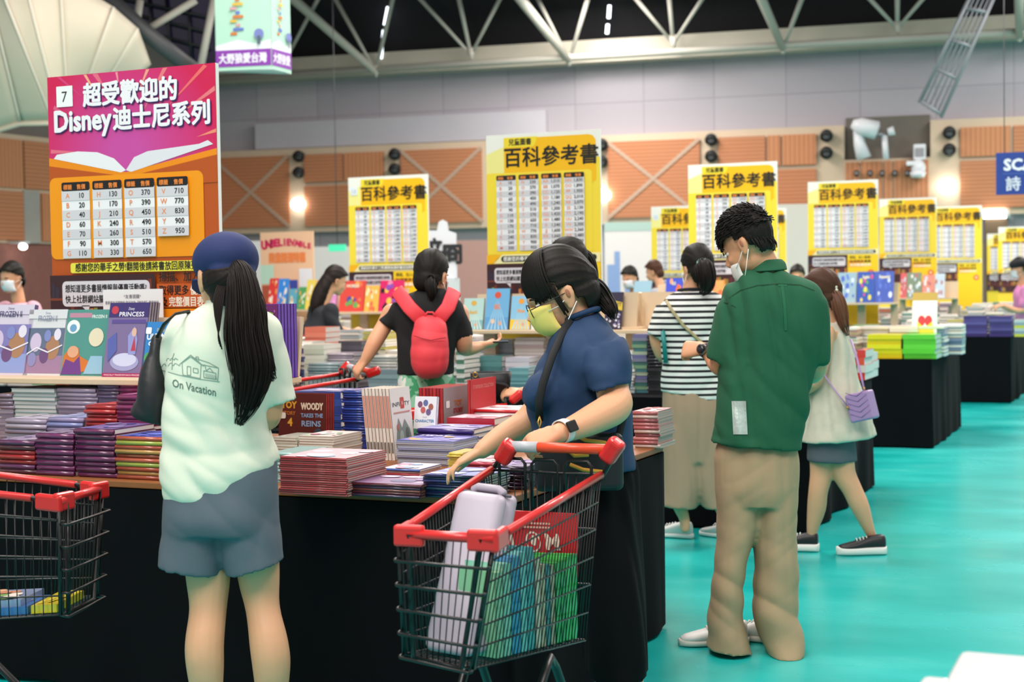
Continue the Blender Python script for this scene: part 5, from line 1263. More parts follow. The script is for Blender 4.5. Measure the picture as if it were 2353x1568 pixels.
# ------------------------------------------------------------------ people
skinA = mat('skin', '#dfa580', .5, var=.05, scale=14, sss=.12)
skinB = mat('skin_tan', '#d99d76', .5, var=.05, scale=14, sss=.12)
def hairmat(name, c1, rough=.55):
    if name in MATS: return MATS[name]
    m = mat(name, c1, rough, spec=.22); nt = m.node_tree; b = nt.nodes['Principled BSDF']
    tc = nt.nodes.new('ShaderNodeTexCoord'); n = nt.nodes.new('ShaderNodeTexNoise'); n.inputs['Scale'].default_value = 160; n.inputs['Detail'].default_value = 2
    bp = nt.nodes.new('ShaderNodeBump'); bp.inputs['Strength'].default_value = .25; bp.inputs['Distance'].default_value = .002
    nt.links.new(tc.outputs['Object'], n.inputs[0]); nt.links.new(n.outputs[0], bp.inputs['Height']); nt.links.new(bp.outputs[0], b.inputs['Normal'])
    return m
black_hair = hairmat('hair_black', '#17130f'); brown_hair = hairmat('hair_brown', '#472a1c'); dark_hair = hairmat('hair_dark', '#1e1512')

def smooth_pts(pts, n=4):
    """Catmull-Rom through points (Vectors of any length)"""
    out = []; N = len(pts)
    for i in range(N - 1):
        p0, p1, p2, p3 = pts[max(i - 1, 0)], pts[i], pts[i + 1], pts[min(i + 2, N - 1)]
        for k in range(n):
            t = k / n
            out.append([.5 * (2 * b + (c - a) * t + (2 * a - 5 * b + 4 * c - d) * t * t + (3 * b - 3 * c + d - a) * t ** 3) for a, b, c, d in zip(p0, p1, p2, p3)])
    out.append(list(pts[-1])); return out
def limb(mb, spec, m, n=14, k=4):
    """spec: (point, radius) joints; smooth tapering limb with round ends"""
    q = smooth_pts([[*p, r] for p, r in spec], k)
    pts = [V(x[:3]) for x in q]; rs = [max(.002, x[3]) for x in q]
    mb.tube(pts, rs, m, n)
    for i in (0, -1): mb.ball(pts[i], V((rs[i], 0, 0)), V((0, rs[i], 0)), V((0, 0, rs[i])), m, 10, 8)
def loft(mb, spec, m, k=4, n=28, power=2.2, cap=True):
    """spec: (left point, right point, half depth vector) -> smooth closed body"""
    q = smooth_pts([[*((a + b) / 2), *((b - a) / 2), *d] for a, b, d in spec], k)
    mb.rings([(V(x[0:3]), V(x[3:6]), V(x[6:9])) for x in q], m, n, cap, power)
def skin_it(mb, name, parent, voxel=.008, it=4, m=None, fold=None, origin=None):
    """fuse the shapes into one continuous surface"""
    m = m or mb.mats[0]
    O = parent.location
    mb.v = [tuple(V(v) - V(O)) for v in mb.v]
    ob = mb.build(name, parent)
    ms = [('REMESH', dict(mode='VOXEL', voxel_size=voxel, use_smooth_shade=True))]
    if it: ms.append(('SMOOTH', dict(factor=.5, iterations=it)))
    modded(ob, ms)
    me = ob.data; me.materials.clear(); me.materials.append(m)
    me.polygons.foreach_set('material_index', [0] * len(me.polygons))
    if fold:
        me.update()
        nr = [v.normal.copy() for v in me.vertices]
        for v, nn in zip(me.vertices, nr):
            p = v.co + V(O); v.co = v.co + nn * fold(p, nn)
    me.update()
    if fold:
        modded(ob, [('SMOOTH', dict(factor=.5, iterations=2))]); me = ob.data
    for p in me.polygons: p.use_smooth = True
    me.update()
    return ob
def folds(*waves, ends=()):
    """cloth creases: (direction across the crease, across frequency, along frequency, amplitude, seed); ends: hems pushed in: (centre, outward axis, depth, radius)"""
    def f(p, n):
        h = 0
        for dr, fa, fl, amp, sd in waves:
            d_ = V(dr).normalized(); al = p - d_ * p.dot(d_)
            w = noise.noise(d_ * (p.dot(d_) * fa) + al * fl + V((sd, sd * 1.7, -sd)))
            h += amp * (abs(w) * 2 - .5)
        for c, ax, dep, rad in ends:
            v = p - c; t = v.dot(ax)
            if abs(t) < .05 and (v - ax * t).length < rad * 2.2: h *= min(1, abs(t) / .05) * .8 + .1
            g = max(0, min(1, (n.dot(ax) - .3) / .6)); g = g * g * (3 - 2 * g); rr_ = (v - ax * t).length
            if g > 0 and -dep * .5 < t and rr_ < rad: h = h * (1 - g) - dep * g * max(0, 1 - (rr_ / rad) ** 4)
        return h
    return f
def part(mb, name, t):
    mb.v = [tuple(V(v) - V(t.location)) for v in mb.v]
    o = mb.build(name, t); return o
def sub(mb, name, parent, t):
    mb.v = [tuple(V(v) - V(t.location)) for v in mb.v]
    o = mb.build(name, parent); return o

class Head:
    def __init__(s, c, fv, uv, k=1.0):
        s.c = c; s.f = fv.normalized(); s.u = (uv - s.f * uv.dot(s.f)).normalized(); s.s = s.f.cross(s.u).normalized(); s.k = k   # s = the person's right
    def p(s, f=0, u=0, r=0): return s.c + (s.f * f + s.u * u + s.s * r) * s.k
    def el(s, mb, f, u, r, rf, ru, rr, m, nu=18, nv=12): mb.ball(s.p(f, u, r), s.s * rr * s.k, s.f * rf * s.k, s.u * ru * s.k, m, nu, nv)
    def skull(s, mb, m):
        s.el(mb, -.005, .01, 0, .092, .098, .072, m)
        s.el(mb, .03, -.045, 0, .062, .08, .060, m)
        s.el(mb, .055, -.105, 0, .034, .026, .034, m)
        s.el(mb, .012, -.085, 0, .06, .04, .052, m)
        s.el(mb, .07, .0, 0, .026, .02, .045, m)
        mb.tube([s.p(.085, -.012), s.p(.098, -.035), s.p(.107, -.052)], [.008 * s.k, .010 * s.k, .013 * s.k], m, 8); s.el(mb, .1, -.055, 0, .012, .010, .016, m, 10, 8)
        for r in (-1, 1):
            s.el(mb, .058, -.05, r * .034, .026, .022, .022, m, 10, 8)
            s.el(mb, -.012, -.03, r * .074, .020, .032, .011, m, 12, 8); s.el(mb, -.02, -.018, r * .081, .014, .022, .007, m, 10, 8); s.el(mb, -.008, -.056, r * .074, .010, .012, .009, m, 8, 6)
        s.el(mb, .088, -.078, 0, .012, .006, .022, m, 10, 6); s.el(mb, .086, -.089, 0, .012, .007, .019, m, 10, 6)
    def ears(s, t):
        for r in (-1, 1):
            mb = MB(); s.el(mb, -.014, -.022, r * .0865, .0065, .013, .002, mat('ear_hollow_shade', '#a5694c', .6), 10, 8); part(mb, 'inner_ear', t)  # darker ellipsoid paints the shade of the ear's hollow
    def eyes(s, t, lids=True):
        s.ears(t)
        for r in (-1, 1):
            mb = MB(); s.el(mb, .069, -.022, r * .031, .0125, .009, .015, mat('eye_white', '#e8e2da', .3), 12, 8)
            s.el(mb, .0795, -.023, r * .031, .003, .0055, .0055, mat('iris', '#1c120c', .2), 10, 6); part(mb, 'eye', t)
        mb = MB()
        for r in (-1, 1): mb.tube([s.p(.088, .0, r * .016), s.p(.086, .004, r * .032), s.p(.074, -.001, r * .048)], [.003, .0035, .002], black_hair, 6)
        part(mb, 'eyebrow', t)
    def cap_hair(s, mb, m, vol=.012, back=.0, low=.0):
        s.el(mb, -.016, .018, 0, .090 + vol, .098 + vol, .076 + vol, m, 28, 18)
        s.el(mb, -.035, -.035 - low, 0, .072 + vol, .075, .072 + vol * .7, m, 24, 14)
    def mask(s, t, col, ear=True, drop=0., bulge=1.):
        m = mat('mask_' + col, col, .7, bump=.1, scale=60)
        mb = MB(); rows = []
        for j in range(9):
            v = j / 8; uu = -.035 - drop - .085 * v
            row = []
            for i in range(15):
                a_ = R(-72 + 144 * i / 14); ff = (.117 - .018 * (abs(v - .38) * 1.9) ** 2) * bulge
                if v > .8: ff -= .03 * (v - .8) * 5 * .5
                row.append(s.p(ff * math.cos(a_ * .86) - .012 + .004 * math.sin(j * 3.1) * (abs(i - 7) < 6), uu + .018 * math.cos(a_) * (1 - v), .066 * math.sin(a_)))
            rows.append(row)
        mb.add([p for r_ in rows for p in r_], [(j * 15 + i, j * 15 + i + 1, (j + 1) * 15 + i + 1, (j + 1) * 15 + i) for j in range(8) for i in range(14)], m, True)
        o = part(mb, 'face_mask', t); modded(o, [('SOLIDIFY', dict(thickness=.002, offset=0))])
        if ear:
            mb = MB()
            for r in (-1, 1):
                for v_ in (-.045, -.112): mb.tube([s.p(.055, v_ - drop, r * .064), s.p(.02, v_ * .75 - .01 - drop * .5, r * .076), s.p(-.028, -.022 if v_ > -.1 else -.052, r * .082)], .0016, mat('mask_loop', '#f0efec', .6), 5)
            sub(mb, 'ear_loop', o, t)
        return o
def groove(center, axis, freq=16, amp=.003, seed=0, z=2.0):
    """hair grooves running towards one point"""
    a = axis.normalized(); e1 = a.orthogonal().normalized(); e2 = a.cross(e1)
    def f(p, n):
        v = p - center; an = math.atan2(v.dot(e2), v.dot(e1))
        return amp * (noise.noise(V((math.cos(an) * freq * .5, math.sin(an) * freq * .5, v.dot(a) * z + seed))) + .6 * noise.noise(V((math.cos(an) * freq * 1.4, math.sin(an) * freq * 1.4, v.dot(a) * z * 2 + seed))))
    return f
def cut_face(ob, t, H, short=False):
    """trim the hair along the hairline: forehead, temples, round the ears, nape"""
    bm = bmesh.new(); bm.from_mesh(ob.data); dele = []
    for v in bm.verts:
        d = (v.co + V(t.location) - H.c) / H.k; f, u, r = d.dot(H.f), d.dot(H.u), abs(d.dot(H.s))
        e = .004 * noise.noise(v.co * 60)
        hl = .062 - max(0, r - .035) * .9 + e
        if (f > .03 and u < hl) or (f > .012 and u < min(hl, .03)) or (f > -.030 and u < -.004 + e and r > .03) or (f > -.05 and u < -.05) or (short and (u < -.082 + e or (f > -.048 and u < -.045))): dele.append(v)
    bmesh.ops.delete(bm, geom=dele, context='VERTS'); bm.to_mesh(ob.data); bm.free(); ob.data.update()
    modded(ob, [('SMOOTH', dict(factor=.5, iterations=2)), ('SOLIDIFY', dict(thickness=.004, offset=-1))])
    for p in ob.data.polygons: p.use_smooth = True
def tress(mb, path, rad, m, n=46, seed=1, r0=.0045, tip=.25, frizz=.004):
    """bundle of tapered strands following a path with a radius at each joint"""
    r = random.Random(seed); q = smooth_pts([[*p, w] for p, w in zip(path, rad)], 4)
    for i in range(n):
        an = r.uniform(0, 6.283); rr = math.sqrt(r.random()); ln = r.uniform(1 - tip, 1); N = max(3, int(len(q) * ln)); pts = []; rs = []
        for k in range(N):
            x = q[k]; c = V(x[:3]); w = x[3]; t_ = (V(q[min(k + 1, len(q) - 1)][:3]) - V(q[max(k - 1, 0)][:3])).normalized(); e1 = t_.cross(fwd0).normalized(); e2 = t_.cross(e1)
            pts.append(c + (e1 * math.cos(an) + e2 * math.sin(an)) * w * rr + V((noise.noise(c * 6 + V((i, 0, 0))), noise.noise(c * 6 + V((0, i, 0))), 0)) * frizz)
            rs.append(r0 * (1 - .75 * (k / (N - 1)) ** 2) * (.75 + .5 * r.random() * 0 + .25))
        mb.tube(pts, rs, m, 5)
    # core
    mb.tube([V(x[:3]) for x in q[:int(len(q) * .86)]], [x[3] * .86 * (1 - .5 * (i / len(q)) ** 3) for i, x in enumerate(q[:int(len(q) * .86)])], m, 10)
def hand(mb, wrist, d, n, side, curls, m, k=1.0, thumb=(.6, .75, -.25), spread=0.):
    """palm, four fingers and a thumb. d: wrist to knuckles; n: out of the back of the hand; side: which way the thumb lies along d x n"""
    d = d.normalized(); n = (n - d * n.dot(d)).normalized(); s_ = d.cross(n) * side
    mb.rings([(wrist + d * a * k, s_ * w * k, n * h * k) for a, w, h in ((-.01, .024, .019), (.015, .030, .019), (.05, .039, .017), (.082, .041, .014), (.092, .036, .010))], m, 14, True, 2.4)
    for i, (o_, ln, r_) in enumerate(((.030, .074, .0088), (.0102, .082, .009), (-.0100, .076, .0088), (-.0285, .060, .0078))):
        b = wrist + (d * .084 + s_ * o_) * k; v = (d + s_ * spread * (1.5 - i)).normalized(); an = 0; pts = [b - v * .015 * k]; rs = [r_ * k]; pts.append(b); rs.append(r_ * k * 1.05)
        cu = curls[i] if isinstance(curls[0], (list, tuple)) else curls
        for sg, c_ in zip((.46, .30, .26), cu):
            an += R(c_ + i * 2); dv = v * math.cos(an) - n * math.sin(an); b = b + dv * ln * sg * k; pts.append(b); rs.append(r_ * k * (.95 if sg > .4 else .86 if sg > .28 else .68))
        limb(mb, list(zip(pts, rs)), m, 8, 3)
    b = wrist + (d * .022 + s_ * .022) * k; tv = (d * thumb[0] + s_ * thumb[1] + n * thumb[2]).normalized(); t2 = (tv + d * .45 - s_ * .25).normalized()
    limb(mb, [(b, .014 * k), (b + tv * .036 * k, .0125 * k), (b + tv * .036 * k + t2 * .030 * k, .0105 * k), (b + tv * .036 * k + t2 * .054 * k, .0078 * k)], m, 8, 3)
def shoe(t, heel, dr, L, w, col, sole, name='shoe', h=.075, lab=None, sole_h=.028):
    dr = V((dr.x, dr.y, 0)).normalized(); s_ = V((dr.y, -dr.x, 0)); z = V((0, 0, 1)); heel = V((heel.x, heel.y, 0))
    mb = MB(); loft(mb, [(heel + dr * a * L - s_ * w * b + z * (sole_h * .6 + hh / 2), heel + dr * a * L + s_ * w * b + z * (sole_h * .6 + hh / 2), z * hh / 2) for a, b, hh in ((.0, .40, h * .85), (.06, .66, h * 1.06), (.25, .72, h * 1.0), (.42, .8, h * .86), (.62, .96, h * .62), (.82, .94, h * .44), (.94, .7, h * .34), (1.0, .35, h * .2))], mat('shoe_' + col, col, .45, var=.05, scale=20), 3, 20, 2.4)
    o = part(mb, name, t)
    mb = MB(); loft(mb, [(heel + dr * a * L - s_ * w * b + z * sole_h / 2, heel + dr * a * L + s_ * w * b + z * sole_h / 2, z * sole_h / 2) for a, b in ((-.02, .45), (.05, .78), (.3, .84), (.62, 1.04), (.85, 1.0), (.97, .72), (1.03, .35))], mat('sole_' + sole, sole, .6), 3, 20, 3.5)
    sub(mb, 'sole', o, t)
    mb = MB()
    for a in (.40, .47, .54, .61): 
        hh = sole_h * .6 + h * (1.02 - .72 * (a - .25))
        mb.tube([heel + dr * a * L - s_ * w * .42 + z * hh * .9, heel + dr * a * L + z * hh * 1.03, heel + dr * a * L + s_ * w * .42 + z * hh * .9], .0028, mat('lace_' + sole, sole, .7), 5)
    sub(mb, 'laces', o, t)
    return o
def project(me_ob, t, verts, faces, m, off=.0015, name='print', parent=None):
    """lay a flat drawing on a garment by casting from the camera side"""
    bm = bmesh.new(); bm.from_mesh(me_ob.data); bv = BVHTree.FromBMesh(bm); bm.free()
    out = []
    for w in verts:
        o_ = CAM; dr = (w - CAM).normalized(); h = bv.ray_cast(o_ - V(t.location), dr)
        out.append((h[0] - dr * off) if h[0] is not None else w - V(t.location))
    mb = MB(); mb.add(out, faces, m); return mb.build(name, parent or me_ob)

# ---- woman in the mint shirt, seen from behind
dA = 4.28
def A(x, y, dd=0.): return P(x, y, dA + dd)
g = A(500, 700); tA = thing('person', 'person in a mint T-shirt, grey shorts and navy cap seen from behind, long ponytail', 'person', (g.x, g.y, 0))
px = dA / F
mb = MB(); HA = Head(A(517, 628, .0), fwd0 * .86 - rgt0 * .5 - V((0, 0, .25)), V((0, 0, 1)) + fwd0 * .12, 1.0); HA.skull(mb, skinA)
limb(mb, [(A(518, 640, .01), .058), (A(524, 690, -.01), .056), (A(524, 735, 0), .075)], skinA)
zf = lambda x, y, d_: V((P(x, y, d_).x, P(x, y, d_).y, 0))
for pts in (((470, 1190, .0, .07), (478, 1320, .01, .065), (478, 1400, .0, .054), (470, 1480, -.03, .056), (472, 1540, -.03, .053), (480, 1660, .0, .036), (484, 1760, .01, .034)), ((584, 1190, .0, .07), (594, 1320, .03, .062), (604, 1400, .02, .050), (618, 1480, -.01, .056), (624, 1540, -.01, .054), (624, 1660, .02, .036), (622, 1760, .03, .034))):
    limb(mb, [(A(x, y, dd), r) for x, y, dd, r in pts], skinA, 16)
limb(mb, [(A(628, 850, .03), .045), (A(618, 930, .0), .042), (A(606, 962, .03), .040), (A(545, 955, .24), .030)], skinA)
hand(mb, A(540, 952, .26), (fwd0 - rgt0 * .6), V((0, 0, 1)) + rgt0 * .2, 1, (30, 35, 25), skinA)
limb(mb, [(A(430, 800, .03), .045), (A(402, 930, .08), .04), (A(450, 960, .25), .032)], skinA)
hand(mb, A(458, 960, .27), fwd0 * .8 + rgt0 * .6, V((0, 0, 1)), -1, (30, 35, 25), skinA)
loft(mb, [(A(455, 770), A(600, 770), fwd0 * .08), (A(430, 900), A(590, 900), fwd0 * .08), (A(425, 1180), A(600, 1180), fwd0 * .09)], skinA)
skin_it(mb, 'body', tA, .006, 3)
mint = mat('mint_cloth', '#e0e4d2', .85, var=.05, scale=5, bump=.12, bscale=400)
mb = MB()
loft(mb, [(A(482, 692), A(566, 692), fwd0 * .075), (A(450, 712), A(606, 712), fwd0 * .09), (A(418, 738), A(642, 740), fwd0 * .105), (A(396, 790), A(650, 795), fwd0 * .125), (A(384, 860), A(632, 870), fwd0 * .13), (A(374, 950), A(620, 960), fwd0 * .13), (A(372, 1020), A(634, 1020), fwd0 * .135), (A(372, 1085), A(642, 1052), fwd0 * .14), (A(378, 1132), A(638, 1070), fwd0 * .14), (A(388, 1155), A(604, 1122), fwd0 * .125)], mint, 5, 40, 2.3)
loft(mb, [(A(560, 770, .01), A(628, 738, .01), fwd0 * .08), (A(566, 830, .02), A(655, 790, .02), fwd0 * .085), (A(574, 900, .03), A(672, 865, .03), fwd0 * .08), (A(581, 946, .03), A(682, 920, .03), fwd0 * .075)], mint, 5, 26, 2.2)
limb(mb, [(A(436, 770, .01), .07), (A(410, 830, .04), .066), (A(402, 885, .07), .06)], mint, 18)
axr = (A(631, 933, .03) - A(622, 882, .03)).normalized()
drape = folds((rgt0 * .7 + V((0, 0, .7)), 10, 2.2, .017, 3), (rgt0 * .5 + V((0, 0, .9)), 22, 4, .006, 9), (V((0, 0, 1)), 14, 3, .004, 5), ends=((A(631, 933, .03), axr, .05, .066),))
def foldA(p, n):
    f = max(.12, min(1, (1.30 - p.z) / .3)); return drape(p, n) * f
teeA = skin_it(mb, 't_shirt', tA, .008, 4, mint, foldA)
mb = MB(); mb.tube([A(524 + 47 * math.cos(a), 694 - 3 * math.sin(a), .076 * math.sin(a)) for a in [i * math.pi / 12 for i in range(24)]], .008, mint, 8, closed=True); sub(mb, 'collar', teeA, tA)
# printed drawing and lettering on the back
ink = mat('print_ink', '#7f9a8e', .8); ink2 = mat('print_letter', '#5d786e', .8)
vs, fs = glyphs('On Vacation', .012); x0 = min(p[0] for p in vs); x1 = max(p[0] for p in vs)
project(teeA, tA, [A(396 + 100 * (p[0] - x0) / (x1 - x0), 889 + 22 * (p[0] - x0) / (x1 - x0) - p[1] * 26, 0) for p in vs], fs, ink2, name='lettering')
lv, lf = [], []
def dl(*pts, w=1.6):
    for (a, b), (c, d) in zip(pts, pts[1:]):
        L_ = math.hypot(c - a, d - b); n_ = max(1, int(L_ / 6)); nx, ny = -(d - b) / L_ * w / 2, (c - a) / L_ * w / 2
        for i in range(n_):
            f0, f1 = i / n_, (i + 1) / n_; k = len(lv)
            for f_, sg in ((f0, 1), (f0, -1), (f1, -1), (f1, 1)): lv.append(A(a + (c - a) * f_ + nx * sg, b + (d - b) * f_ + ny * sg))
            lf.append((k, k + 1, k + 2, k + 3))
dl((368, 850), (410, 862), (460, 872), (505, 878)); dl((418, 834), (438, 820), (462, 838), (460, 870), (420, 862), (418, 834)); dl((438, 820), (480, 834), (502, 846), (500, 876)); dl((412, 838), (438, 816), (468, 842)); dl((430, 842), (430, 862), (438, 863), (438, 843), (430, 842)); dl((444, 846), (455, 848), (455, 858), (444, 856), (444, 846)); dl((468, 852), (496, 858), (496, 872), (468, 868), (468, 852))
dl((462, 838), (502, 846)); dl((450, 826), (450, 820), (456, 821), (456, 829)); r = random.Random(4); q = [(370 + 4 * i, 846 - 8 * abs(math.sin(i * .9)) - r.random() * 6) for i in range(12)]; dl(*q); q = [(382 + 3 * i, 830 - 7 * abs(math.sin(i * 1.1))) for i in range(10)]; dl(*q); dl((395, 850), (396, 824), (400, 812)); dl((470, 838), (474, 852), (482, 846), (490, 856))
for i in range(9): dl((472 + 3 * i, 858 + i * .6), (474 + 3 * i, 870 + i * .5), w=1)
project(teeA, tA, lv, lf, ink, name='house_drawing')
# shorts
gsh = mat('grey_shorts', '#5b6470', .9, var=.06, scale=8, bump=.15, bscale=350)
mb = MB()
loft(mb, [(A(392, 1080), A(632, 1030), fwd0 * .12), (A(380, 1130), A(640, 1100), fwd0 * .13), (A(374, 1190), A(640, 1180), fwd0 * .14), (A(372, 1225), A(642, 1220), fwd0 * .125)], gsh, 4, 32, 2.4)
loft(mb, [(A(378, 1170), A(524, 1180), fwd0 * .11), (A(370, 1240), A(524, 1250), fwd0 * .105), (A(364, 1300), A(510, 1322), fwd0 * .1)], gsh, 4, 28, 2.4)
loft(mb, [(A(496, 1180), A(640, 1170), fwd0 * .11), (A(502, 1250), A(646, 1235), fwd0 * .105), (A(524, 1326), A(652, 1292), fwd0 * .1)], gsh, 4, 28, 2.4)
skin_it(mb, 'shorts', tA, .0065, 5, gsh, folds((rgt0, 9, 2, .006, 2), (V((0, 0, 1)) + rgt0, 14, 3, .004, 8), ends=((A(439, 1311), V((0, 0, -1)), .05, .1), (A(588, 1310), V((0, 0, -1)), .05, .1))))
for hx in (478, 620): shoe(tA, zf(hx, 1700, dA - .06), fwd0, .25, .05, '#e4e4e2', '#f0f0ee')
# cap, hair
nav = mat('navy_cap', '#1d2a5c', .8, bump=.2, bscale=500)
mb = MB(); HA.el(mb, -.01, .035, 0, .112, .082, .094, nav, 32, 20); HA.el(mb, -.06, -.01, 0, .05, .045, .07, nav, 20, 12)
cap = skin_it(mb, 'cap', tA, .005, 4, nav)
mb = MB(); loft(mb, [(HA.p(.09, .0, -.07), HA.p(.09, .0, .07), HA.u * .006), (HA.p(.14, -.012, -.055), HA.p(.14, -.012, .055), HA.u * .005), (HA.p(.165, -.02, -.03), HA.p(.165, -.02, .03), HA.u * .004)], nav, 4, 20); sub(mb, 'brim', cap, tA)
mb = MB(); HA.el(mb, -.01, .119, 0, .009, .005, .009, nav, 10, 6); sub(mb, 'top_button', cap, tA)
mb = MB(); HA.el(mb, -.035, -.03, 0, .078, .068, .080, dark_hair, 24, 14); HA.el(mb, -.04, -.075, 0, .058, .045, .060, dark_hair, 20, 12)
hr = skin_it(mb, 'hair', tA, .005, 3, dark_hair, groove(HA.p(-.1, -.01), HA.p(-.1, -.01) - HA.c, 18, .004))
mb = MB(); 
tress(mb, [A(548, 612, -.11), A(556, 640, -.15), A(562, 700, -.17), A(566, 770, -.18), A(578, 850, -.18), A(565, 930, -.18), A(545, 985, -.17)], [.022, .040, .052, .060, .062, .036, .006], dark_hair, 650, 3, .0015, .3, .007)
tress(mb, [A(556, 630, -.13), A(578, 700, -.17), A(590, 780, -.18), A(612, 850, -.18), A(634, 878, -.17)], [.02, .034, .034, .026, .006], dark_hair, 240, 5, .0015, .25, .007)
for i in range(8): limb(mb, [(A(520 - 2 * i, 640, -.09), .002), (A(512 - 3 * i, 700, -.14), .0018), (A(504 - 2 * i + i * i * .4, 760 + 6 * i, -.15), .001)], dark_hair, 5)
pt = part(mb, 'ponytail', tA)
mb = MB(); mb.tube([A(548 + 14 * math.cos(a), 618 + 10 * math.sin(a), -.12 + .014 * math.sin(a)) for a in [i * .524 for i in range(12)]], .006, black_hair, 6, closed=True); sub(mb, 'hair_tie', pt, tA)
# black shoulder bag on her arm
bag = mat('bag_black', '#14171c', .5, bump=.1, bscale=200)
tb_ = thing('shoulder_bag', 'black slouchy shoulder bag hanging at the mint shirt sleeve', 'bag', A(345, 975, .05))
mb = MB(); loft(mb, [(A(352, 768, .02), A(372, 768, .02), fwd0 * .02), (A(340, 820, .02), A(378, 830, .02), fwd0 * .05), (A(322, 900, .02), A(384, 905, .02), fwd0 * .075), (A(306, 945, .02), A(384, 968, .02), fwd0 * .08), (A(325, 962, .02), A(380, 980, .02), fwd0 * .05)], bag, 4, 24, 2.6)
skin_it(mb, 'bag_body', tb_, .007, 3, bag, folds((V((0, 0, 1)) + rgt0, 12, 3, .006, 4)))
mb = MB(); mb.tube([A(362, 775, -.01), A(378, 745, -.10), A(402, 722, -.105), A(432, 716, -.04), A(440, 735, .06), A(405, 775, .1), A(366, 790, .05)], [.007] * 7, bag, 8, flat_=.5); part(mb, 'strap', tb_)
def sleeve(mb, rows, m, n=26): loft(mb, [(a, b, d) for a, b, d in rows], m, 5, n, 2.2)
DOWN = V((0, 0, -1))
# ---- woman in navy, in profile, pushing the front cart
dB = 4.55
def B(x, y, dd=0.): return P(x, y, dB + dd)
g = B(1370, 900, .0); tB = thing('person', 'person in navy T-shirt, black skirt, glasses and yellow mask pushing the front cart', 'person', (g.x, g.y, 0))
HB = Head(B(1281, 664), -rgt0 * .95 - fwd0 * .06 - V((0, 0, .42)), V((0, 0, 1)) - rgt0 * .4, 1.08)
mb = MB(); HB.skull(mb, skinA)
limb(mb, [(B(1300, 690), .062), (B(1325, 735), .06), (B(1345, 790), .075)], skinA)
# reaching arm (far side)
limb(mb, [(B(1330, 800, .15), .055), (B(1270, 890, .20), .048), (B(1215, 965, .19), .045), (B(1150, 1005, .15), .037), (B(1108, 1035, .12), .028)], skinA, 16)
hand(mb, B(1106, 1036, .12), -rgt0 * .85 - V((0, 0, .45)) - fwd0 * .1, V((0, 0, 1)) - rgt0 * .5, 1, [(18, 25, 20), (12, 22, 18), (10, 20, 18), (14, 20, 18)], skinA, .95, (.7, .55, -.3), .06)
# near arm to the handle
limb(mb, [(B(1398, 840, -.16), .05), (B(1408, 900, -.18), .05), (B(1412, 935, -.22), .051), (B(1360, 965, -.29), .044), (B(1315, 985, -.35), .035), (B(1284, 996, -.39), .028)], skinA, 16)
hand(mb, B(1282, 995, -.395), -rgt0 * .9 - V((0, 0, .38)) + fwd0 * .12, V((0, 0, 1)) * .75 - fwd0 * .75 - rgt0 * .3, 1, [(42, 60, 40), (48, 60, 40), (52, 60, 40), (56, 60, 40)], skinA, 1.0, (.75, .3, -.6))
loft(mb, [(B(1300, 800), B(1400, 800), fwd0 * .1), (B(1260, 950), B(1420, 950), fwd0 * .1), (B(1290, 1120), B(1440, 1120), fwd0 * .12)], skinA)
for hx, dd in ((1398, .07), (1446, -.06)): limb(mb, [(B(1370, 1150, dd), .07), (B(hx - 25, 1350, dd), .058), (B(hx - 8, 1440, dd), .05), (B(hx, 1545, dd), .045), (B(hx, 1640, dd), .034), (B(hx - 2, 1715, dd), .032)], skinA)
skin_it(mb, 'body', tB, .0055, 3)
HB.eyes(tB)
nvy = mat('navy_cloth', '#16355a', .8, var=.08, scale=5, bump=.12, bscale=420)
mb = MB()
loft(mb, [(B(1292, 742, .0), B(1372, 712, .0), fwd0 * .07), (B(1275, 768), B(1412, 755), fwd0 * .13), (B(1250, 810), B(1436, 800), fwd0 * .17), (B(1226, 860), B(1447, 850), fwd0 * .175), (B(1208, 905), B(1448, 900), fwd0 * .165), (B(1206, 945), B(1447, 945), fwd0 * .155), (B(1220, 1000), B(1448, 1000), fwd0 * .155), (B(1228, 1045), B(1458, 1050), fwd0 * .16), (B(1232, 1068), B(1466, 1080), fwd0 * .16)], nvy, 5, 40, 2.15)
mb.ball(B(1243, 905, -.10), rgt0 * .062, fwd0 * .075, V((0, 0, .065)), nvy); mb.ball(B(1240, 905, .08), rgt0 * .06, fwd0 * .075, V((0, 0, .065)), nvy)
sleeve(mb, [(B(1340, 800, -.13), B(1432, 775, -.10), fwd0 * .085), (B(1345, 850, -.17), B(1449, 830, -.15), fwd0 * .08), (B(1356, 902, -.19), B(1452, 885, -.17), fwd0 * .074)], nvy)
sleeve(mb, [(B(1265, 800, .13), B(1350, 800, .12), fwd0 * .08), (B(1226, 880, .18), B(1310, 890, .17), fwd0 * .075), (B(1208, 920, .19), B(1285, 940, .19), fwd0 * .07)], nvy)
teeB = skin_it(mb, 't_shirt', tB, .008, 4, nvy, folds((rgt0 + V((0, 0, .8)), 9, 2, .010, 4), (rgt0 - V((0, 0, .6)), 12, 2.5, .006, 11), (V((0, 0, 1)), 16, 4, .003, 2), ends=((B(1404, 894, -.18), (B(1404, 894, -.18) - B(1397, 840, -.16)).normalized(), .045, .07),)))
mb = MB(); mb.tube([B(1334 + 42 * math.cos(a), 726 - 16 * math.cos(a) + 4 * math.sin(a), .072 * math.sin(a)) for a in [i * math.pi / 12 for i in range(24)]], .009, nvy, 8, closed=True); sub(mb, 'collar', teeB, tB)
blkc = mat('black_skirt', '#08090b', .9, var=.15, scale=5, bump=.1, bscale=350, spec=.15)
mb = MB(); loft(mb, [(B(1246, 1040), B(1452, 1040), fwd0 * .14), (B(1256, 1100), B(1468, 1100), fwd0 * .15), (B(1290, 1250), B(1474, 1250), fwd0 * .17), (B(1325, 1400), B(1482, 1400), fwd0 * .19), (B(1345, 1545), B(1489, 1535), fwd0 * .20)], blkc, 5, 44, 2.2)
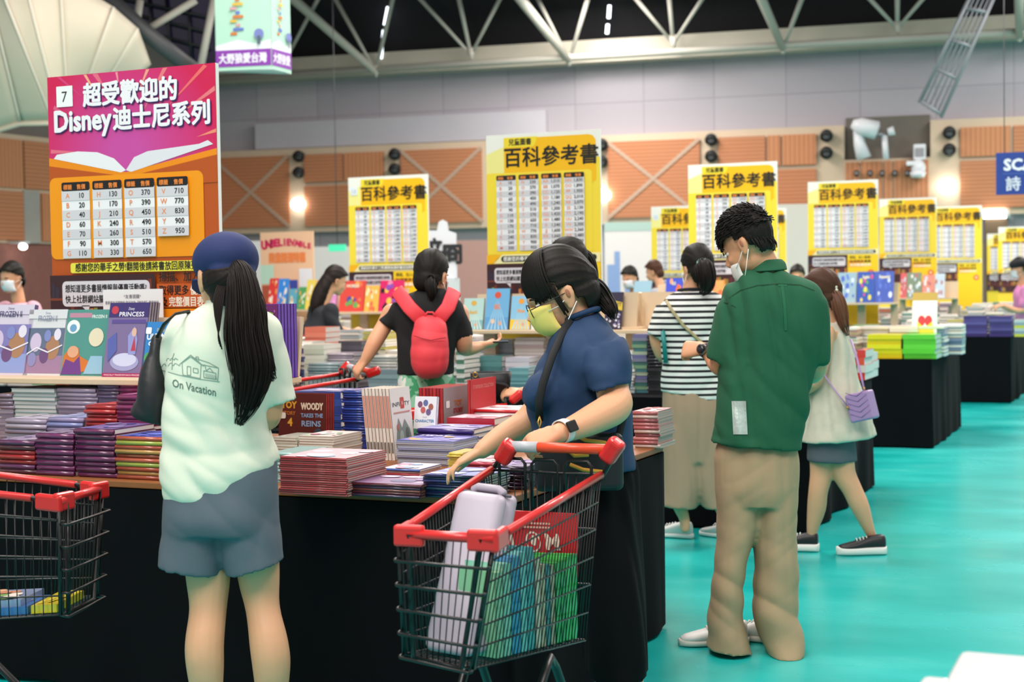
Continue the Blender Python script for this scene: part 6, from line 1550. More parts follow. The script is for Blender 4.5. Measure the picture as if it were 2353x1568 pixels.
skin_it(mb, 'skirt', tB, .009, 3, blkc, folds((rgt0, 16, 1.2, .014, 3), (fwd0, 12, 1.2, .012, 6), ends=((B(1417, 1540), DOWN, .06, .16),)))
for hx, dd in ((1398, .08), (1446, -.08)): q = B(hx + 20, 1700, dd); shoe(tB, V((q.x, q.y, 0)), -rgt0, .24, .045, '#2a2a2c', '#4a4a4a')
# hair
mb = MB(); HB.cap_hair(mb, black_hair, .010)
pass
tie = B(1346, 646)
limb(mb, [(HB.p(-.07, .0), .06), (tie + V((0, 0, .005)), .024)], black_hair, 16)
bm_ = [v for v in mb.v]
hB = skin_it(mb, 'hair', tB, .005, 2, black_hair, groove(tie, (HB.c - tie), 16, .0038))
cut_face(hB, tB, HB)
mb = MB(); r = random.Random(8)
for i in range(150):
    a = -1.2 + 2.4 * i / 149 + r.uniform(-.02, .02); l_ = .75 + .5 * r.random() - .12 * abs(a)
    cp = lambda el_, k_: HB.p(-.016 + .103 * k_ * math.cos(R(el_)) * math.cos(a), .018 + .111 * k_ * math.sin(R(el_)), .087 * k_ * math.cos(R(el_)) * math.sin(a) + .02 * a * (el_ > 40) * .3)
    limb(mb, [(cp(72, 1.0), .0026), (cp(48, 1.04), .0032), (cp(22, 1.05), .0028), (cp(4, 1.04), .002), (cp(2 - 18 * l_, 1.02), .0005)], black_hair, 5, 3)
for i in range(10):
    q = r.random(); st = HB.p(.032 - .02 * q, .012 + .01 * r.random(), -.077); limb(mb, [(st, .0018), (HB.p(.026 - .016 * q, -.03, -.0785), .0014), (HB.p(.02 - .012 * q + r.uniform(-.006, .006), -.06 - .02 * r.random(), -.073), .0005)], black_hair, 5, 3)
sub(mb, 'fringe', hB, tB)
mb = MB(); tress(mb, [tie, B(1368, 662, .01), B(1388, 690, .01), B(1404, 715, -.02), B(1412, 738, -.03)], [.018, .030, .030, .022, .004], black_hair, 150, 5, .0028, .3); sub(mb, 'ponytail', hB, tB)
mb = MB(); mb.tube([tie + (HB.u * math.cos(a) + HB.s * math.sin(a)) * .020 - HB.f * .01 for a in [i * .524 for i in range(12)]], .011, mat('scrunchie_grey', '#c9c7c0', .9, bump=.4, scale=80), 8, closed=True); sub(mb, 'scrunchie', hB, tB)
HB.mask(tB, '#f2dc78', True, 0, 1.04)
# glasses
mb = MB()
for r_ in (-1, 1):
    mb.tube([HB.p(.098 + .022 * math.cos(a) * .1, -.026 + .020 * math.sin(a), r_ * (.034 + .025 * math.cos(a))) for a in [i * .449 for i in range(14)]], .0016, mat('glasses_frame', '#22201f', .3), 6, closed=True)
    mb.tube([HB.p(.098, -.022, r_ * .059), HB.p(.05, -.02, r_ * .078), HB.p(-.012, -.018, r_ * .083)], .0016, mat('glasses_frame', '#22201f', .3), 6)
mb.tube([HB.p(.101, -.022, -.01), HB.p(.104, -.019, 0), HB.p(.101, -.022, .01)], .0015, mat('glasses_frame', '#22201f', .3), 6); gl = part(mb, 'glasses', tB)
# watch on her wrist
wc, wd = B(1294, 991, -.378), (B(1284, 996, -.39) - B(1315, 985, -.35)).normalized()
e1 = wd.cross(V((0, 0, 1))).normalized(); e2 = wd.cross(e1)
tW = mat('watch_white', '#e6e4e2', .5)
mb = MB(); mb.rings([(wc + wd * o_, e1 * .036, e2 * .034) for o_ in (-.012, -.006, .006, .012)], tW, 24, False); ow = part(mb, 'watch_band', tB); modded(ow, [('SOLIDIFY', dict(thickness=.003))])
nf = (CAM - wc); nf = (nf - wd * nf.dot(wd)).normalized(); nf = (nf * .8 + V((0, 0, .1))).normalized(); sf = wd.cross(nf)
mb = MB(); mb.box(wc + nf * .040, (.036, .032, .011), blk, Matrix((wd, sf, nf)).transposed()); o = sub(mb, 'watch_case', ow, tB); bevel(o, .004, 3)
# her crossbody bag
tS = thing('crossbody_bag', 'black crossbody bag with yellow straps hanging behind the cart handle', 'bag', B(1320, 1060, -.19))
mb = MB(); mb.box(B(1330, 1062, -.205), (.26, .06, .17), bag, Matrix((rgt0, fwd0, V((0, 0, 1)))).transposed()); o = part(mb, 'bag_body', tS); bevel(o, .02, 3)
mb = MB(); mb.tube([B(1240, 968, -.16), B(1238, 925, -.185), B(1248, 880, -.185), B(1268, 820, -.175), B(1292, 765, -.12), B(1310, 735, -.075)], .012, mat('strap_black', '#17191d', .7), 8, flat_=.3, upv=(-fwd0)); part(mb, 'front_strap', tS)
mb = MB(); mb.tube([B(1440, 905, -.16), B(1432, 960, -.18), B(1418, 1020, -.19), B(1400, 1060, -.2)], .011, mat('strap_black', '#17191d', .7), 8, flat_=.3, upv=(-fwd0)); part(mb, 'back_strap', tS)
brass = mat('brass', '#b8934a', .3, metal=.9)
mb = MB(); mb.tube([B(1240, 958, -.17), B(1236, 970, -.175), B(1240, 985, -.175), B(1244, 970, -.175)], .004, brass, 6, closed=True); mb.tube([B(1240, 985, -.175), B(1241, 1010, -.18)], .004, brass, 6); part(mb, 'buckle', tS)
for a_, m_, b_ in (((1322, 1000), (1345, 1012), (1392, 1018)), ((1300, 1030), (1320, 1048), (1352, 1046)), ((1310, 1068), (1340, 1080), (1385, 1085))):
    mb = MB(); mb.tube([B(*a_, -.255), B(*m_, -.265), B(*b_, -.255)], .006, mat('strap_yellow', '#c98f2c', .6), 8); part(mb, 'yellow_strap', tS)

# ---- woman with a ponytail behind her
dC = 7.1
def Cc(x, y, dd=0.): return P(x, y, dC + dd)
g = Cc(1330, 900, .05); tC = thing('person', 'person with a high ponytail mostly hidden behind the woman in navy', 'person', (g.x, g.y, 0))
HC = Head(Cc(1300, 605), -rgt0 * .95 + fwd0 * .25 - V((0, 0, .2)), V((0, 0, 1)) - rgt0 * .2, 1.0)
mb = MB(); HC.skull(mb, skinA); limb(mb, [(Cc(1310, 630), .055), (Cc(1325, 680), .055), (Cc(1330, 720), .07)], skinA)
limb(mb, [(Cc(1300, 760, -.14), .05), (Cc(1285, 850, -.2), .042), (Cc(1240, 895, -.24), .035), (Cc(1200, 903, -.2), .027)], skinA)
hand(mb, Cc(1204, 903, -.2), -rgt0 + V((0, 0, .05)), V((0, 0, .9)) - fwd0 * .5, 1, (45, 60, 40), skinA, .95, (.8, .3, -.5))
loft(mb, [(Cc(1290, 760), Cc(1370, 760), fwd0 * .09), (Cc(1290, 900), Cc(1370, 900), fwd0 * .09), (Cc(1290, 1050), Cc(1370, 1050), fwd0 * .1)], skinA)
for dd in (-.07, .08): limb(mb, [(Cc(1330, 1000, dd), .075), (Cc(1332, 1200, dd), .055), (Cc(1334, 1370 - dd * 100, dd), .035)], skinA)
skin_it(mb, 'body', tC, .008, 3); HC.eyes(tC)
drk = mat('charcoal_cloth', '#26262b', .85, var=.1, scale=5)
mb = MB(); loft(mb, [(Cc(1290, 712), Cc(1362, 700), fwd0 * .08), (Cc(1272, 740), Cc(1386, 735), fwd0 * .15), (Cc(1262, 820), Cc(1394, 820), fwd0 * .17), (Cc(1270, 960), Cc(1392, 960), fwd0 * .16)], drk, 4, 30); sleeve(mb, [(Cc(1280, 740, -.13), Cc(1345, 740, -.13), fwd0 * .07), (Cc(1265, 830, -.17), Cc(1325, 835, -.17), fwd0 * .065)], drk); skin_it(mb, 't_shirt', tC, .01, 3, drk)
mb = MB(); loft(mb, [(Cc(1272, 945), Cc(1390, 945), fwd0 * .15), (Cc(1275, 1100), Cc(1392, 1100), fwd0 * .16), (Cc(1285, 1300), Cc(1385, 1300), fwd0 * .13)], drk); skin_it(mb, 'trousers', tC, .012, 3, drk)
for dd in (-.07, .08): q = Cc(1345, 1380, dd); shoe(tC, V((q.x, q.y, 0)), -rgt0, .24, .045, '#2a2a2c', '#e4e4e2')
mb = MB(); HC.cap_hair(mb, black_hair, .012); tiC = Cc(1332, 578); limb(mb, [(HC.p(-.06, .06), .05), (tiC, .022)], black_hair); hC = skin_it(mb, 'hair', tC, .007, 2, black_hair, groove(tiC, HC.c - tiC, 14, .004)); cut_face(hC, tC, HC)
mb = MB(); tress(mb, [tiC, Cc(1350, 592), Cc(1360, 620), Cc(1364, 650), Cc(1360, 690)], [.018, .026, .026, .022, .006], black_hair, 70, 6, .004); sub(mb, 'ponytail', hC, tC)
mb = MB(); mb.ball(Cc(1336, 574, -.01), rgt0 * .022, fwd0 * .022, V((0, 0, .022)), mat('hairtie_white', '#d8d4d0', .8)); sub(mb, 'hair_tie', hC, tC)
# black open tote standing in her cart
tT = thing('tote_bag', 'black open-topped leather tote standing in the hidden cart behind the red book', 'bag', Cc(1128, 920, -.1))
mb = MB(); rws = []
for y, hw, hd in ((918, 40, .07), (885, 44, .085), (856, 47, .095)): rws.append((Cc(1128, y, -.1), rgt0 * hw * dC / F, fwd0 * hd))
mb.rings(rws, bag, 32, False, 3.2); mb.rings([(rws[0][0], rws[0][1] * .98, rws[0][2] * .98), (rws[0][0] + V((0, 0, .002)), rws[0][1] * .5, rws[0][2] * .5)], bag, 32, True, 3.2)
o = part(mb, 'bag_body', tT); modded(o, [('SOLIDIFY', dict(thickness=.006))])
mb = MB(); mb.tube([Cc(1086, 868, -.19), Cc(1092, 882, -.2), Cc(1125, 876, -.21), Cc(1160, 884, -.2), Cc(1168, 890, -.19)], .010, mat('strap_black', '#17191d', .7), 8, flat_=.5); part(mb, 'carry_handle', tT)
mb = MB(); mb.tube([Cc(1092 + 5 * math.cos(a), 862 + 6 * math.sin(a), -.2) for a in [i * .785 for i in range(8)]], .003, brass, 6, closed=True); part(mb, 'ring', tT)

# ---- woman with the red backpack
dD = 7.4
def D(x, y, dd=0.): return P(x, y, dD + dd)
g = D(985, 900); tD = thing('person', 'person in a black T-shirt carrying the red backpack, seen from behind', 'person', (g.x, g.y, 0))
HD = Head(D(994, 628), fwd0 * .85 + rgt0 * .45 - V((0, 0, .15)), V((0, 0, 1)), 1.0)
mb = MB(); HD.skull(mb, skinA); limb(mb, [(D(994, 640), .054), (D(990, 670), .054), (D(988, 700), .07)], skinA)
limb(mb, [(D(900, 720, .02), .05), (D(884, 748, .02), .042), (D(862, 785, -.02), .041), (D(848, 812, -.03), .033), (D(838, 830, -.03), .026)], skinA)
hand(mb, D(840, 826, -.03), -rgt0 * .55 - V((0, 0, .7)), V((0, 0, .5)) - rgt0 * .6 - fwd0 * .5, 1, (45, 55, 40), skinA, .95, (.6, .4, -.5))
limb(mb, [(D(1055, 720, .02), .05), (D(1066, 778, .0), .043), (D(1068, 800, .04), .042), (D(1092, 799, .14), .032), (D(1108, 794, .18), .025)], skinA)
hand(mb, D(1106, 794, .17), rgt0 * .8 + fwd0 * .4 + V((0, 0, .08)), -V((0, 0, .9)) + rgt0 * .3 - fwd0 * .2, 1, (25, 35, 25), skinA, .95, (.8, .4, -.5))
loft(mb, [(D(945, 720), D(1030, 720), fwd0 * .09), (D(930, 850), D(1040, 850), fwd0 * .09), (D(925, 980), D(1040, 980), fwd0 * .1)], skinA)
for hx in (955, 1015): limb(mb, [(D(hx, 960), .075), (D(hx, 1120), .055), (D(hx, 1220), .05), (D(hx, 1305), .035)], skinA)
skin_it(mb, 'body', tD, .008, 3); HD.eyes(tD)
blt = mat('black_tee', '#131417', .85, var=.12, scale=6)
mb = MB(); loft(mb, [(D(962, 664), D(1018, 664), fwd0 * .07), (D(930, 680), D(1046, 680), fwd0 * .1), (D(905, 705), D(1066, 705), fwd0 * .125), (D(908, 760), D(1056, 760), fwd0 * .13), (D(914, 820), D(1044, 820), fwd0 * .125), (D(910, 862), D(1045, 862), fwd0 * .125)], blt, 4, 36, 2.3)
sleeve(mb, [(D(905, 690, .01), D(940, 735, .01), fwd0 * .075), (D(888, 712, .02), D(922, 752, .02), fwd0 * .07), (D(868, 735, .02), D(904, 762, .02), fwd0 * .062)], blt)
sleeve(mb, [(D(1030, 710, .01), D(1064, 695, .01), fwd0 * .075), (D(1036, 750, .02), D(1078, 735, .02), fwd0 * .07), (D(1042, 784, .02), D(1088, 772, .02), fwd0 * .065)], blt)
skin_it(mb, 't_shirt', tD, .009, 4, blt, folds((rgt0 + V((0, 0, 1)), 10, 3, .008, 4)))
gfl = mat('green_floral', '#5fae7c', .85); nt = gfl.node_tree; bs = nt.nodes['Principled BSDF']; vo = nt.nodes.new('ShaderNodeTexNoise'); vo.inputs['Scale'].default_value = 14; rp = nt.nodes.new('ShaderNodeValToRGB'); rp.color_ramp.interpolation = 'CONSTANT'; e_ = rp.color_ramp.elements; e_[0].color = (*lin('#3f9a6a'), 1); e_[1].position = .5; e_[1].color = (*lin('#8fc8a8'), 1); x_ = e_.new(.62); x_.color = (*lin('#e6ebe4'), 1); x_ = e_.new(.72); x_.color = (*lin('#c8323c'), 1)
tc = nt.nodes.new('ShaderNodeTexCoord'); nt.links.new(tc.outputs['Object'], vo.inputs[0]); nt.links.new(vo.outputs[0], rp.inputs[0]); nt.links.new(rp.outputs[0], bs.inputs['Base Color'])
mb = MB(); loft(mb, [(D(914, 850), D(1042, 850), fwd0 * .12), (D(912, 900), D(1048, 900), fwd0 * .14), (D(905, 1050), D(1060, 1050), fwd0 * .16), (D(900, 1200), D(1066, 1200), fwd0 * .17)], gfl, 4, 32); skin_it(mb, 'skirt', tD, .011, 3, gfl, folds((rgt0, 12, 1, .01, 3)))
for hx in (955, 1015): q = D(hx, 1330, -.06); shoe(tD, V((q.x, q.y, 0)), fwd0, .24, .045, '#d8d8d6', '#f0f0ee')
mb = MB(); HD.cap_hair(mb, black_hair, .010, low=.005); HD.el(mb, -.05, -.06, 0, .045, .04, .055, black_hair); tiD = D(990, 640, -.11); hD = skin_it(mb, 'hair', tD, .007, 3, black_hair, groove(tiD, HD.c - tiD, 14, .004)); cut_face(hD, tD, HD)
mb = MB(); tress(mb, [tiD, D(988, 652, -.13), D(992, 672, -.13), D(988, 696, -.12)], [.016, .028, .028, .008], black_hair, 70, 6, .0035); sub(mb, 'ponytail', hD, tD)
mb = MB(); mb.tube([tiD + (V((0, 0, 1)) * math.sin(a) + rgt0 * math.cos(a)) * .018 - fwd0 * .01 for a in [i * .524 for i in range(12)]], .006, black_hair, 6, closed=True); sub(mb, 'hair_tie', hD, tD)
HD.mask(tD, '#dfe4e8')
# backpack
tK = thing('backpack', 'bright red backpack on the back of the person in the black T-shirt', 'bag', D(988, 860, -.14))
rdb = mat('backpack_red', '#e8414c', .6, var=.05, scale=8, bump=.15, bscale=200)
mb = MB(); loft(mb, [(D(966, 727, -.16), D(1012, 727, -.16), fwd0 * .03), (D(950, 745, -.18), D(1026, 745, -.18), fwd0 * .06), (D(944, 790, -.19), D(1033, 790, -.19), fwd0 * .085), (D(943, 830, -.19), D(1033, 830, -.19), fwd0 * .09), (D(952, 858, -.18), D(1024, 858, -.18), fwd0 * .075), (D(968, 871, -.17), D(1008, 871, -.17), fwd0 * .04)], rdb, 5, 32, 2.5)
kb = skin_it(mb, 'bag_body', tK, .007, 3, rdb, folds((rgt0, 9, 1.5, .007, 3), (V((0, 0, 1)), 12, 3, .004, 6)))
for a_, m_, b_ in (((968, 734), (940, 706), (912, 668)), ((1008, 734), (1030, 706), (1044, 668))):
    mb = MB(); mb.tube([D(*a_, -.19), D(*m_, -.165), D(*b_, -.10), D(b_[0], b_[1] + 6, 0)], .036, rdb, 12, flat_=.22, upv=(-fwd0)); part(mb, 'shoulder_strap', tK)
mb = MB(); mb.tube([D(976, 728, -.2), D(982, 718, -.2), D(994, 718, -.2), D(1000, 728, -.2)], .005, rdb, 8); part(mb, 'top_handle', tK)
mb = MB(); mb.tube([D(952, 772, -.272), D(975, 779, -.282), D(990, 782, -.285), D(1010, 778, -.28), D(1024, 776, -.265)], .003, mat('zip_red', '#b82a38', .5), 6); part(mb, 'zip_line', tK)
mb = MB(); o = D(1132, 786, .20); mb.box(o, (.16, .075, .009), blk, Matrix.Rotation(R(24), 3, 'Z')); ph = mb.build('mobile_phone', None, o); bevel(ph, .003); tag(ph, 'dark mobile phone held out over the books by the backpack wearer', 'phone')
mb = MB(); mb.box((0, 0, .0052), (.15, .068, .001), mat('screen', '#20242c', .15), Matrix.Rotation(R(24), 3, 'Z')); mb.build('screen', ph)
# ---- woman in stripes
dE = 8.2
def E_(x, y, dd=0.): return P(x, y, dE + dd)
g = E_(1590, 1000); tE = thing('person', 'person in a black and white striped top and wide khaki trousers, seen from behind', 'person', (g.x, g.y, 0))
HE = Head(E_(1600, 612), fwd0 * .9 - rgt0 * .4 - V((0, 0, .2)), V((0, 0, 1)), 1.02)
mb = MB(); HE.skull(mb, skinA); limb(mb, [(E_(1598, 630), .056), (E_(1592, 660), .056), (E_(1590, 690), .07)], skinA)
limb(mb, [(E_(1530, 720, .02), .05), (E_(1510, 765, .02), .045), (E_(1516, 800, .03), .043), (E_(1530, 820, .08), .040), (E_(1560, 800, .26), .030)], skinA)
hand(mb, E_(1560, 800, .26), fwd0 * .7 + rgt0 * .5, V((0, 0, 1)), -1, (30, 40, 30), skinA)
limb(mb, [(E_(1660, 720, .02), .05), (E_(1680, 790, .06), .042), (E_(1640, 800, .26), .030)], skinA)
hand(mb, E_(1638, 800, .27), fwd0 * .7 - rgt0 * .5, V((0, 0, 1)), 1, (30, 40, 30), skinA)
loft(mb, [(E_(1545, 720), E_(1640, 720), fwd0 * .09), (E_(1545, 860), E_(1640, 860), fwd0 * .09), (E_(1545, 950), E_(1640, 950), fwd0 * .1)], skinA)
for hx in (1556, 1650): limb(mb, [(E_(min(hx, 1625), 930), .07), (E_(hx, 1080), .055), (E_(hx + 2, 1150), .042), (E_(hx + 16, 1190), .031), (E_(hx + 18, 1215), .027)], skinA)
skin_it(mb, 'body', tE, .009, 3)
stp = bands('striped_cloth', 2, [(0, '#e6e6e2'), (.58, '#15171b')], .0325, .85)
mb = MB(); loft(mb, [(E_(1560, 668), E_(1628, 668), fwd0 * .075), (E_(1535, 682), E_(1655, 682), fwd0 * .11), (E_(1512, 715), E_(1676, 712), fwd0 * .135), (E_(1510, 760), E_(1672, 760), fwd0 * .14), (E_(1520, 820), E_(1662, 820), fwd0 * .135), (E_(1520, 880), E_(1664, 880), fwd0 * .135), (E_(1519, 900), E_(1664, 925), fwd0 * .13)], stp, 5, 36, 2.3)
sleeve(mb, [(E_(1510, 700, .01), E_(1550, 735, .01), fwd0 * .085), (E_(1494, 735, .02), E_(1535, 765, .02), fwd0 * .085), (E_(1486, 764, .02), E_(1530, 784, .02), fwd0 * .08)], stp)
sleeve(mb, [(E_(1640, 735, .01), E_(1672, 700, .01), fwd0 * .085), (E_(1650, 780, .03), E_(1694, 755, .03), fwd0 * .08)], stp)
te = skin_it(mb, 'striped_top', tE, .009, 4, stp, folds((rgt0 - V((0, 0, .8)), 8, 2, .010, 3)))
mb = MB(); mb.tube([E_(1594 + 35 * math.cos(a), 668 + 3 * math.sin(a), .08 * math.sin(a)) for a in [i * math.pi / 12 for i in range(24)]], .009, mat('neck_black', '#1a1b1f', .8), 8, closed=True); sub(mb, 'collar', te, tE)
kh = mat('khaki_cloth', '#a08a72', .85, var=.07, scale=5, bump=.12, bscale=350)
mb = MB(); loft(mb, [(E_(1524, 890), E_(1662, 890), fwd0 * .12), (E_(1522, 950), E_(1666, 950), fwd0 * .14), (E_(1518, 1060), E_(1668, 1060), fwd0 * .12)], kh)
loft(mb, [(E_(1521, 980), E_(1598, 980), fwd0 * .12), (E_(1515, 1090), E_(1616, 1090), fwd0 * .125), (E_(1508, 1160), E_(1600, 1168), fwd0 * .13)], kh); loft(mb, [(E_(1590, 980), E_(1668, 980), fwd0 * .12), (E_(1586, 1090), E_(1672, 1090), fwd0 * .12), (E_(1610, 1168), E_(1676, 1165), fwd0 * .12)], kh)
skin_it(mb, 'wide_trousers', tE, .01, 3, kh, folds((rgt0, 14, 1, .009, 4), ends=((E_(1554, 1164), DOWN, .05, .1), (E_(1643, 1166), DOWN, .05, .1))))
q = gz(1590, 1238, 0); shoe(tE, q, fwd0 * .5 - rgt0 * .9, .25, .048, '#dcdcda', '#f2f2f0'); q = gz(1694, 1240, 0); shoe(tE, q, fwd0 * .7 - rgt0 * .7, .25, .048, '#dcdcda', '#f2f2f0')
mb = MB(); HE.cap_hair(mb, black_hair, .012, low=.012); tiE = E_(1614, 608, -.115); HE.el(mb, -.05, -.06, 0, .05, .045, .06, black_hair); hE = skin_it(mb, 'hair', tE, .007, 3, black_hair, groove(tiE, HE.c - tiE, 14, .004)); cut_face(hE, tE, HE)
mb = MB(); tress(mb, [tiE, E_(1618, 614, -.16), E_(1622, 636, -.17), E_(1620, 662, -.155), E_(1608, 680, -.14)], [.03, .05, .056, .045, .008], dark_hair, 130, 6, .0036, .3, .008); sub(mb, 'ponytail', hE, tE)
mb = MB(); mb.tube([tiE + (V((0, 0, 1)) * math.sin(a) + rgt0 * math.cos(a)) * .030 - fwd0 * .012 for a in [i * .524 for i in range(12)]], .006, mat('tie_mint', '#9fd0bd', .7), 6, closed=True); sub(mb, 'hair_tie', hE, tE)
HE.mask(tE, '#e6e8ea')
tQ = thing('crossbody_bag', 'tan-strapped small bag worn across the striped top', 'bag', E_(1640, 850, .17))
mb = MB(); mb.tube([E_(1530, 690, -.10), E_(1545, 715, -.142), E_(1570, 748, -.152), E_(1598, 774, -.152), E_(1640, 815, -.145), E_(1668, 840, -.05)], .0085, mat('strap_tan', '#a99a70', .6), 8, flat_=.35, upv=-fwd0); part(mb, 'strap', tQ)
mb = MB(); mb.box(E_(1668, 850, .06), (.05, .2, .14), mat('bag_tan', '#9a8a66', .6)); o = part(mb, 'bag_body', tQ); bevel(o, .015, 3)
tR = thing('handbag', 'teal handbag strap hanging from the striped sleeve', 'bag', E_(1526, 840, -.06))
tl = mat('teal_leather', '#157e7c', .45)
mb = MB(); mb.tube([E_(1523, 762, -.10), E_(1526, 790, -.11), E_(1530, 832, -.10)], .012, tl, 8, flat_=.4, upv=-fwd0); part(mb, 'strap', tR)
mb = MB(); mb.tube([E_(1523, 762, -.10), E_(1521, 768, .09), E_(1524, 830, .1)], .012, tl, 8, flat_=.4, upv=-fwd0); part(mb, 'strap', tR)
mb = MB(); mb.tube([E_(1530, 832, -.1), E_(1524, 832, .1)], .012, tl, 8, flat_=.5); part(mb, 'strap_end', tR)

# ---- man in the green shirt
dF = 5.8
def G_(x, y, dd=0.): return P(x, y, dF + dd)
g = G_(1735, 1000); tF = thing('person', 'person in a loose green shirt and wide beige trousers seen from behind, looking down', 'person', (g.x, g.y, 0))
HF = Head(G_(1714, 552), -rgt0 * .80 + fwd0 * .55 - V((0, 0, .48)), V((0, 0, 1)) - rgt0 * .38 + fwd0 * .25, 1.06)
mb = MB(); HF.skull(mb, skinB); limb(mb, [(G_(1735, 570, .0), .058), (G_(1752, 605, .0), .060), (G_(1758, 650, 0), .085)], skinB)
limb(mb, [(G_(1665, 790, .0), .055), (G_(1660, 838, .04), .046), (G_(1646, 830, .16), .042), (G_(1632, 812, .20), .034), (G_(1618, 803, .22), .029)], skinB)
hand(mb, G_(1619, 803, .22), -rgt0 * .8 + fwd0 * .45 - V((0, 0, .0)), V((0, 0, .55)) - fwd0 * .8 - rgt0 * .2, 1, (55, 70, 50), skinB, 1.02, (.75, .35, -.5))
limb(mb, [(G_(1868, 800, .0), .055), (G_(1872, 850, .04), .046), (G_(1850, 860, .2), .036), (G_(1800, 840, .33), .028)], skinB)
hand(mb, G_(1800, 840, .33), -rgt0 * .6 + fwd0 * .5, V((0, 0, 1)), 1, (30, 40, 30), skinB)
loft(mb, [(G_(1690, 700), G_(1830, 700), fwd0 * .1), (G_(1690, 900), G_(1830, 900), fwd0 * .1), (G_(1680, 1060), G_(1810, 1060), fwd0 * .1)], skinB)
for x0, x1, x2, y1 in ((1692, 1676, 1682, 1478), (1782, 1786, 1790, 1484)): limb(mb, [(G_(x0, 1080), .075), (G_(x1, 1260), .05), (G_(x1, 1380), .042), (G_(x2, y1), .03)], skinB)
skin_it(mb, 'body', tF, .006, 3); HF.eyes(tF)
grn = mat('green_cloth', '#14573a', .85, var=.08, scale=5, bump=.15, bscale=380)
mb = MB(); loft(mb, [(G_(1712, 622), G_(1806, 618), fwd0 * .085), (G_(1686, 645), G_(1842, 640), fwd0 * .115), (G_(1660, 678), G_(1878, 672), fwd0 * .14), (G_(1650, 740), G_(1888, 735), fwd0 * .155), (G_(1652, 820), G_(1878, 820), fwd0 * .155), (G_(1646, 920), G_(1860, 920), fwd0 * .155), (G_(1636, 990), G_(1846, 990), fwd0 * .16), (G_(1634, 1018), G_(1840, 1034), fwd0 * .16)], grn, 5, 44, 2.3)
sleeve(mb, [(G_(1655, 680, .01), G_(1706, 745, .01), fwd0 * .09), (G_(1634, 740, .02), G_(1702, 800, .02), fwd0 * .095), (G_(1622, 822, .03), G_(1704, 866, .03), fwd0 * .09)], grn)
sleeve(mb, [(G_(1842, 720, .01), G_(1890, 685, .01), fwd0 * .09), (G_(1850, 780, .02), G_(1896, 750, .02), fwd0 * .09), (G_(1852, 842, .03), G_(1893, 832, .03), fwd0 * .085)], grn)
ax1 = (G_(1663, 844, .03) - G_(1668, 770, .02)).normalized()
shF = skin_it(mb, 'shirt', tF, .008, 4, grn, folds((rgt0 + V((0, 0, .12)), 15, .9, .020, 3), (rgt0 + V((0, 0, .9)), 12, 2.5, .008, 8), ends=((G_(1663, 844, .03), ax1, .05, .08), (G_(1740, 1030), DOWN, .04, .16))))
mb = MB(); loft(mb, [(G_(1714, 628, -.0), G_(1808, 622, -.0), fwd0 * .095), (G_(1718, 612, .01), G_(1804, 604, .01), fwd0 * .083), (G_(1724, 598, .015), G_(1794, 595, .015), fwd0 * .072)], grn, 4, 30, 2.2); o = sub(mb, 'collar', shF, tF); modded(o, [('SUBSURF', dict(levels=1, render_levels=1))])
# yoke seam, back pleat, loop, patch
def seam(pts, w, m, name):
    vv, ff = [], []
    for (a, b), (c, d) in zip(pts, pts[1:]):
        L_ = math.hypot(c - a, d - b); n_ = max(1, int(L_ / 8)); nx, ny = -(d - b) / L_ * w / 2, (c - a) / L_ * w / 2
        for i in range(n_):
            k = len(vv)
            for f_, sg in ((i / n_, 1), (i / n_, -1), ((i + 1) / n_, -1), ((i + 1) / n_, 1)): vv.append(G_(a + (c - a) * f_ + nx * sg, b + (d - b) * f_ + ny * sg))
            ff.append((k, k + 1, k + 2, k + 3))
    return project(shF, tF, vv, ff, m, .002, name)
sdk = mat('green_seam', '#0e4028', .9)
seam([(1668, 690), (1700, 668), (1740, 656), (1790, 652), (1840, 655), (1872, 668)], 2.2, sdk, 'yoke_seam'); seam([(1663, 694), (1690, 706)], 2.5, sdk, 'shoulder_seam')
seam([(1797, 654), (1803, 700), (1806, 760)], 7, mat('green_pleat', '#17603f', .85), 'back_pleat'); seam([(1788, 655), (1808, 655)], 6, mat('green_pleat', '#17603f', .85), 'locker_loop')
vv, ff = [], []
for i in range(6):
    for j in range(9): vv.append(G_(1681 + 6.6 * i + .5 * j, 922 + 9.6 * j))
ff = [(i * 9 + j, i * 9 + j + 1, (i + 1) * 9 + j + 1, (i + 1) * 9 + j) for i in range(5) for j in range(8)]
pm2 = mat('silver_patch', '#b9c4be', .35, metal=.35, var=.35, scale=25, bump=.6, bscale=60); project(shF, tF, vv, ff, pm2, .004, 'silver_patch')
bei = mat('beige_cloth', '#a98f70', .85, var=.06, scale=5, bump=.12, bscale=380)
mb = MB(); loft(mb, [(G_(1650, 1010), G_(1830, 1010), fwd0 * .125), (G_(1642, 1060), G_(1836, 1060), fwd0 * .14), (G_(1642, 1120), G_(1836, 1120), fwd0 * .145), (G_(1646, 1160), G_(1832, 1160), fwd0 * .13)], bei)
loft(mb, [(G_(1643, 1110), G_(1746, 1110, .0), fwd0 * .12), (G_(1646, 1200), G_(1742, 1200), fwd0 * .115), (G_(1640, 1300), G_(1714, 1300), fwd0 * .11), (G_(1626, 1400), G_(1706, 1400), fwd0 * .115), (G_(1626, 1450), G_(1718, 1455), fwd0 * .12), (G_(1622, 1482), G_(1728, 1492), fwd0 * .125), (G_(1621, 1488), G_(1730, 1497), fwd0 * .126)], bei, 5, 30, 2.2)
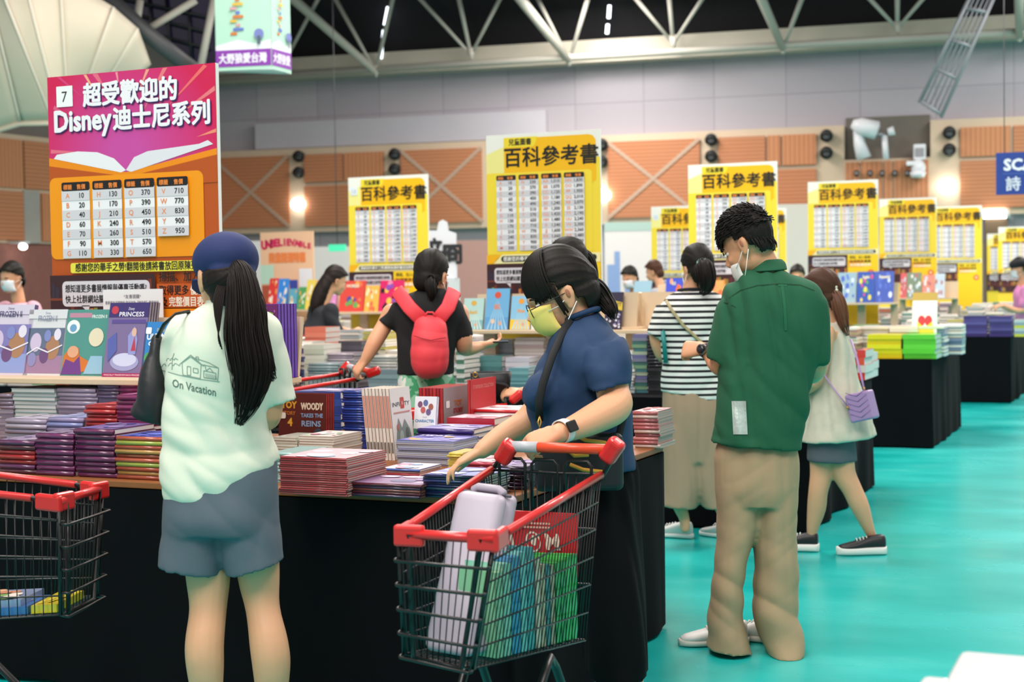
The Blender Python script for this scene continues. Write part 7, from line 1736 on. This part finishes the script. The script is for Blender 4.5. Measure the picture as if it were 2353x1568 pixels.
loft(mb, [(G_(1730, 1110), G_(1836, 1110), fwd0 * .12), (G_(1728, 1200), G_(1832, 1200), fwd0 * .115), (G_(1734, 1300), G_(1834, 1300), fwd0 * .11), (G_(1728, 1400), G_(1834, 1400), fwd0 * .115), (G_(1740, 1460), G_(1842, 1450), fwd0 * .12), (G_(1758, 1500, -.03), G_(1846, 1498, -.03), fwd0 * .125), (G_(1758, 1507, -.03), G_(1847, 1506, -.03), fwd0 * .126)], bei, 5, 30, 2.2)
trF = folds((rgt0 * .55 + V((0, 0, 1)), 9, 1.3, .013, 3)); trG = folds((rgt0, 13, .7, .010, 6), (rgt0 * -.7 + V((0, 0, 1)), 15, 2, .004, 9))
def foldF(p, n): return trF(p, n) * max(0, min(1, (.55 - p.z) * 3)) + trG(p, n) * max(.25, min(1, p.z * 1.6))
skin_it(mb, 'trousers', tF, .007, 2, bei, foldF)
q = gz(1716, 1478, 0); shoe(tF, q + V((0, 0, 0)), -rgt0 * .97 - fwd0 * .1, .27, .05, '#dedcd9', '#d6d2c8'); q = gz(1800, 1480, 0); shoe(tF, q, -rgt0 * .8 + fwd0 * .5, .27, .05, '#dedcd9', '#d6d2c8')
# short hair with a textured top
mb = MB(); HF.el(mb, -.014, .020, 0, .100, .106, .086, black_hair, 28, 18); HF.el(mb, -.034, -.04, 0, .062, .062, .066, black_hair, 24, 14); HF.el(mb, .03, .07, 0, .06, .045, .066, black_hair)
hF = skin_it(mb, 'hair', tF, .006, 2, black_hair, groove(HF.p(0, .2), HF.u, 20, .005)); cut_face(hF, tF, HF, True)
mb = MB(); r = random.Random(12)
for i in range(1000):
    th_, ph = r.uniform(0, 6.283), math.acos(r.uniform(.05, 1)); d_ = HF.f * math.sin(ph) * math.cos(th_) + HF.s * math.sin(ph) * math.sin(th_) + HF.u * math.cos(ph)
    st = HF.c + (HF.f * (d_.dot(HF.f) * .098 - .01) + HF.s * d_.dot(HF.s) * .082 + HF.u * (d_.dot(HF.u) * .10 + .02)) * HF.k
    fl = (HF.f * .7 + HF.s * r.uniform(-.6, .6) + HF.u * -.1) ; fl = (fl - d_ * fl.dot(d_)).normalized()
    limb(mb, [(st, .0026), (st + fl * .022 + d_ * .008, .0022), (st + fl * .045 + d_ * (.003 + .009 * r.random()), .0006)], black_hair, 4, 2)
for i in range(120):
    a = r.uniform(-2.6, 2.6); st = HF.p(-.092 * math.cos(a) * .95 - .006, r.uniform(-.05, .03), .082 * math.sin(a)); 
    if (st - HF.c).dot(HF.f) > -.05: continue
    limb(mb, [(st, .0035), (st - HF.u * .016 + (st - HF.c).normalized() * .004, .003), (st - HF.u * .03, .0008)], black_hair, 4, 2)
sub(mb, 'hair_locks', hF, tF)
msk = HF.mask(tF, '#e2e0da', True, .045, .98)
# wristwatch with dark strap
wc = G_(1607, 806, .21); wd = (G_(1618, 803, .22) - G_(1632, 812, .20)).normalized(); wc = G_(1624, 806, .21); e1 = wd.cross(V((0, 0, 1))).normalized(); e2 = wd.cross(e1)
mb = MB(); mb.rings([(wc + wd * o_, e1 * .035, e2 * .034) for o_ in (-.010, -.004, .004, .010)], mat('strap_brown', '#4a3038', .6), 24, False); ow = part(mb, 'watch_strap', tF); modded(ow, [('SOLIDIFY', dict(thickness=.003))])
nf = (CAM - wc) - V((0, 0, .9)); nf = (nf - wd * nf.dot(wd)).normalized()
mb = MB(); mb.cyl(wc + nf * .033, wc + nf * .046, .022, mat('watch_metal', '#8a8480', .3, metal=.8), 20); mb.cyl(wc + nf * .0455, wc + nf * .047, .018, mat('watch_dial', '#22242a', .2), 20); sub(mb, 'watch_case', ow, tF)

# ---- girl in the pale dress
dG = 7.9
def K_(x, y, dd=0.): return P(x, y, dG + dd)
g = K_(1930, 1000); tG = thing('person', 'person in a pale sleeveless dress over grey shorts, brown ponytail, stepping past the tables', 'person', (g.x, g.y, 0))
HG = Head(K_(1885, 668), -rgt0 * .85 + fwd0 * .5 - V((0, 0, .15)), V((0, 0, 1)), .98)
mb = MB(); HG.skull(mb, skinA); limb(mb, [(K_(1895, 690), .048), (K_(1902, 725), .05), (K_(1905, 760), .07)], skinA)
limb(mb, [(K_(1900, 765, -.12), .045), (K_(1890, 830, -.14), .040), (K_(1872, 880, -.12), .036), (K_(1840, 900, .02), .028)], skinA)
hand(mb, K_(1840, 900, .02), -rgt0 * .9 + fwd0 * .3, V((0, 0, 1)), 1, (30, 40, 30), skinA, .9)
loft(mb, [(K_(1872, 760), K_(1938, 760), fwd0 * .1), (K_(1870, 880), K_(1950, 880), fwd0 * .1), (K_(1865, 1000), K_(1955, 1000), fwd0 * .11)], skinA)
limb(mb, [(K_(1890, 1030, .0), .075), (K_(1888, 1085, .0), .062), (K_(1880, 1130, .0), .052), (K_(1876, 1170, .02), .05), (K_(1866, 1222, .04), .029), (K_(1868, 1242, .05), .024)], skinA, 16)
limb(mb, [(K_(1930, 1030, -.03), .078), (K_(1938, 1085, -.04), .064), (K_(1958, 1125, -.05), .053), (K_(1976, 1165, -.05), .05), (K_(1998, 1220, -.04), .029), (K_(2008, 1242, -.02), .024)], skinA, 16)
skin_it(mb, 'body', tG, .008, 3); HG.eyes(tG)
drs = mat('dress_cloth', '#cbc4b2', .85, var=.12, scale=22, bump=.25, bscale=120)
mb = MB(); loft(mb, [(K_(1880, 738), K_(1935, 735), fwd0 * .06), (K_(1878, 765), K_(1946, 765), fwd0 * .10), (K_(1874, 820), K_(1960, 820), fwd0 * .12), (K_(1866, 870), K_(1972, 870), fwd0 * .14), (K_(1856, 940), K_(1994, 930), fwd0 * .17), (K_(1846, 1000), K_(2010, 988), fwd0 * .20), (K_(1842, 1018), K_(2012, 1000), fwd0 * .20)], drs, 5, 44, 2.1)
skin_it(mb, 'dress', tG, .009, 3, drs, folds((rgt0, 18, 1, .016, 4), (fwd0, 14, 1, .010, 7), ends=((K_(1927, 1008), DOWN, .05, .17),)))
gs2 = mat('shorts_slate', '#585d66', .9, var=.08, scale=8)
mb = MB(); loft(mb, [(K_(1862, 980), K_(1960, 980), fwd0 * .13), (K_(1856, 1030), K_(1964, 1025), fwd0 * .14), (K_(1855, 1062), K_(1967, 1058), fwd0 * .135)], gs2); skin_it(mb, 'shorts', tG, .009, 3, gs2, folds((rgt0, 10, 2, .005, 3)))
q = gz(1880, 1268, 0); shoe(tG, q, -rgt0 * .95 + fwd0 * .3, .235, .05, '#1c1b1f', '#e6e4e0', sole_h=.045); q = gz(2034, 1274, 0); shoe(tG, q, -rgt0, .25, .05, '#1c1b1f', '#e6e4e0', sole_h=.045)
mb = MB(); HG.cap_hair(mb, brown_hair, .011, low=.01); tiG = K_(1914, 667, -.06); HG.el(mb, .045, .055, 0, .045, .045, .06, brown_hair); limb(mb, [(HG.p(-.07, 0), .055), (tiG, .022)], brown_hair); hG = skin_it(mb, 'hair', tG, .007, 2, brown_hair, groove(tiG, HG.c - tiG, 14, .004)); cut_face(hG, tG, HG)
mb = MB(); tress(mb, [tiG, K_(1924, 690, -.08), K_(1930, 715, -.09), K_(1938, 745, -.10), K_(1950, 778, -.11)], [.02, .038, .040, .030, .006], mat('hair_copper', '#6b3f28', .45), 110, 6, .0034, .3); sub(mb, 'ponytail', hG, tG)
mb = MB()
for a in range(12): mb.ball(tiG + (V((0, 0, 1)) * math.sin(a * .524) * .03 + (rgt0 * .5 - fwd0 * .85) * math.cos(a * .524) * .026), V((.010, 0, 0)), V((0, .010, 0)), V((0, 0, .010)), mat('pearl', '#e2d8c2', .35), 8, 6)
sub(mb, 'beaded_tie', hG, tG)
tP = thing('shoulder_bag', 'small lilac quilted box bag hanging against the pale dress', 'bag', K_(1980, 970, -.22))
pur = mat('bag_lilac', '#a585b5', .45, bump=.15, bscale=90)
Rb = Matrix.Rotation(R(24 - 35), 3, 'Z') @ Matrix.Rotation(R(8), 3, 'Y')
bc = K_(1981, 934, -.25); mb = MB(); mb.box(bc, (.135, .08, .15), pur, Rb @ Matrix.Rotation(R(-22), 3, 'Y')); ob = part(mb, 'bag_body', tP); bevel(ob, .012, 3)
mb = MB(); Rq = Rb @ Matrix.Rotation(R(-22), 3, 'Y'); qm = mat('quilt_line', '#8f6ea2', .5)
for i in range(-2, 3):
    for sg in (1, -1): mb.tube([bc + Rq @ V((0 if sg > 0 else 0, -.0405, .028 * i + .0)), bc + Rq @ V((.055 * sg, -.0405, .028 * i + .028))], .002, qm, 5)
sub(mb, 'quilting', ob, tP)
mb = MB(); mb.tube([K_(1948, 935, -.24), K_(1925, 905, -.20), K_(1898, 868, -.17), K_(1885, 840, -.15)], .006, pur, 8, flat_=.5); part(mb, 'strap', tP)
mb = MB(); mb.tube([K_(1986, 898, -.24), K_(1978, 860, -.19), K_(1968, 820, -.15), K_(1955, 780, -.1)], .006, pur, 8, flat_=.5); part(mb, 'strap', tP)
mb = MB(); mb.tube([K_(1986, 898, -.24), K_(1985, 890, -.24)], .006, brass, 8); part(mb, 'clasp', tP); mb = MB(); mb.tube([K_(1950, 941, -.25), K_(1946, 934, -.245)], .006, brass, 8); part(mb, 'clasp', tP)

# ---- shoppers further back
def shopper(label, hx, hy, d, facing, top, hair, lean=0., bottom='#2a2c34', mask=None, hk=1.0, arms=((.12, -.25), (-.12, -.25)), long_hair=False, cap=None, bag_=None, crouch=0.):
    """facing: angle in degrees from 'away' (0), 90 = towards the picture's left"""
    hd = P(hx, hy, d); f = fwd0 * math.cos(R(facing)) - rgt0 * math.sin(R(facing)); s_ = f.cross(V((0, 0, 1)))
    H = hd.z - .02; base = hd - f * (.10 + lean) ; t = thing('person', label, 'person', (base.x, base.y, 0))
    b0 = V((base.x, base.y, 0)); sk = skinA; k = hk
    Hd = Head(hd, f - V((0, 0, .15 + lean)), V((0, 0, 1)) + f * lean, k)
    sh = hd - V((0, 0, .27 * k)) - f * (.05 + lean * .35); hp = b0 + V((0, 0, max(.5, min(.9, H * .56)))); zs = V((0, 0, 1))
    mb = MB(); Hd.skull(mb, sk); limb(mb, [(Hd.p(-.03, -.06), .05 * k), (sh + zs * .06, .055 * k)], sk)
    for sg, (rx, rz) in zip((1, -1), arms):
        so = sh + s_ * sg * .17 * k; el = so - zs * .24 * k + f * .05 + s_ * sg * .05; wr = el + f * .20 * k + zs * (.12 + rz * .2) - s_ * sg * .05
        limb(mb, [(so, .045 * k), (el, .038 * k), (wr, .026 * k)], sk); hand(mb, wr, f - zs * .2, zs, 1 if sg < 0 else -1, (25, 35, 25), sk, k * .95)
    for sg in (1, -1): limb(mb, [(hp + s_ * sg * .08, .07 * k), (b0 + s_ * sg * .09 + zs * hp.z * .5, .05 * k), (b0 + s_ * sg * .09 + zs * .07, .035 * k)], sk)
    skin_it(mb, 'body', t, .011, 3, sk); Hd.eyes(t)
    c = mat('top_' + top, top, .85, var=.08, scale=6); mb = MB()
    loft(mb, [(sh - s_ * .07 * k + zs * .05, sh + s_ * .07 * k + zs * .05, f * .07 * k), (sh - s_ * .15 * k, sh + s_ * .15 * k, f * .10 * k), (sh - s_ * .20 * k - zs * .07, sh + s_ * .20 * k - zs * .07, f * .12 * k), (sh * .5 + hp * .5 - s_ * .19 * k, sh * .5 + hp * .5 + s_ * .19 * k, f * .13 * k), (hp - s_ * .19 * k, hp + s_ * .19 * k, f * .14 * k)], c, 4, 24)
    for sg in (1, -1): so = sh + s_ * sg * .17 * k; limb(mb, [(so, .07 * k), (so - zs * .10 + s_ * sg * .03, .065 * k), (so - zs * .2 + f * .04 + s_ * sg * .045, .058 * k)], c)
    skin_it(mb, 'top', t, .012, 3, c, folds((rgt0 + V((0, 0, 1)), 9, 3, .008, 4)))
    c2_ = mat('bottom_' + bottom, bottom, .85); mb = MB(); loft(mb, [(hp - s_ * .17 + zs * .03, hp + s_ * .17 + zs * .03, f * .12), (hp - s_ * .18 - zs * .1, hp + s_ * .18 - zs * .1, f * .13), (hp - s_ * .19 - zs * .2, hp + s_ * .19 - zs * .2, f * .12)], c2_)
    for sg in (1, -1): loft(mb, [(hp + s_ * (sg * .09 - .09) - zs * .15, hp + s_ * (sg * .09 + .09) - zs * .15, f * .1), (b0 + s_ * (sg * .09 - .07) + zs * .1, b0 + s_ * (sg * .09 + .07) + zs * .1, f * .08)], c2_)
    skin_it(mb, 'trousers', t, .013, 3, c2_)
    for sg in (1, -1): shoe(t, b0 + s_ * sg * .09 - f * .06, f, .25, .045, '#3a3a3e', '#e6e4e0')
    mb = MB(); Hd.cap_hair(mb, hair, .013, low=.012); Hd.el(mb, .05, .055, 0, .05, .042, .066, hair)
    if long_hair: limb(mb, [(Hd.p(-.06, -.02), .07), (Hd.p(-.09, -.15), .075), (Hd.p(-.10, -.28), .06), (Hd.p(-.10, -.36), .02)], hair)
    ho = skin_it(mb, 'hair', t, .009, 2, hair, groove(Hd.p(-.1), Hd.f, 12, .004)); cut_face(ho, t, Hd)
    if cap:
        cm = mat('cap_' + cap, cap, .8); mb = MB(); Hd.el(mb, -.005, .045, 0, .112, .07, .094, cm); co = skin_it(mb, 'cap', t, .009, 2, cm)
        mb = MB(); loft(mb, [(Hd.p(.09, .03, -.07), Hd.p(.09, .03, .07), Hd.u * .006), (Hd.p(.165, .015, -.05), Hd.p(.165, .015, .05), Hd.u * .005)], cm); sub(mb, 'brim', co, t)
    if mask: Hd.mask(t, mask)
    return t, Hd
shopper('person with long dark hair in black bending over far books beside the small yellow board', 772, 642, 12.9, -60, '#1d2026', dark_hair, .22, long_hair=True)
tI, _h = shopper('person with short black hair, white mask and navy top reading behind the tables', 1446, 636, 16.6, 140, '#1c3048', black_hair, .2, mask='#e4e7ee')
shopper('person in a light grey T-shirt bending beside the masked reader in navy', 1502, 622, 17.3, 60, '#a8a9b2', brown_hair, .12)
shopper('person in glasses whose face shows between the green shirt and the yellow boards', 1832, 632, 17.0, 165, '#c9c6cc', black_hair, .05, mask='#e4e7ee')
shopper('person in a black cap, pink T-shirt and mask at the far end', 2341, 615, 20.3, 80, '#cc7fb0', black_hair, .03, mask='#e6e8ee', cap='#17181c', hk=1.15)
shopper('person in a pale pink top and mask by the timber wall, beyond the pink board', 26, 635, 12.2, 150, '#d9a8b8', black_hair, .06, mask='#e4ecf2')
q = P(1476, 672, 16.35)
mb = MB(); mb.box((0, 0, 0), (.20, .02, .26), cover('#8fb6c8'), Matrix.Rotation(R(-20), 3, 'X')); ob = mb.build('book'); ob.location = q; tag(ob, 'open pale blue book held up by the masked reader in navy', 'book')
mb = MB(); mb.box((0, .014, 0), (.19, .008, .25), page2, Matrix.Rotation(R(-20), 3, 'X')); mb.build('page_block', ob)

# ---- white wrapped packs very near the camera, on a corner of a table
wp_ = mat('wrap_white', '#d2d3d4', .3, coat=.4, bump=.4, bscale=30)
q0 = gz(2205, 1492, .85); q1 = gz(2118, 1549, .81)
tN = table_block(q1.x + .012, q1.x + 1.2, q1.y - .7, q1.y - .012, 'near table corner under a black cloth below the white wrapped parcel', TZ, 9)
tN['group'] = 'near table'
def pack(q, w, d, z0, z1, label, mark):
    t = thing('wrapped_parcel', label, 'parcel', (q.x, q.y, z0)); h = z1 - z0
    mb = MB(); mb.box((w / 2, -d / 2, h / 2), (w, d, h), wp_); o = mb.build('wrapping', t); bevel(o, .014, 3)
    mb = MB(); a = Art(mb, (0, -d, h), (w, 0, 0), (0, d, 0), .0004, .0006)
    if mark: a.rect(.3, .42, .75, .6, '#b9cdf0'); a.rect(.34, .45, .48, .57, '#dfe8f6')
    else: a.rect(.1, .2, .3, .4, '#d8dce4')
    mb.build('printed_label', t)
pack(q0, .55, .34, TZ, .85, 'white plastic-wrapped parcel with a faint blue mark at the lower picture corner', True)
pack(V((q1.x, q1.y, 0)), q0.x - q1.x - .004, .3, TZ, .81, 'narrow lower white wrapped parcel beside the blue-marked one at the picture corner', False)
